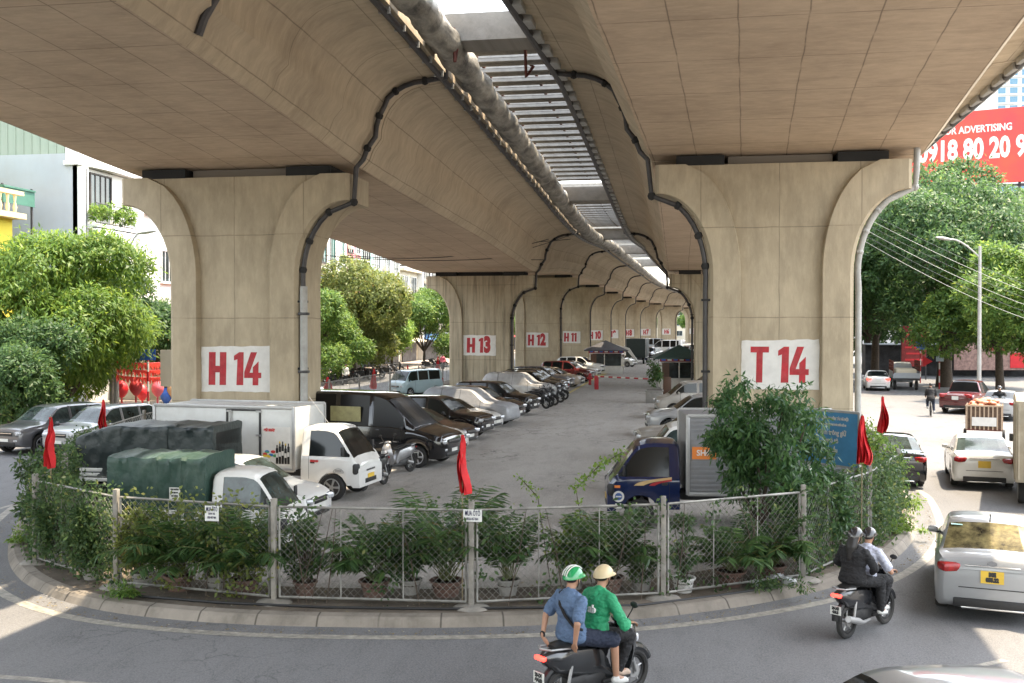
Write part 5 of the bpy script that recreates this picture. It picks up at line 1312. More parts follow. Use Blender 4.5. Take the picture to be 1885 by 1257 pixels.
for i, a in enumerate(path):
    near = a.y < 26
    MB().box((a.x, a.y, GF+.86), (.085, .11, 1.80), M_FPOST, bev=.012).build('post', None, fence).rotation_euler = (0, 0, 0)
    if near: MB().ball((a.x, a.y, GF+.0), 1, M_FPOST, 12, 6, sq=(.32, .28, .07)).build('post_footing', None, fence)
# base kerb of rubble along the fence: cable and debris
b = MB(); b.tube([P(230, 1098, GF)+V((0, 0, .03)), P(400, 1112, GF)+V((0, 0, .03)), P(600, 1121, GF)+V((0, 0, .03)), P(820, 1124, GF)+V((0, 0, .03)), P(1000, 1121, GF)+V((0, 0, .03)), P(1180, 1117, GF)+V((0, 0, .03)), P(1330, 1098, GF)+V((0, 0, .03)), P(1440, 1082, GF)+V((0, 0, .03))], .022, M_PLAST, 6)
tag(b.build('cable', None), 'black cable lying along the foot of the fence', 'cable')
# ---------------------------------------------------------------- plants
def pot(root, r, h, m, square=False):
    MB().lathe([(r*.72, 0), (r*.95, h*.85), (r*1.08, h*.88), (r*1.08, h), (r*.92, h), (r*.9, h*.9)], m, 16).build('pot', None, root)
    MB().cyl((0, 0, h*.6), (0, 0, h*.9), r*.9, mat('soil', (.05, .035, .025), .95), 14).build('soil', None, root)
def palm(label, loc, h, w_, n=26, seed=1, m=L_PALM, group='potted palms along the fence', potr=.26, pm=None, up=.55):
    rg = np.random.default_rng(seed); root = thing('potted_palm', label, 'plant', loc, rg.uniform(0, 6), group)
    pot(root, potr, .28, pm or M_POT); Ps, Ax, Nn = [], [], []; st = MB()
    for i in range(n):
        a = rg.uniform(0, 2*pi); el = rg.uniform(up+.2, 1.45); L_ = h*rg.uniform(.6, 1.08); dx, dy = cos(a), sin(a); p = np.array([rg.normal()*.05, rg.normal()*.05, .28]); pts = [p.copy()]; K = 13
        for k in range(K):
            e = el-1.15*(k/K)**2.2*(1.25-el*.4); p = p+np.array([dx*cos(e), dy*cos(e), sin(e)])*L_/K*1.0; pts.append(p.copy())
            if k > 3:
                ax = np.array([dx*cos(e), dy*cos(e), sin(e)]); sd = np.array([-dy, dx, 0]); nrm = np.cross(ax, sd)
                for s_ in (-1, 1):
                    for q in (0, .5): Ps.append(p-ax*L_/K*q); Ax.append(sd*s_*1.0+ax*.75+np.array([0, 0, -.35])+rg.normal(size=3)*.1); Nn.append(nrm+rg.normal(size=3)*.2)
        st.tube([tuple(q) for q in pts[::3]], .008, None, 4, cap=False)
    leafmesh('fronds', np.array(Ps), np.array(Ax), np.array(Nn), w_, .042, m, root, bend=.18)
    st.build('stems', mat('palm_stem', (.12, .14, .05), .6), root, fix=False)
    return root
def shrub(label, loc, h, w_, m, n=1400, ln=.10, wd=.045, seed=1, group=None, pt=True, dy=None, name='potted_shrub', base=.25, cat='plant', pm=None, droop=.2):
    rg = np.random.default_rng(seed); root = thing(name, label, cat, loc, 0, group)
    if pt: pot(root, .2, .26, pm or M_POTG)
    K = max(8, n//70); th = rg.uniform(0, 2*pi, K); rr = np.sqrt(rg.uniform(0, 1, K))*w_*.4; zz = base+(h-base)*rg.uniform(.08, .9, K); fl = 1-.35*((zz-base)/(h-base)-.45)**2*3
    C = np.stack([rr*np.cos(th)*fl, rr*np.sin(th)*fl*(dy or 1), zz], 1)
    pos = np.repeat(C, n//K, 0); k = len(pos); d = rg.normal(size=(k, 3)); d /= np.linalg.norm(d, axis=1, keepdims=True); pos = pos+d*rg.uniform(.02, .17, k)[:, None]*max(.6, w_); pos[:, 2] = np.clip(pos[:, 2], .12, None)
    ax = d+rg.normal(size=(k, 3))*.5; ax[:, 2] -= droop; nrm = rg.normal(size=(k, 3))*.5+np.array([0, 0, 1])
    leafmesh('leaves', pos, ax, nrm, ln*rg.uniform(.7, 1.3, k), wd, m, root)
    st = MB()
    if not pt: return root
    for c in C[:min(K, 14)]: st.tube([(0, 0, .1), (c[0]*.4, c[1]*.4, c[2]*.5), tuple(c)], [.018, .013, .005], None, 4, cap=False)
    st.build('stems', M_BARK, root, fix=False)
    return root
def inside(px, py, back=.55):
    p = P(px, py, GF); d = V((p.x, p.y, 0)).normalized(); q = p+d*back; return (q.x, q.y, GF)
palm('feathery palm in a clay pot left of the palm with the flag', inside(690, 1112), 1.35, .30, 47, 31, up=.35)
palm('tallest potted palm beneath the red flag beside the post with the notice', inside(822, 1112), 1.75, .32, 47, 32, potr=.28, up=.6)
palm('slim palm right of the post with the notice', inside(935, 1110), 1.35, .24, 30, 33, potr=.2, pm=M_POTG, up=.6)
palm('wide palm behind the green-jacketed rider', inside(1120, 1105), 1.3, .30, 47, 34, up=.35)
palm('palm in a clay pot left of the double post below the green truck', inside(452, 1108), 1.35, .30, 47, 35, up=.4)
palm('low palm just right of the middle fence gate post', inside(1345, 1092), 1.0, .26, 39, 36, up=.3)
palm('small bushy palm under the ficus by the fence', inside(1420, 1080), 1.1, .26, 39, 37, up=.3)
palm('dark palm in the second panel from the left', inside(330, 1100), 1.4, .28, 42, 38, up=.4)
shrub('thin shrub in a white bucket beside the middle gate post', inside(1258, 1104), 1.5, .5, L_PALM, 700, .10, .04, 41, 'potted shrubs along the fence', pm=M_WHITE)
shrub('thin dark shrub in a clay pot right of the second concrete post', inside(562, 1112), 1.6, .8, L_IVY, 1500, .11, .045, 42, 'potted shrubs along the fence', pm=M_POT)
shrub('bright green leafy shrub behind the foreground riders', inside(1055, 1098), 1.35, 1.0, L_BRIGHT, 1500, .11, .06, 43, 'potted shrubs along the fence')
shrub('broad dark shrub behind the notice with the phone number', inside(400, 1100), 1.5, 1.2, L_IVY, 2600, .11, .05, 44, 'potted shrubs along the fence')
shrub('pale variegated bush by the second post from the left', inside(262, 1092), 1.55, .9, L_OLIVE, 1800, .10, .05, 45, 'potted shrubs along the fence')
shrub('glossy bush left of the second post', inside(170, 1078), 1.4, 1.1, L_IVY, 2400, .11, .05, 46, 'potted shrubs along the fence')
shrub('dark bush at the far left corner of the fence', inside(108, 1050), 1.5, 1.1, L_IVY, 2400, .11, .05, 47, 'potted shrubs along the fence')
shrub('shrub between the two palms of the third panel', inside(755, 1108), 1.1, .7, L_PALM, 900, .10, .04, 48, 'potted shrubs along the fence')
shrub('sparse short shrub just left of the middle gate post', inside(1180, 1100), .9, .7, L_IVY, 500, .10, .05, 49, 'potted shrubs along the fence')
shrub('dark bush just beyond the fence corner at the far left', inside(75, 985), 1.9, 1.3, L_IVY, 2600, .12, .06, 50, 'potted shrubs along the fence')
# vines on panels
def vine(label, a, c, dens, m, z0=.1, z1=1.7, th=.14, seed=1, ln=.09, top=False, out=0):
    rg = np.random.default_rng(seed); d = c-a; L_ = d.length; n = int(L_*dens); u = np.array(d/L_); K = max(6, n//25)
    cu = rg.uniform(0, L_, K); cz = rg.uniform(z0, z1, K) if not top else z1-np.abs(rg.normal(size=K))*.22
    pos = np.array(a)[None, :]+u[None, :]*(np.repeat(cu, n//K)+rg.normal(size=(n//K)*K)*.13)[:, None]; k = len(pos); pos[:, 2] = GF+np.clip(np.repeat(cz, n//K)+rg.normal(size=k)*.13, .03, z1+.12)
    nr = np.array([u[1], -u[0], 0]); pos += nr[None, :]*(rg.normal(size=k)*th+out)[:, None]
    ax = rg.normal(size=(k, 3)); ax[:, 2] -= .5; nrm = nr[None, :]+rg.normal(size=(k, 3))*.7
    root = thing('climbing_vine', label, 'plant'); leafmesh('leaves', pos, ax, nrm, ln*rg.uniform(.7, 1.3, k), ln*.62, m, root)
    b = MB()
    for j in range(max(3, int(L_*1.5))):
        t = rg.uniform(0, L_); p = np.array(a)+u*t; q = p+u*rg.uniform(-.5, .5); b.tube([(p[0], p[1], GF), (p[0]*.5+q[0]*.5+.03, p[1]*.5+q[1]*.5, GF+z1*.5), (q[0], q[1], GF+z1*.95)], [.012, .009, .004], None, 4, cap=False)
    b.build('stems', M_BARK, root, fix=False)
    return root
i0 = len(path)-len(base)-len(rt)
B = base
vine('dense dark creeper covering the fence panel at the far left corner', path[i0-1], B[0], 1500, L_IVY, seed=1)
vine('dense creeper on the fence panel left of the second post', B[0], B[1], 1100, L_IVY, seed=2)
vine('creeper with pale new leaves on the fence panel under the green tarpaulin', B[1], B[2], 520, L_OLIVE, seed=3)
vine('wispy creeper on the fence panel left of the notice post', B[2], B[3], 110, L_IVY, seed=4, th=.06)
vine('wispy creeper on the fence panel behind the foreground riders', B[3], B[4], 110, L_IVY, seed=5, th=.06)
vine('thin creeper on the fence panel beneath the ficus', B[4], B[5], 110, L_IVY, seed=6, th=.06)
vine('thick dark creeper on the fence behind the right-hand scooter', B[5], B[6], 800, L_IVY, seed=7, th=.12)
vine('thick creeper at the right corner of the fence', B[6], B[7], 1700, L_IVY, seed=8, th=.15)
vine('sunlit yellow-green creeper on the fence beside the black sedan', B[7], rt[0], 1600, L_BRIGHT, seed=9, th=.16)
vine('sunlit creeper on the fence running past pier T14', rt[0], rt[1], 1300, L_LIGHT, seed=10, th=.16)
vine('creeper on the last fence panel beside pier T14', rt[1], rt[2], 900, L_LIGHT, seed=11, th=.16)
vine('dark creeper on the left fence behind the flag pole', path[i0-2], path[i0-1], 1100, L_IVY, seed=12)
vine('creeper on the left fence beside the dark tarpaulin truck', path[i0-3], path[i0-2], 700, L_IVY, seed=13)
def weeds(label, px, py, w_, h, m, n, seed): 
    p = P(px, py, GF); shrub(label, (p.x, p.y, GF), h, w_, m, n, .09, .03, seed, 'weeds round the island', pt=False, name='weed_clump', base=.02)
weeds('weed tuft on the kerb at the left tip of the island', 48, 1000, .9, .35, L_BRIGHT, 500, 61)
weeds('weed tuft at the foot of the second post', 235, 1100, .9, .22, L_LIGHT, 400, 62)
weeds('yellow-green weeds on the sunlit kerb at right', 1668, 985, 1.0, .35, L_BRIGHT, 600, 63)
weeds('sunlit weeds farther along the right kerb', 1664, 950, 1.0, .5, L_BRIGHT, 600, 64)
weeds('flat weeds by the fence foot left of the right-hand scooter', 1420, 1090, 1.4, .14, L_IVY, 400, 65)
# the ficus
tree('leafy ficus bush growing inside the fence in front of the blue banner', inside(1408, 1062, 1.3), 4.15, 3.1, .3, L_FICUS, 1100, 9, .16, .05, 71, None, 'ficus_tree', lobes=60, trunk_r=.07, spread=.2, lr=.6, droop=.8)
tree('second leafy ficus leaning over the right-hand fence post', inside(1512, 1045, .5), 2.1, 1.5, .2, L_FICUS, 600, 9, .13, .045, 72, None, 'ficus_tree', lobes=12, trunk_r=.05, spread=.16)
# arching bright shoot over the fence
rg = np.random.default_rng(5); pts = [P(1085, 1090, GF)+V((0, .5, 0)), PD(1060, 900, 18.0), PD(1100, 860, 18.3), PD(1145, 832, 18.6)]
fullp = [pts[0].lerp(pts[1], t/8) for t in range(4, 8)]+[pts[1].lerp(pts[2], t/8) for t in range(8)]+[pts[2].lerp(pts[3], t/8) for t in range(9)]
root = thing('bougainvillea_shoot', 'long pale green shoot arching above the fence before the blue truck', 'plant')
pp = np.repeat(np.array([tuple(q) for q in fullp]), 12, 0); pp = pp+rg.normal(size=pp.shape)*.045; leafmesh('leaves', pp, rg.normal(size=pp.shape), rg.normal(size=pp.shape), .08, .045, L_BRIGHT, root)
MB().tube([tuple(q) for q in [pts[0]]+fullp], .008, None, 5).build('stem', M_BARK, root)
root = thing('bougainvillea_shoot', 'short pale green shoot poking above the fence right of the notice', 'plant')
pts = [P(1010, 1100, GF)+V((0, .4, 0)), PD(990, 915, 18.0), PD(958, 880, 18.2)]; fullp = [pts[0].lerp(pts[1], t/10) for t in range(7, 10)]+[pts[1].lerp(pts[2], t/6) for t in range(7)]
pp = np.repeat(np.array([tuple(q) for q in fullp]), 9, 0); pp = pp+rg.normal(size=pp.shape)*.04; leafmesh('leaves', pp, rg.normal(size=pp.shape), rg.normal(size=pp.shape), .07, .04, L_BRIGHT, root)
MB().tube([tuple(q) for q in [pts[0]]+fullp], .008, None, 5).build('stem', M_BARK, root)
# ---------------------------------------------------------------- flags
M_FLAG = mat('red_flag_cloth', (.62, .012, .018), .75, var=.18, scale=5)
M_BAMBOO = mat('bamboo_pole', (.34, .27, .16), .7, var=.2, scale=8)
def flag(label, x, y, z0, ztop, L_, w_, seed, lean=0):
    rd = random.Random(seed); root = thing('flag', label, 'flag', (x, y, z0), rd.uniform(-.6, .6), 'red flags on bamboo poles')
    H_ = ztop-z0; MB().tube([(0, 0, 0), (lean*.5, 0, H_*.5), (lean, 0, H_)], .011, M_BAMBOO, 6).build('flag_pole', None, root)
    rows = []; n = 16; m_ = 13
    for i in range(n+1):
        t = i/n; r = []
        for j in range(m_+1):
            s_ = j/m_-.5; w2 = w_*(.12+.88*min(1, t*1.3)**1.1)*(1 if t < .9 else 1-.15*(t-.9)/.1); off = .06*sin(t*5+seed)*t
            r.append((lean*(1-t*L_/H_)+s_*w2+off+.02*sin(j*2+t*3), .075*sin(j*2.3+t*1.5+seed)*min(1, t*2)+.03*sin(t*9+j), H_-.03-t*L_*(1-.10*abs(s_)*(1 if seed % 2 else -1))-.06*max(0, s_)*t))
        rows.append(r)
    b = MB(); b.loft(rows, M_FLAG, closed=False, cap=False); b.build('flag_cloth', None, root, fix=False)
def flagpx(label, px, ytop, ybot, pyd, w_, seed, z0=GF):
    """pyd: depth in metres; heights from the picture"""
    t = PD(px, ytop, pyd); q = PD(px, ybot, pyd); flag(label, t.x, t.y, z0, t.z, t.z-q.z, w_, seed)
flagpx('red flag on the left corner of the fence, before the silver off-roader', 93, 765, 860, 20.6, .20, 1)
flagpx('red flag by the dark tarpaulin truck and the silver off-roader', 190, 734, 790, 27, .22, 2)
flagpx('red flag on the post with the notice in the middle of the fence', 851, 797, 907, 17.4, .19, 3)
flagpx('biggest red flag, hanging in front of the blue banner', 1587, 762, 848, 20.4, .30, 4)
flagpx('red flag on the right fence above the black sedan', 1625, 728, 795, 27, .24, 5)
flagpx('red flag right beside the drain pipe of pier H14', 603, 693, 722, 58, .6, 6)
flagpx('red flag above the roof of the black van', 688, 678, 716, 67, .5, 7)
flagpx('red flag in front of the pale blue minibus', 750, 672, 708, 75, .45, 8)
flagpx('farthest red flag at the left foot of pier H13', 806, 655, 690, 88, .45, 9)
# ---------------------------------------------------------------- notices
M_PAPER = mat('paper', (.72, .72, .70), .7, var=.04, dirt=.15)
def notice(label, px, py, dist, w_, h, lines, yaw=0):
    p = PD(px, py, dist); root = tag(MB().box((0, 0, 0), (w_, .008, h), M_PAPER).build('notice', None, None, loc=p), label, 'notice', 'car buying notices'); root.rotation_euler = (0, 0, yaw)
    for tx, z, s_, xs in lines: text('lettering', tx, s_, mat('notice_ink', (.03, .035, .09), .6), root, (0, -.007, z), (pi/2, 0, 0), bold=s_*.02, xs=xs)
notice('white notice with MUA OTO lettering on the fence below the green tarpaulin', 390, 945, 17.6, .25, .26, [('MUA ÔTÔ', .07, .075, .42), ('BÁN XE', -.005, .035, .7), ('0326 857 864', -.07, .04, .5)])
notice('white notice with MUA OTO lettering on the post beneath the middle flag', 870, 949, 16.95, .31, .2, [('MUA ÔTÔ', .035, .085, .47), ('0326 857 864', -.055, .045, .55)])
# blue banner
a, c = PD(1466, 815, 22.8), PD(1580, 815, 21.4); yw = heading(a, c); mid = (a+c)/2; W_ = (c-a).to_2d().length
M_BLUEB = mat('blue_banner', (.06, .27, .52), .5, var=.1, scale=3)
bn = thing('banner', 'faded blue information banner on a steel frame behind the ficus', 'banner', (mid.x, mid.y, GF), yw)
zc = 2.28; MB().box((0, 0, zc), (W_+.04, .03, 1.12), M_BLUEB).build('banner_panel', None, bn)
b = MB()
for x in (-W_/2-.03, W_/2+.03): b.box((x, 0, zc), (.05, .06, 1.2), M_STEEL)
for z in (zc-.58, zc+.58): b.box((0, 0, z), (W_+.04, .06, .05), M_STEEL)
for x in (-.5, W_/2-.35): b.box((x, .03, .9), (.1, .06, 1.7), M_WHITE)
b.build('banner_frame', None, bn)
for tx, z, s_, xs, x in (('TỔNG CÔNG TY VẬN TẢI HÀ NỘI', .42, .058, .72, .14), ('CÔNG TY TNHH MTV KHAI THÁC ĐIỂM ĐỖ XE', .29, .038, .7, .14), ('Điểm trông giữ', .12, .11, .8, .15), ('xe ô tô', -.05, .11, .8, .15), ('Gầm cầu', -.25, .10, .8, .1), ('Hotline: 024.3773', -.44, .05, .8, .05)):
    text('lettering', tx, s_, M_WHITE, bn, (x, -.022, zc+z), (pi/2, 0, 0), bold=.004, xs=xs)
b = MB(); b.tube([(-W_/2+.2+.13*cos(t), -.022, zc+.36+.13*sin(t)) for t in [2*pi*i/24 for i in range(24)]], .012, M_WHITE, 4, closed=True).tube([(-W_/2+.2+.08*cos(t), -.022, zc+.36+.05*sin(t)) for t in [2*pi*i/20 for i in range(20)]], .012, M_WHITE, 4, closed=True); b.build('emblem', None, bn)

# fallen leaves and grit along the kerb and the foot of the fence
rg = np.random.default_rng(9); Q = []
for k, (off_, z_) in enumerate(((-.28, .006), (.75, GZ+.004), (1.6, GZ+.004))):
    row = [q for q in offset(outline, off_) if q.y < 45]
    for i in range(len(row)-1):
        a, c = row[i], row[i+1]
        if (c-a).length > 6: continue
        for t in range(int((c-a).length*(26, 40, 30)[k])):
            q = a.lerp(c, rg.random()); Q.append((q.x+rg.normal()*(.07, .22, .4)[k], q.y+rg.normal()*(.07, .22, .4)[k], z_+rg.random()*.006))
for k in range(500): pass
Q = np.array([q for q in Q]); ax = rg.normal(size=Q.shape); ax[:, 2] *= .12; nr = np.tile([0, 0, 1.0], (len(Q), 1))+rg.normal(size=Q.shape)*.2
m_ = leafmat('fallen_leaves', (.10, .07, .03), (.24, .19, .09), .1, c3=(.4, .38, .33))
tag(leafmesh('leaf_litter', Q, ax, nr, .05*rg.uniform(.4, 1.3, len(Q)), .03, m_, None), kind='stuff')
for i, (px, py, s_) in enumerate(((1425, 1070, 1.2), (1452, 1078, 1), (1360, 1062, .7), (1395, 1080, .8))):
    p = P(px, py, GZ); b = MB(); b.ball((0, 0, .07*s_), .1*s_, mat('plastic_bag', (.6, .62, .62), .35, alpha=.75), 12, 8, sq=(1.3, 1, .75))
    for j, v in enumerate(b.v): q = V(v); b.v[j] = tuple(q*(1+.35*mnoise.noise(q*22+V((i, 0, 0)))))
    tag(b.build('plastic_bag', None, None, loc=p), ('big crumpled clear plastic bag at the foot of the ficus fence', 'second plastic bag beside the big one by the fence', 'small plastic bag inside the fence under the ficus', 'plastic bag between the low palms and the fence')[i], 'plastic bag', 'plastic bags by the fence')
# ================================================================ buildings
def wallm(name, col, dirt=.25, dc=(.3, .28, .25)): return mat(name, col, .85, var=.05, scale=.6, dirt=dirt, dirtcol=dc, stretch=(1, 1, .4))
W_WHITE = wallm('white_render', (.66, .66, .64)); W_GREY = wallm('grey_render', (.36, .39, .42)); W_CREAM = wallm('cream_render', (.60, .54, .42)); W_YEL = wallm('yellow_render', (.62, .50, .05), .12, (.4, .3, .05))
W_GREEN = wallm('green_tin', (.20, .25, .20)); W_PINK = wallm('pink_render', (.55, .22, .26)); W_AQUA = wallm('aqua_render', (.35, .52, .50)); W_TAN = wallm('tan_render', (.46, .34, .24)); W_PALEB = wallm('pale_blue_render', (.42, .52, .58))
M_PANE = mat('window_pane', (.05, .07, .075), .12, var=.4, scale=.8, spec=.7); M_PANEG = mat('green_window_pane', (.06, .17, .15), .15, var=.3, scale=.8)
M_FRW = mat('white_window_frame', (.6, .6, .58), .6); M_FRD = mat('dark_window_frame', (.05, .04, .035), .6); M_IRON = mat('iron_railing', (.05, .05, .055), .6)
def window(parent, p, ax, nr, w_, h, fm=M_FRW, pm=M_PANE, div=2, sill=True):
    """p centre on the wall, ax along the wall, nr outwards"""
    ax, nr = V(ax), V(nr); yaw = atan2(ax.y, ax.x); T = Matrix.Translation(V(p)) @ Matrix.Rotation(yaw, 4, 'Z')
    s_ = 1 if (Matrix.Rotation(yaw, 3, 'Z') @ V((0, 1, 0))).dot(nr) > 0 else -1
    b = MB(); t = .09
    for x in (-w_/2, w_/2): b.box((x, s_*.03, 0), (t, .16, h+t), fm, T=T)
    for z in (-h/2, h/2): b.box((0, s_*.03, z), (w_-t, .15, t), fm, T=T)
    for k in range(1, div): b.box((-w_/2+w_*k/div, s_*.02, 0), (.06, .1, h-t), fm, T=T)
    if sill: b.box((0, s_*.08, -h/2-t), (w_+.25, .28, .08), fm, T=T)
    f = b.build('window', None, parent)
    MB().box((0, s_*.012, 0), (w_-t, .03, h-t), pm, T=T).build('window_pane', None, f)
    return f
def railing(parent, a, c, z, h=.95, n=14, m=None):
    a, c = V(a), V(c); b = MB(); m = m or M_IRON
    for zz in (z+.08, z+h): b.tube([(a.x, a.y, zz), (c.x, c.y, zz)], .03, m, 4)
    for k in range(n+1): q = a.lerp(c, k/n); b.tube([(q.x, q.y, z), (q.x, q.y, z+h)], .014, m, 4)
    return b.build('railing', None, parent)
def house(label, x, y0, y1, h, m, storeys, seed, style=0, depth=14, group=None, pm=M_PANE, face=1, top=True):
    """a narrow house whose front is the plane x, facing +x (face=1) or -x"""
    rd = random.Random(seed); root = thing('tube_house', label, 'house', (x, (y0+y1)/2, 0), 0, group); w_ = y1-y0
    MB().box((-face*depth/2, 0, h/2), (depth, w_-.03, h), m).build('wall', None, root)
    sh = h/storeys
    MB().box((face*.15, 0, h+.1), (1.0, w_+.02-.05, .28), m if rd.random() < .5 else W_WHITE).box((-face*depth/2, 0, h+.35), (depth-.6, w_-.5, .3), m).build('roof', None, root)
    for s_ in range(storeys):
        z = s_*sh
        if s_ == 0:
            MB().box((face*.06, 0, 1.5), (.12, w_*.78, 2.7), mat('shop_shutter', (.16, .16, .17), .5, var=.4, scale=1.5)).build('shop_front', None, root)
            am = rd.choice([M_RED, mat('green_awning', (.05, .2, .12), .7), mat('blue_awning', (.05, .15, .35), .7), W_CREAM]); MB().prism([(0, 3.25), (face*1.5, 2.75), (face*1.5, 2.7), (0, 3.15)], am, -w_*.46, w_*.46).build('awning', None, root)
            MB().box((face*.2, 0, 3.55), (.12, w_*.8, .55), am if am is not W_CREAM else M_RED).build('shop_sign', None, root)
            continue
        n = 1 if w_ < 4.6 else 2
        for k in range(n):
            yy = (-w_/2+w_*(k+.5)/n); ww = (w_/n)*(.62 if style != 1 else .42); wh = sh*(.62 if style != 1 else .72)
            window(root, (face*.0, yy, z+sh*.52), (0, 1, 0), (face, 0, 0), ww, wh, M_FRW if rd.random() < .6 else M_FRD, pm, 3 if ww > 1.8 else 2)
        if rd.random() < .7:
            MB().box((face*.28, w_*rd.choice((-.4, .4)), z+sh*.35), (.4, .8, .55), W_CREAM, bev=.03).build('air_conditioner', None, root)
        if style in (0, 2) and rd.random() < .75:
            MB().box((face*.55, 0, z+.02), (1.1, w_*.92, .16), W_WHITE if m is not W_WHITE else W_GREY).build('balcony', None, root)
            railing(root, (face*1.05, -w_*.44, 0), (face*1.05, w_*.44, 0), z+.1, .9, 12)
    return root
# pale row on the left road
names = [('narrow white house with tall windows behind the olive tree', W_WHITE, 14.5), ('tan house with stacked balconies in the left opening', W_TAN, 16), ('pale blue-grey house next to the tan one', W_PALEB, 15.5), ('cream house with green glass left of the pink one', W_CREAM, 17.5), ('narrow white house with green glass bays', W_WHITE, 18), ('narrow pink house in the left opening', W_PINK, 16), ('aqua house nearest the pier H13 flare', W_AQUA, 18), ('white house beyond the aqua house', W_WHITE, 14), ('cream house glimpsed through the arch of pier H13', W_CREAM, 12)]
y = 77.5
for i, (lb, m_, h_) in enumerate(names):
    w_ = (6.5, 5.0, 6.5, 5.5, 6, 5, 8, 8, 9)[i]; house(lb, -36, y, y+w_, h_, m_, max(3, int(h_/3.5)), i, (1, 0, 2, 0, 1, 0, 2, 0, 0)[i], pm=M_PANEG if i in (3, 4) else M_PANE, group='narrow houses along the left road'); y += w_
hs = None
for i in range(11):
    nm = ('white', 'cream', 'grey', 'aqua', 'tan', 'yellow', 'white', 'grey', 'cream', 'pink', 'white')[i]
    house('small distant %s house far along the left road, number %d from the arch' % (nm, i+1) if False else 'distant house far along the left road', -36+max(0, cx(y)+14.7), y, y+9, (13, 15, 11, 16, 12, 14, 17, 13, 15, 12, 16)[i], (W_WHITE, W_CREAM, W_GREY, W_AQUA, W_TAN, W_YEL, W_WHITE, W_GREY, W_CREAM, W_PINK, W_WHITE)[i], 4, 30+i, group='distant houses far along the left road'); y += 9
# white house with the planted balcony
wh = thing('corner_house', 'white house with a rounded parapet and a planted balcony above the mango tree', 'house', (-36, 0, 0))
MB().box((-9, 60, 7.55), (18, 7, 15.1), W_GREY).build('side_wall', None, wh)
MB().box((.14, 60, 7.2), (.3, 7.0, 14.3), W_WHITE).box((.35, 56.75, 7.2), (.7, .5, 14.3), W_WHITE).box((.35, 63.2, 7.2), (.7, .45, 14.3), W_WHITE).build('front_wall', None, wh)
b = MB(); b.loft([[(.35+.35*sin(pi*k/14), 56.4+7.1*k/14, z) for k in range(15)]+[(-.4, 63.5, z), (-.4, 56.4, z)] for z in (14.6, 15.9)], W_WHITE, smooth=False); b.loft([[(.5+.4*sin(pi*k/14), 56.3+7.3*k/14, z) for k in range(15)]+[(-.5, 63.6, z), (-.5, 56.3, z)] for z in (14.4, 14.65)], W_WHITE, smooth=False); b.build('parapet', None, wh)
window(wh, (.3, 58.9, 13.0), (0, 1, 0), (1, 0, 0), 2.3, 2.2, M_FRD, M_PANE, 4); window(wh, (.3, 59.5, 7.4), (0, 1, 0), (1, 0, 0), 2.6, 2.0, M_FRW, M_PANE, 3)
MB().box((.6, 59.1, 10.8), (1.4, 4.4, .25), W_WHITE).box((1.15, 59.1, 10.2), (.3, 4.4, 1.1), W_WHITE).build('balcony', None, wh); railing(wh, (1.2, 57, 0), (1.2, 61.2, 0), 10.95, 1.25, 20)
for i, (yy, s_) in enumerate(((57.2, 1), (58.1, 1.1), (59.1, .9), (60, 1.1), (60.9, 1))): shrub('leafy plant %s on the white house balcony' % ('at the left end', 'second from the left', 'in the middle', 'fourth from the left', 'at the right end')[i], (-36+1.2, yy, 10.9), 1.4*s_, 1.1, L_LIGHT if i % 2 else L_BRIGHT, 420, .2, .09, 80+i, 'balcony plants', name='balcony_plant', pt=False)
b = MB(); b.tube([(.73, 56.75, 14.2), (.73, 56.75, 3)], .025, M_IRON, 6); b.build('wall_cable', None, wh)
h2 = thing('corner_house', 'lower white house with a barred window right of the balcony house', 'house', (-36.5, 0, 0))
MB().box((-8, 70, 6.2), (16.8, 13.4, 12.4), W_WHITE).build('wall', None, h2); window(h2, (.4, 68.2, 9.0), (0, 1, 0), (1, 0, 0), 2.2, 2.2, M_FRW, M_PANE, 4); window(h2, (.4, 73.5, 9.0), (0, 1, 0), (1, 0, 0), 2.2, 2.2, M_FRW, M_PANE, 4); MB().box((.2, 70, 12.5), (1.2, 13.5, .3), W_WHITE).build('roof', None, h2)
# tin-clad building behind
tb = thing('warehouse', 'tall green tin-clad building rising behind the white house', 'building', (-62, 76, 0)); b = MB(); b.box((0, 0, 10.6), (40, 12, 21.2), W_GREEN)
for k in range(60): b.box((-19.6+k*.66, -6.03, 10.6), (.1, .06, 21.0), W_GREEN)
b.build('wall', None, tb); MB().box((0, 0, 21.3), (41, 13, .3), W_GREEN).build('roof', None, tb); window(tb, (7.2, -6.06, 19.6), (1, 0, 0), (0, -1, 0), 1.7, 1.9, M_FRW, M_FRW, 2)
# lower blue-grey block and green canopy
bb = thing('low_building', 'low blue-grey wall block between the yellow house and the mango tree', 'building', (-38.6, 55.2, 0)); MB().box((0, 0, 4.0), (5.5, 2.4, 8.0), W_PALEB).build('wall', None, bb); window(bb, (.5, -1.2, 6.0), (1, 0, 0), (0, -1, 0), 1.2, 1.2)
ca = thing('rooftop_canopy', 'green tin canopy on a steel frame above the yellow house', 'canopy', (-39.6, 53.0, 0)); MB().prism([(-5, 13.4), (2.6, 12.6), (2.6, 12.5), (-5, 13.25)], mat('green_canopy_tin', (.05, .15, .11), .6, var=.1), -1.4, 1.4).box((2.5, 0, 12.1), (.06, 2.8, .9), mat('green_canopy_tin', (.05, .15, .11))).box((-1.2, -1.4, 12.2), (7.4, .06, .8), MATS['green_canopy_tin']).build('roof', None, ca)
b = MB()
for x in (-4.8, -1, 2.4):
    for yy in (-1.3, 1.3): b.box((x, yy, 6.4), (.1, .1, 12.6), M_IRON)
for k in range(16): b.box((-4.8+k*.48, -1.3, 9.9), (.03, .03, 2.4), M_IRON)
b.box((-1.2, -1.3, 11.1), (7.2, .06, .06), M_IRON).box((-1.2, -1.3, 8.7), (7.2, .06, .06), M_IRON); b.build('frame', None, ca)
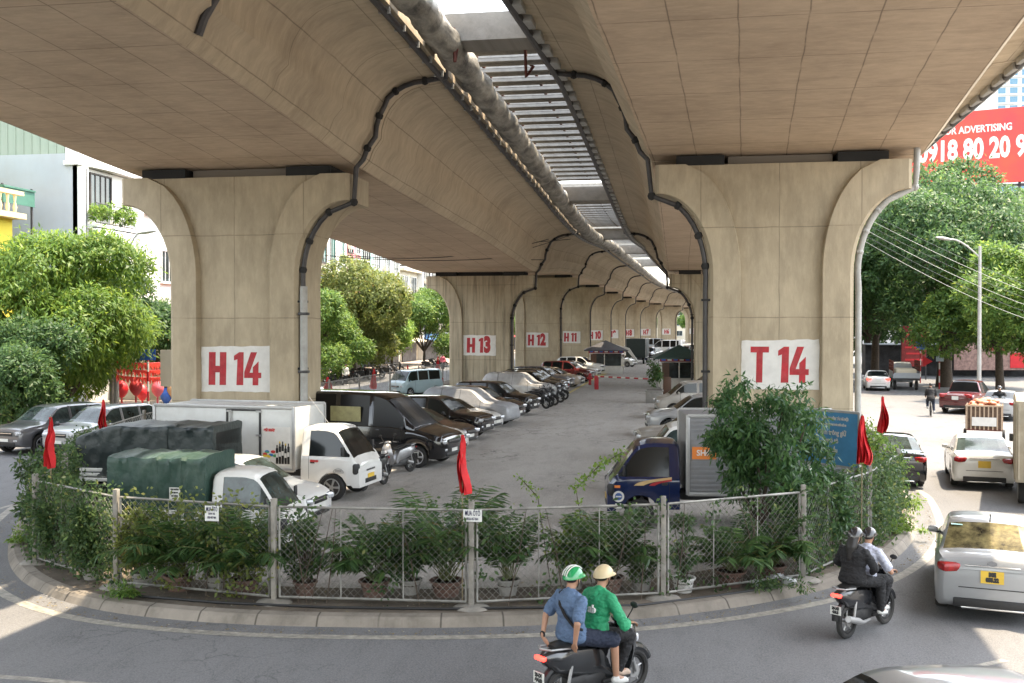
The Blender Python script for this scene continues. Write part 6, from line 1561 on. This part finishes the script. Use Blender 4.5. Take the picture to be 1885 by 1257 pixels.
# yellow house
yh = thing('corner_house', 'bright yellow house with a balustrade at the left edge of the picture', 'house', (-36.6, 49.0, 0)); MB().box((-8, 0, 5.35), (16, 5.4, 10.7), W_YEL).build('wall', None, yh)
b = MB(); b.box((-7.8, 0, 10.85), (16.8, 6.2, .3), mat('yellow_trim', (.62, .5, .28), .8, var=.1)); b.box((-7.8, -2.9, 12.1), (16.6, .25, .22), MATS['yellow_trim']); b.box((.4, 0, 12.1), (.25, 6, .22), MATS['yellow_trim']); b.build('cornice', None, yh)
b = MB()
for k in range(24): b.lathe([(.07, 11.0), (.12, 11.3), (.05, 11.6), (.1, 12.0)], MATS['yellow_trim'], 8, T=Matrix.Translation((.2-k*.62, -2.9, 0)))
for k in range(9): b.lathe([(.07, 11.0), (.12, 11.3), (.05, 11.6), (.1, 12.0)], MATS['yellow_trim'], 8, T=Matrix.Translation((.4, -2.6+k*.62, 0)))
for q in ((.4, -2.9), (-3.2, -2.9), (-7, -2.9)): b.box((q[0], q[1], 11.6), (.4, .4, 1.3), MATS['yellow_trim'])
b.build('balustrade', None, yh); MB().box((-9.3, 1.5, 13.2), (14, 2.4, 5), W_YEL).box((-9.0, 1.2, 15.5), (15.2, 3.6, .35), MATS['yellow_trim']).build('upper_storey', None, yh)
window(yh, (.0, .8, 8.4), (0, 1, 0), (1, 0, 0), 1.2, 1.7, M_FRW, M_PANE, 2); window(yh, (.0, .8, 5.0), (0, 1, 0), (1, 0, 0), 1.2, 1.7, M_FRW, M_PANE, 2); window(yh, (-1.6, -2.7, 8.2), (1, 0, 0), (0, -1, 0), 1.1, 1.6, M_FRW, M_PANE, 2); window(yh, (-4.4, -2.7, 8.2), (1, 0, 0), (0, -1, 0), 1.1, 1.6, M_FRW, M_PANE, 2); window(yh, (-1.6, -2.7, 4.6), (1, 0, 0), (0, -1, 0), 1.1, 1.6, M_FRW, M_PANE, 2)
# houses further left / nearer keep the street closed for other viewpoints and reflections
y = 5
for i in range(5): house('tube house beside the left road near the camera', -37.5, y, y+8, (13, 15, 12, 14, 13)[i], (W_CREAM, W_WHITE, W_AQUA, W_TAN, W_GREY)[i], 4, 60+i, group='houses outside the left edge'); y += 8
# right side
bl = thing('apartment_building', 'grey concrete building carrying the red billboard above the right-hand trees', 'building', (70, 158, 0))
MB().box((0, 0, 10.5), (46, 16, 21), W_GREY).build('wall', None, bl)
for k in range(7):
    for s_ in range(5): window(bl, (-20+k*3.3, -8.02, 3+s_*3.9), (1, 0, 0), (0, -1, 0), 2.3, 2.4, M_FRW, M_PANE, 3)
MB().box((0, -8.6, 20.6), (46.5, 1.4, .5), W_GREY).build('roof', None, bl)
for s_ in (4, 3): MB().box((-4, -8.8, .9+s_*3.9), (36, 1.6, .3), W_WHITE).build('balcony', None, bl)
a, c = PD(1640, 272, 129), PD(2040, 250, 118); yw = heading(a, c); W_ = (c-a).to_2d().length; mid = (a+c)/2
z0, z1 = PD(1790, 340, 125).z, PD(1790, 206, 125).z
bb_ = thing('billboard', 'huge red advertising billboard with white phone number above the trees', 'billboard', (mid.x, mid.y, 0), yw)
MB().box((0, 0, (z0+z1)/2), (W_, .4, z1-z0), mat('billboard_red', (.60, .035, .04), .6, var=.05, scale=.3, col2=(.62, .06, .03))).build('billboard_panel', None, bb_)
b = MB()
for k in range(9): b.box((-W_/2+1+k*(W_-2)/8, .5, z0/2+4), (.3, .3, z0+8), M_IRON)
b.box((0, .5, z0-.3), (W_, .3, .3), M_IRON); b.build('billboard_frame', None, bb_)
def onb(px, py):  # position on the panel
    q = PD(px, py, 1); d = (q-V((0, 0, CZ))); n_ = V((-sin(yw), cos(yw), 0)); t = (mid-V((0, 0, CZ))).dot(n_)/d.dot(n_); h_ = V((0, 0, CZ))+d*t; u = (h_-mid); return u.x*cos(yw)+u.y*sin(yw), h_.z
x0, zt = onb(1742, 243); x1, zt1 = onb(1885, 238)
text('lettering', 'CONTACT FOR ADVERTISING', .85, M_WHITE, bb_, (onb(1722, 245)[0]-4.3, -.23, zt), (pi/2, 0, 0), bold=.03, xs=.80, align='LEFT')
text('lettering', '0918 80 20 90', 2.45, M_WHITE, bb_, (onb(1716, 282)[0]-1.6, -.23, onb(1716, 282)[1]), (pi/2, 0, 0), bold=.13, xs=.66, align='LEFT')
hr_ = thing('tower_block', 'white high-rise tower far behind the red billboard', 'building', PD(1905, 600, 420).to_2d().to_3d()); MB().box((0, 0, 60), (40, 30, 120), W_WHITE).build('wall', None, hr_)
wf = MB(); wg = MB()
for s_ in range(14, 34):
    for k in range(9): wg.box((-17.5+k*4.4, -15.05, 3+s_*3.5), (2.8, .12, 2.2), mat('blue_window_pane', (.12, .25, .35), .2)); 
    wf.box((0, -15.3, 1.3+s_*3.5), (40.5, .5, .35), W_WHITE)
wg.build('window', None, hr_); wf.build('floor_band', None, hr_)
for i, (x, y_, w_, d_, h_, m_) in enumerate(((62, 96, 30, 20, 12, W_CREAM), (56, 124, 24, 16, 10, W_TAN), (44, 182, 26, 20, 15, W_WHITE), (80, 60, 24, 34, 14, W_GREY), (70, 20, 24, 40, 15, W_CREAM), (28, 260, 30, 20, 14, W_WHITE), (10, 380, 70, 16, 16, W_CREAM), (60, 330, 40, 20, 18, W_GREY), (-30, 372, 40, 16, 15, W_WHITE))):
    r_ = thing('low_building', ('cream building behind the trees at the right edge', 'tan building behind the huge dark tree', 'white building far down the right road', 'grey building outside the right edge', 'cream building beside the camera on the right', 'white building beyond the far piers', 'long cream building closing the far end of the road', 'grey building at the far right end', 'white building at the far left end')[i], 'building', (x, y_, 0))
    MB().box((0, 0, h_/2), (w_, d_, h_), m_).build('wall', None, r_); MB().box((0, 0, h_+.15), (w_+.6, d_+.6, .3), W_GREY).build('roof', None, r_)
    for s_ in range(int(h_/3.6)):
        for k in range(int(w_/5)): window(r_, (-w_/2+3+k*5, -d_/2-.01, 2.2+s_*3.6), (1, 0, 0), (0, -1, 0), 2.4, 1.8)
        for k in range(int(d_/6)): window(r_, (-w_/2-.01, -d_/2+3+k*6, 2.2+s_*3.6), (0, 1, 0), (-1, 0, 0), 2.4, 1.8)
# shops under the right trees
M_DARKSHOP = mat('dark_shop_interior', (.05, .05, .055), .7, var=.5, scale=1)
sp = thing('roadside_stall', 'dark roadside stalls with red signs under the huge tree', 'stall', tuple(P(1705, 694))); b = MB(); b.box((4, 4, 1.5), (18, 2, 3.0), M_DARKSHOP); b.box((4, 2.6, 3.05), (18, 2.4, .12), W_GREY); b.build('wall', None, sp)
# ================================================================ street furniture
def pole_sign(label, px, py, ztop, disc, seed, extra=None, z0=0):
    p = P(px, py); r_ = thing('traffic_sign', label, 'traffic sign', (p.x, p.y, z0), YAW); b = MB()
    for k in range(int(ztop/.5)): b.cyl((0, 0, k*.5), (0, 0, k*.5+.5), .055, M_WHITE if k % 2 else M_RED, 8)
    b.build('sign_pole', None, r_)
    for q in disc:
        kind, z, s_, m_ = q; T = Matrix.Translation((0, -.08, z))
        if kind == 'disc': MB().lathe([(0, 0), (s_, 0), (s_, .03), (0, .03)], m_, 20, T=T @ Matrix.Diagonal((1, -1, 1, 1)), axis='Y').build('sign_plate', None, r_)
        else: MB().box((0, 0, 0), (s_*1.8, .03, s_*1.2), m_, T=T).build('sign_plate', None, r_)
    if extra: extra(r_)
    return r_
M_SBLUE = mat('sign_blue', (.03, .12, .5), .5); M_SRED = mat('sign_red', (.7, .02, .03), .5)
def np_(r_): MB().tube([(.26*cos(t), -.13, 4.3+.26*sin(t)) for t in [2*pi*i/20 for i in range(20)]], .045, M_SRED, 6, closed=True).tube([(-.18, -.13, 4.48), (.18, -.13, 4.12)], .035, M_SRED, 6).build('sign_ring', None, r_)
pole_sign('blue round traffic sign on a red and white pole by the old truck', 1694, 705, 3.3, [('disc', 3.3, .5, M_SBLUE)], 1)
pole_sign('round red-ringed traffic sign with a white plate under the huge tree', 1729, 716, 4.5, [('disc', 4.3, .3, M_WHITE), ('plate', 2.3, .32, W_PALEB)], 2, np_)
pole_sign('red and white striped pole with a blue plate in front of the lantern shop', 273, 775, 3.6, [('plate', 3.35, .45, M_SBLUE)], 3)
p = PD(1705, 665, 84); MB_ = MB().lathe([(0, 0), (.5, 0), (.5, .04), (0, .04)], M_SRED, 3, axis='Y'); rr_ = MB_.build('red_sign', None, None, loc=p); tag(rr_, 'small bright red sign next to the blue round traffic sign', 'sign')
b = MB()
p = PD(1682, 665, 92); r_ = thing('banner', 'tall dark red shop banner beside the old truck', 'banner', (p.x, p.y, 0), YAW); MB().box((0, 0, 3.0), (2.2, .08, 3.6), mat('dull_red_banner', (.28, .03, .03), .7, var=.2)).build('banner_panel', None, r_); MB().box((-1.1, .05, 2.4), (.08, .08, 4.8), M_IRON).box((1.1, .05, 2.4), (.08, .08, 4.8), M_IRON).build('banner_frame', None, r_)
for k in range(5): MB().box((0, -.05, 1.8+k*.55), (1.6-.2*(k % 2), .01, .16), M_SRED).build('lettering', None, r_)
p = PD(1835, 690, 96); r_ = thing('banner', 'faded pink and red shop boards behind the grey sedan', 'banner', (p.x, p.y, 0), YAW); MB().box((0, 0, 2.0), (8, .1, 2.6), mat('faded_pink_board', (.42, .26, .22), .7, var=.3)).build('banner_panel', None, r_); MB().box((2.0, -.08, 1.6), (1.6, .05, 1.4), M_SRED).box((0, -.08, 2.8), (2.2, .05, .6), mat('dull_red_banner', (.28, .03, .03))).build('lettering', None, r_)
# street lamps
def lamp(label, px, py_top, dist, zt, arm, head_px, z0=0):
    p = PD(px, 600, dist); r_ = thing('street_lamp', label, 'street lamp', (p.x, p.y, z0), 0, 'street lamps'); MB().tube([(0, 0, 0), (0, 0, zt*.5), (0, 0, zt)], [.13, .11, .08], M_GPIPE, 10).build('lamp_pole', None, r_)
    q = PD(head_px[0], head_px[1], dist); d = V((q.x-p.x, q.y-p.y, 0)); L_ = d.length; d.normalize(); pts = []
    for k in range(9): t = k/8; pts.append(V((0, 0, zt-arm))+d*L_*t+V((0, 0, arm+(q.z-zt))*1 if False else (0, 0, (q.z-(zt-arm))*sin(t*pi/2)))*1)
    MB().tube(pts, .05, M_GPIPE, 8).build('lamp_arm', None, r_); e = pts[-1]; T = Matrix.Translation(e) @ Matrix.Rotation(atan2(d.y, d.x), 4, 'Z') @ Matrix.Rotation(-.15, 4, 'Y')
    MB().ball((.35, 0, -.02), 1, M_GPIPE, 14, 8, T=T, sq=(.5, .2, .1)).build('lamp_head', None, r_)
lamp('tall grey street lamp in front of the huge tree on the right', 1803, 445, 62, 9.6, .7, (1748, 440))
lamp('street lamp whose arm reaches towards pier H14 above the mango tree', 214, 520, 54, 8.2, 2.2, (258, 428))
# overhead wires
def wires(label, sets, r=.02, n=18):
    b = MB()
    for A, B_, sag in sets:
        A, B_ = V(A), V(B_); b.tube([A.lerp(B_, k/n)+V((0, 0, -sag*4*(k/n)*(1-k/n))) for k in range(n+1)], r, M_PLAST, 4)
    return tag(b.build('overhead_wire', None), label, 'wire')
M_WIREL = mat('pale_cable', (.45, .45, .43), .6)
for i in range(6):
    A, B_ = PD(1560+i*4, 372+i*13, 40), PD(1990, 560+i*11, 60)
    b = MB(); n = 18; b.tube([A.lerp(B_, k/n)+V((0, 0, -.9*4*(k/n)*(1-k/n)*(.3+.05*i))) for k in range(n+1)], .010, M_WIREL if i % 2 else M_PLAST, 4)
    tag(b.build('overhead_wire', None), 'overhead wire sagging across the huge tree on the right', 'wire', 'wires on the right')
for i, (q, w2, sg_) in enumerate((((598, 402, 60), (990, 424, 70), .3), ((598, 430, 60), (1000, 478, 72), .4), ((640, 420, 58), (1050, 440, 74), .5), ((598, 470, 60), (905, 476, 66), .2), ((905, 476, 66), (1062, 428, 74), .1), ((640, 470, 60), (1010, 440, 70), .6))):
    A, B_ = PD(*q), PD(*w2); b = MB(); n = 18; b.tube([A.lerp(B_, k/n)+V((0, 0, -sg_*4*(k/n)*(1-k/n))) for k in range(n+1)], .022, M_PLAST, 4)
    tag(b.build('overhead_wire', None), 'thin black wire slung under the left deck between piers H14 and H13', 'wire', 'wires under the left deck')
# ticket booths
def booth(label, px, py, w_, roofm, signm):
    p = P(px, py, GZ); r_ = thing('ticket_booth', label, 'booth', (p.x, p.y+w_/2, GZ), YAW*.6); h = 2.0; w2 = w_/2
    b = MB(); b.box((0, 0, .35), (w_*.78, w_*.78, .7), M_WHITE)
    for x in (-1, -.1, 1):
        for yy in (-1, 1): b.box((x*w_*.39, yy*w_*.39, h/2), (.08, .08, h), M_WHITE)
    b.box((0, -w_*.39, .73), (w_*.78, .06, .06), M_WHITE).box((0, -w_*.39, h), (w_*.8, .08, .1), M_WHITE); b.build('wall', None, r_)
    MB().box((-w_*.31, -w_*.38, 1.3), (w_*.15, .05, 1.2), mat('wood_door', (.10, .05, .03), .6)).build('door', None, r_)
    MB().box((0.1, .3, 1.35), (w_*.7, w_*.5, 1.2), M_PANE).build('window_pane', None, r_)
    MB().box((0, -w2*.98, 2.2), (w_*.86, .06, .34), signm).build('sign_board', None, r_)
    b = MB()
    for k in range(7): b.box((-w_*.36+k*w_*.12, -w2*1.01, 2.2), (w_*.08, .03, .2), M_WHITE if k % 2 else M_SBLUE)
    b.build('lettering', None, r_)
    rf = MB(); z = 2.3; e = w2*1.08; rf.add([(-e, -e, z), (e, -e, z), (e, e, z), (-e, e, z), (0, 0, z+.95), (-e, -e, z-.08), (e, -e, z-.08), (e, e, z-.08), (-e, e, z-.08)], [(0, 1, 4), (1, 2, 4), (2, 3, 4), (3, 0, 4), (0, 5, 6, 1), (1, 6, 7, 2), (2, 7, 8, 3), (3, 8, 5, 0), (5, 8, 7, 6)], roofm); rf.build('roof', None, r_)
booth('ticket booth with a dark green pyramid roof left of pier T14', 1250, 716, 3.7, mat('green_tin_roof', (.03, .07, .06), .5, var=.15), mat('red_sign_board', (.35, .02, .03), .6, var=.3, scale=4))
booth('farther ticket booth with a red fascia beside pier H11', 1112, 688, 4.0, mat('grey_tin_roof', (.05, .05, .06), .5), MATS['red_sign_board'])
# barrier
a, c = PD(1098, 702, 76), PD(1192, 699, 72.5); r_ = thing('boom_barrier', 'red and white barrier pole across the aisle before the booth', 'barrier', (a.x, a.y, GZ)); b = MB(); n = 12; d = c-a; d.z = 0
for k in range(n): b.cyl(V((0, 0, .95))+d*(k/n), V((0, 0, .95))+d*((k+1)/n), .055, M_RED if k % 2 else M_WHITE, 8)
b.build('barrier_arm', None, r_); MB().box((0, 0, .5), (.3, .3, 1.0), M_RED, bev=.03).build('barrier_housing', None, r_)
p = P(1086, 708, GZ); r_ = tag(MB().lathe([(.12, 0), (.14, .05), (.10, .1), (.11, .5), (.16, .55), (.16, .65), (.10, .72), (.12, .8), (.03, .92)], M_RED, 12).box((0, 0, .5), (.5, .14, .14), M_RED, bev=.05).build('fire_hydrant', None, None, loc=p), 'red fire hydrant at the yellow kerb marking', 'hydrant')
p = P(1204, 742, GZ); shrub('tall thin potted shrub in a square planter in front of the green-roofed booth', (p.x, p.y+.5, GZ), 2.6, 1.3, L_PALM, 900, .2, .07, 91, None, pt=False, name='planter_shrub', base=.9); pl = thing('planter', 'grey concrete planter box before the green-roofed booth', 'planter', (p.x, p.y+.5, GZ)); b = MB(); b.box((0, 0, .35), (1.0, .9, .7), M_POTG, bev=.03).box((0, 0, .72), (1.1, 1.0, .08), M_POTG, bev=.02); b.build('box', None, pl); MB().box((0, 0, .765), (.9, .8, .02), MATS['soil']).build('soil', None, pl)
p = P(1228, 738, GZ); tag(MB().box((0, 0, .75), (.5, .1, 1.5), mat('wood_door', (.1, .05, .03)), bev=.02).box((0, .1, .5), (.4, .2, 1.0), mat('wood_door', (.1, .05, .03))).build('wooden_board', None, None, loc=p), 'brown wooden board leaning between the planter and the booth', 'board')
# lantern and bunting shop on the left
p = PD(270, 700, 66); lx, ly = p.x, p.y
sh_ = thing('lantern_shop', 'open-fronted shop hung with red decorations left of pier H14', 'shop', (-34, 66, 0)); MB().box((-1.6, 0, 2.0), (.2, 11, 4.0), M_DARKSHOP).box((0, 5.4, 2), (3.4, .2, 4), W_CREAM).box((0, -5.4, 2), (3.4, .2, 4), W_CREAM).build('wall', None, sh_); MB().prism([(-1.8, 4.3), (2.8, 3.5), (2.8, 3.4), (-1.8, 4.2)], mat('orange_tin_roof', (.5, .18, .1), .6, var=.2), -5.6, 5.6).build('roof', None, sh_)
for k in range(3):
    b = MB(); A = PD(212, 664+k*13, 52); B_ = PD(340, 660+k*14, 58+k); n = 40; f_ = lambda t: A.lerp(B_, t/n)+V((0, 0, -.7*(t/n)*(1-t/n))); b.tube([f_(t) for t in range(n+1)], .015, M_RED, 4)
    for t in range(n):
        q = f_(t); b.add([q, q+V((.1, .10, 0)), q+V((.10+.05*sin(t*3), .02, -.42))], [(0, 1, 2)], mat('bunting_red', (.75, .05, .03), .7, var=.2)); b.add([q, q+V((-.03, .16, 0)), q+V((.06*sin(t*5), .18, -.36))], [(0, 1, 2)], MATS['bunting_red'])
    tag(b.build('bunting', None, fix=False), ('upper', 'middle', 'lower')[k]+' string of red flag bunting before the lantern shop', 'bunting', 'bunting strings')
LQ = [PD(x_, y_, d_) for x_, y_, d_ in ((224, 716, 55), (250, 712, 55), (262, 722, 57), (290, 715, 58), (306, 728, 60), (318, 718, 60), (84, 712, 47), (76, 728, 48))]
for k, (x, y_, z, m_) in enumerate(((-30.2, 60, 2.4, M_SRED), (-30.4, 61.2, 2.2, M_RED), (-30, 62.6, 2.3, M_SRED), (-31, 64, 2.0, mat('pink_goods', (.6, .12, .16), .7)), (-30.5, 66, 1.6, M_SBLUE), (-31, 68, 1.5, mat('tan_goods', (.45, .28, .15), .7)), (-30.6, 54.0, 3.4, M_SRED), (-30.0, 53.0, 3.0, mat('orange_lantern', (.75, .14, .03), .6)))):
    r_ = thing('paper_lantern', ('red lantern hanging at the left end of the lantern shop', 'second lantern from the left of the shop', 'third lantern from the left of the shop', 'pink lantern hanging in the shop', 'dark blue lantern in the shop', 'tan lantern deep in the shop', 'red lantern hanging in the mango tree', 'orange lantern hanging below the mango tree')[k], 'lantern', LQ[k]); MB().lathe([(.02, -.5), (.14, -.42), (.3, -.2), (.34, 0), (.3, .2), (.14, .4), (.05, .45)], m_, 14).build('shade', None, r_); MB().cyl((0, 0, .45), (0, 0, .9), .012, M_PLAST, 4).cyl((0, 0, -.5), (0, 0, -.85), .05, m_, 6).build('tassel', None, r_)
p = P(236, 800); r_ = thing('notice_board', 'pale yellow notice board on a post behind the silver off-roader', 'sign board', (p.x-2, p.y+8, 0), YAW); MB().box((0, 0, 2.6), (1.4, .12, 1.9), W_CREAM).build('board', None, r_); MB().box((0, .1, 1.3), (.1, .1, 2.6), M_STEEL).build('sign_pole', None, r_)
p = PG(205, -29.5); tag(MB().tube([(0, 0, 0), (0, 0, 7)], .12, M_FPOST, 8).box((0, 0, 6.6), (1.4, .1, .1), M_IRON).build('utility_pole', None, None, loc=p), 'pale concrete utility pole right of the mango tree', 'pole')
# parked scooters on the left pavement
for i, px in enumerate((604, 616, 628, 642, 655, 668, 676, 690, 706, 716, 728, 790, 802, 812)):
    q = PG(px, -28.0 if i % 2 else -29.5, z=.0); dup(proto, q, R(-10+23*i % 60), 'scooter parked on the left pavement under the street trees', 'scooters on the left pavement')
for c_ in (): pass
# simple walking figures on the left pavement
def walker(label, loc, rz, topm, legm, grp=None, **k):
    J = dict(pelvis=(0, 0, .92), waist=(0, 0, 1.08), chest=(.01, 0, 1.30), neck=(.02, 0, 1.47), head=(.04, 0, 1.61))
    for s_, q in ((1, 'l'), (-1, 'r')):
        J['sh'+q] = (0, s_*.18, 1.38); J['el'+q] = (-.02*s_, s_*.23, 1.12); J['wr'+q] = (.08*s_+.06, s_*.24, .90); J['ha'+q] = (.1*s_+.08, s_*.24, .8)
        J['hp'+q] = (0, s_*.09, .90); J['kn'+q] = (.10 if s_ > 0 else .02, s_*.09, .50); J['an'+q] = (.14 if s_ > 0 else -.16, s_*.09, .09 if s_ > 0 else .13); J['to'+q] = (J['an'+q][0]+.14, s_*.1, .05)
    return person(label, J, loc, rz, 'shirt', topm, 'trousers', legm, vox=.024, hair='short', **k)
walker('person in a white shirt standing among the scooters under the olive tree', PG(636, -27.0), R(-60), M_WHITE, M_BLACKC)
walker('person in a pale pink top near the left foot of pier H13', PG(815, -26.0), R(-70), mat('pink_goods', (.6, .12, .16)), M_NAVYC)
# loaded cart, old truck, cream panel truck on the right
p = P(1812, 815); r_ = thing('cargo_cart', 'three-wheeled cart piled with orange-pink goods between the white and grey sedans', 'cart', (p.x, p.y, 0), R(74))
MB().box((0, 0, .62), (1.9, 1.35, .08), M_RUST).build('cargo_bed', None, r_); b = MB()
for k in range(9): b.box((-.95, -.64+k*.16, 1.1), (.04, .05, .95), W_TAN)
b.box((-.93, 0, 1.1), (.03, 1.3, .9), mat('brown_woven_panel', (.14, .09, .06), .9, var=.3, scale=8)).box((0, -.65, 1.1), (1.85, .03, .9), MATS['brown_woven_panel']).box((0, .65, 1.1), (1.85, .03, .9), MATS['brown_woven_panel'])
for s_ in (-1, 1):
    for k in range(9): b.box((-.9+k*.22, s_*.67, 1.1), (.05, .04, .95), W_TAN)
b.box((-.95, 0, 1.58), (.06, 1.4, .06), W_TAN); b.build('side_rails', None, r_)
b = MB(); rd = random.Random(4)
for k in range(26): b.ball((rd.uniform(-.8, .8), rd.uniform(-.5, .5), 1.5+rd.uniform(0, .25)), 1, None, 8, 6, sq=(rd.uniform(.1, .3), rd.uniform(.1, .22), rd.uniform(.06, .14)))
fuse(b, 'load', mat('orange_pink_goods', (.70, .26, .14), .6, var=.35, scale=6), r_, .03, 1); add_wheels(r_, (-.35, ), .72, .3, .1)
MB().box((-1.0, 0, .95), (.03, .9, .35), M_WHITE).build('tailboard', None, r_); MB().tube([(.9, 0, .6), (1.5, 0, .7), (1.6, 0, 1.1)], .03, M_RUST, 6).build('drawbar', None, r_)
p = P(1840, 772); J = seated(-.02, .80, .08, {'l': ((.27, .30, 1.05), (.36, .33, 1.045), (-.2, .6, -.6)), 'r': ((.27, -.30, 1.05), (.36, -.33, 1.045), (-.1, -.6, -.7))}, {'l': (.22, .17, .43), 'r': (.24, -.17, .43)}, {'l': (.42, .17, .84), 'r': (.42, -.19, .84)})
person('rider in dark clothes beyond the loaded cart', J, (p.x, p.y, 0), R(-110), 'shirt', M_BLACKC, 'trousers', M_NAVYC, vox=.024, helmet=(M_HBLACK, M_HBLACK, None), hair='short')
dup(proto, (p.x, p.y, 0), R(-110), 'dark scooter ridden towards us beyond the loaded cart', 'scooters on the right road')
p = P(1672, 718); r_ = thing('flatbed_truck', 'old grey flatbed truck loaded with scrap parked under the huge tree', 'truck', (p.x, p.y+1.5, 0), R(84)); MB().box((0, 0, .8), (3.6, 1.9, .12), M_FRAME).box((0, -.93, 1.15), (3.6, .05, .5), W_GREY).box((0, .93, 1.15), (3.6, .05, .5), W_GREY).box((-1.8, 0, 1.1), (.05, 1.9, .4), W_GREY).build('cargo_bed', None, r_)
b = MB()
for k in range(7): b.box((-1.8+k*.6, -.93, 1.7), (.05, .05, 1.0), M_RUST); b.box((-1.8+k*.6, .93, 1.7), (.05, .05, 1.0), M_RUST)
for z in (1.6, 1.9, 2.15): b.box((0, -.93, z), (3.6, .04, .06), M_RUST); b.box((0, .93, z), (3.6, .04, .06), M_RUST)
b.build('stake_rails', None, r_); cab_truck(r_, W_GREY, 1.9); wheels2(r_, (2.8, -1.1), .9, .36); MB().box((-.5, 0, 1.25), (2.2, 1.5, .7), W_CREAM, bev=.15).build('load', None, r_)
# cream panel truck at right edge
a = P(1866, 935); r_ = thing('panel_truck', 'rusty cream panelled truck body cut by the right edge', 'truck', (a.x+.98*sin(R(74))+2.0*cos(R(74)), a.y-.98*cos(R(74))+2.0*sin(R(74)), 0), R(74)); b = MB(); b.box((0, 0, 1.75), (4.0, 1.9, 2.15), mat('rusty_cream_panel', (.42, .37, .28), .7, var=.15, scale=2, dirt=.5, dirtcol=(.2, .12, .07)), bev=.03)
for k in range(10): b.box((-2.02, -.85+k*.19, 1.75), (.04, .05, 2.0), MATS['rusty_cream_panel'])
for k in range(18): b.box((-1.9+k*.22, .96, 1.75), (.06, .04, 2.0), MATS['rusty_cream_panel'])
b.build('cargo_box', None, r_); cab_truck(r_, W_CREAM, 2.1); wheels2(r_, (3.0, -1.1), .9, .36); MB().box((0, 0, .6), (4.2, .8, .16), M_FRAME).build('chassis', None, r_)
# far vehicles in the aisle and the right row
FARG = 'vehicles far along the aisle'
def far(px, py, spec, pm, label, hd, **k): p = P(px, py, GZ); return car(label, k.pop('cat', 'car'), spec, pm, (p.x, p.y+2, GZ), hd, FARG, **k)
p = P(1173, 670, GZ); r_ = thing('box_truck', 'dark box truck seen from behind far along the aisle', 'truck', (p.x, p.y+2.5, GZ), R(86)); box_body(r_, -2.6, 1.2, .8, 3.1, 1.2, mat('dark_green_box', (.02, .035, .035), .5)); cab_truck(r_, P_NAVY, 1.35); wheels2(r_, (2.3, -1.6), 1.0, .4)
far(1197, 663, SUV, P_BLACK, 'black car parked beside the far dark box truck', R(-100)); far(1204, 659, SEDAN, P_WHITE, 'white sedan just beyond the black car by the far truck', R(-100)); far(1222, 654, VAN, P_WHITE, 'white van roof above the green-roofed booth', R(170), cat='van')
far(1212, 648, VAN, W_GREY, 'grey bus-like van crossing far behind the booth', R(10), cat='van'); far(1248, 652, SUV, P_RED, 'red car far along behind the booth roof', R(-80)); far(1262, 654, SEDAN, P_SILVER, 'silver car right of the far red car', R(-80)); far(1280, 658, SUV, P_BLACK, 'black car right of the booth roof, next to pier T14', R(-85)); far(1288, 668, SUV, P_BLACK, 'dark car nearest pier T14 beyond the booth', R(-85)); far(1237, 660, HATCH, P_GREY, 'dark grey hatchback half behind the booth roof peak', R(-90))
far(1140, 676, HATCH, P_WHITE, 'white hatchback beside the farther booth', R(-20))
# awning with white cloth by the farther booth
p = P(1148, 680, GZ); r_ = thing('parasol', 'red and white folded parasol beside the farther booth', 'parasol', (p.x, p.y, GZ)); MB().cyl((0, 0, 0), (.1, 0, 2.6), .04, M_WHITE, 8).build('pole', None, r_); MB().prism([(-1.8, 2.9), (.6, 2.3), (1.6, .8), (1.5, .7), (.3, 2.1), (-1.8, 2.7)], M_WHITE, -.3, .3).build('canopy', None, r_)
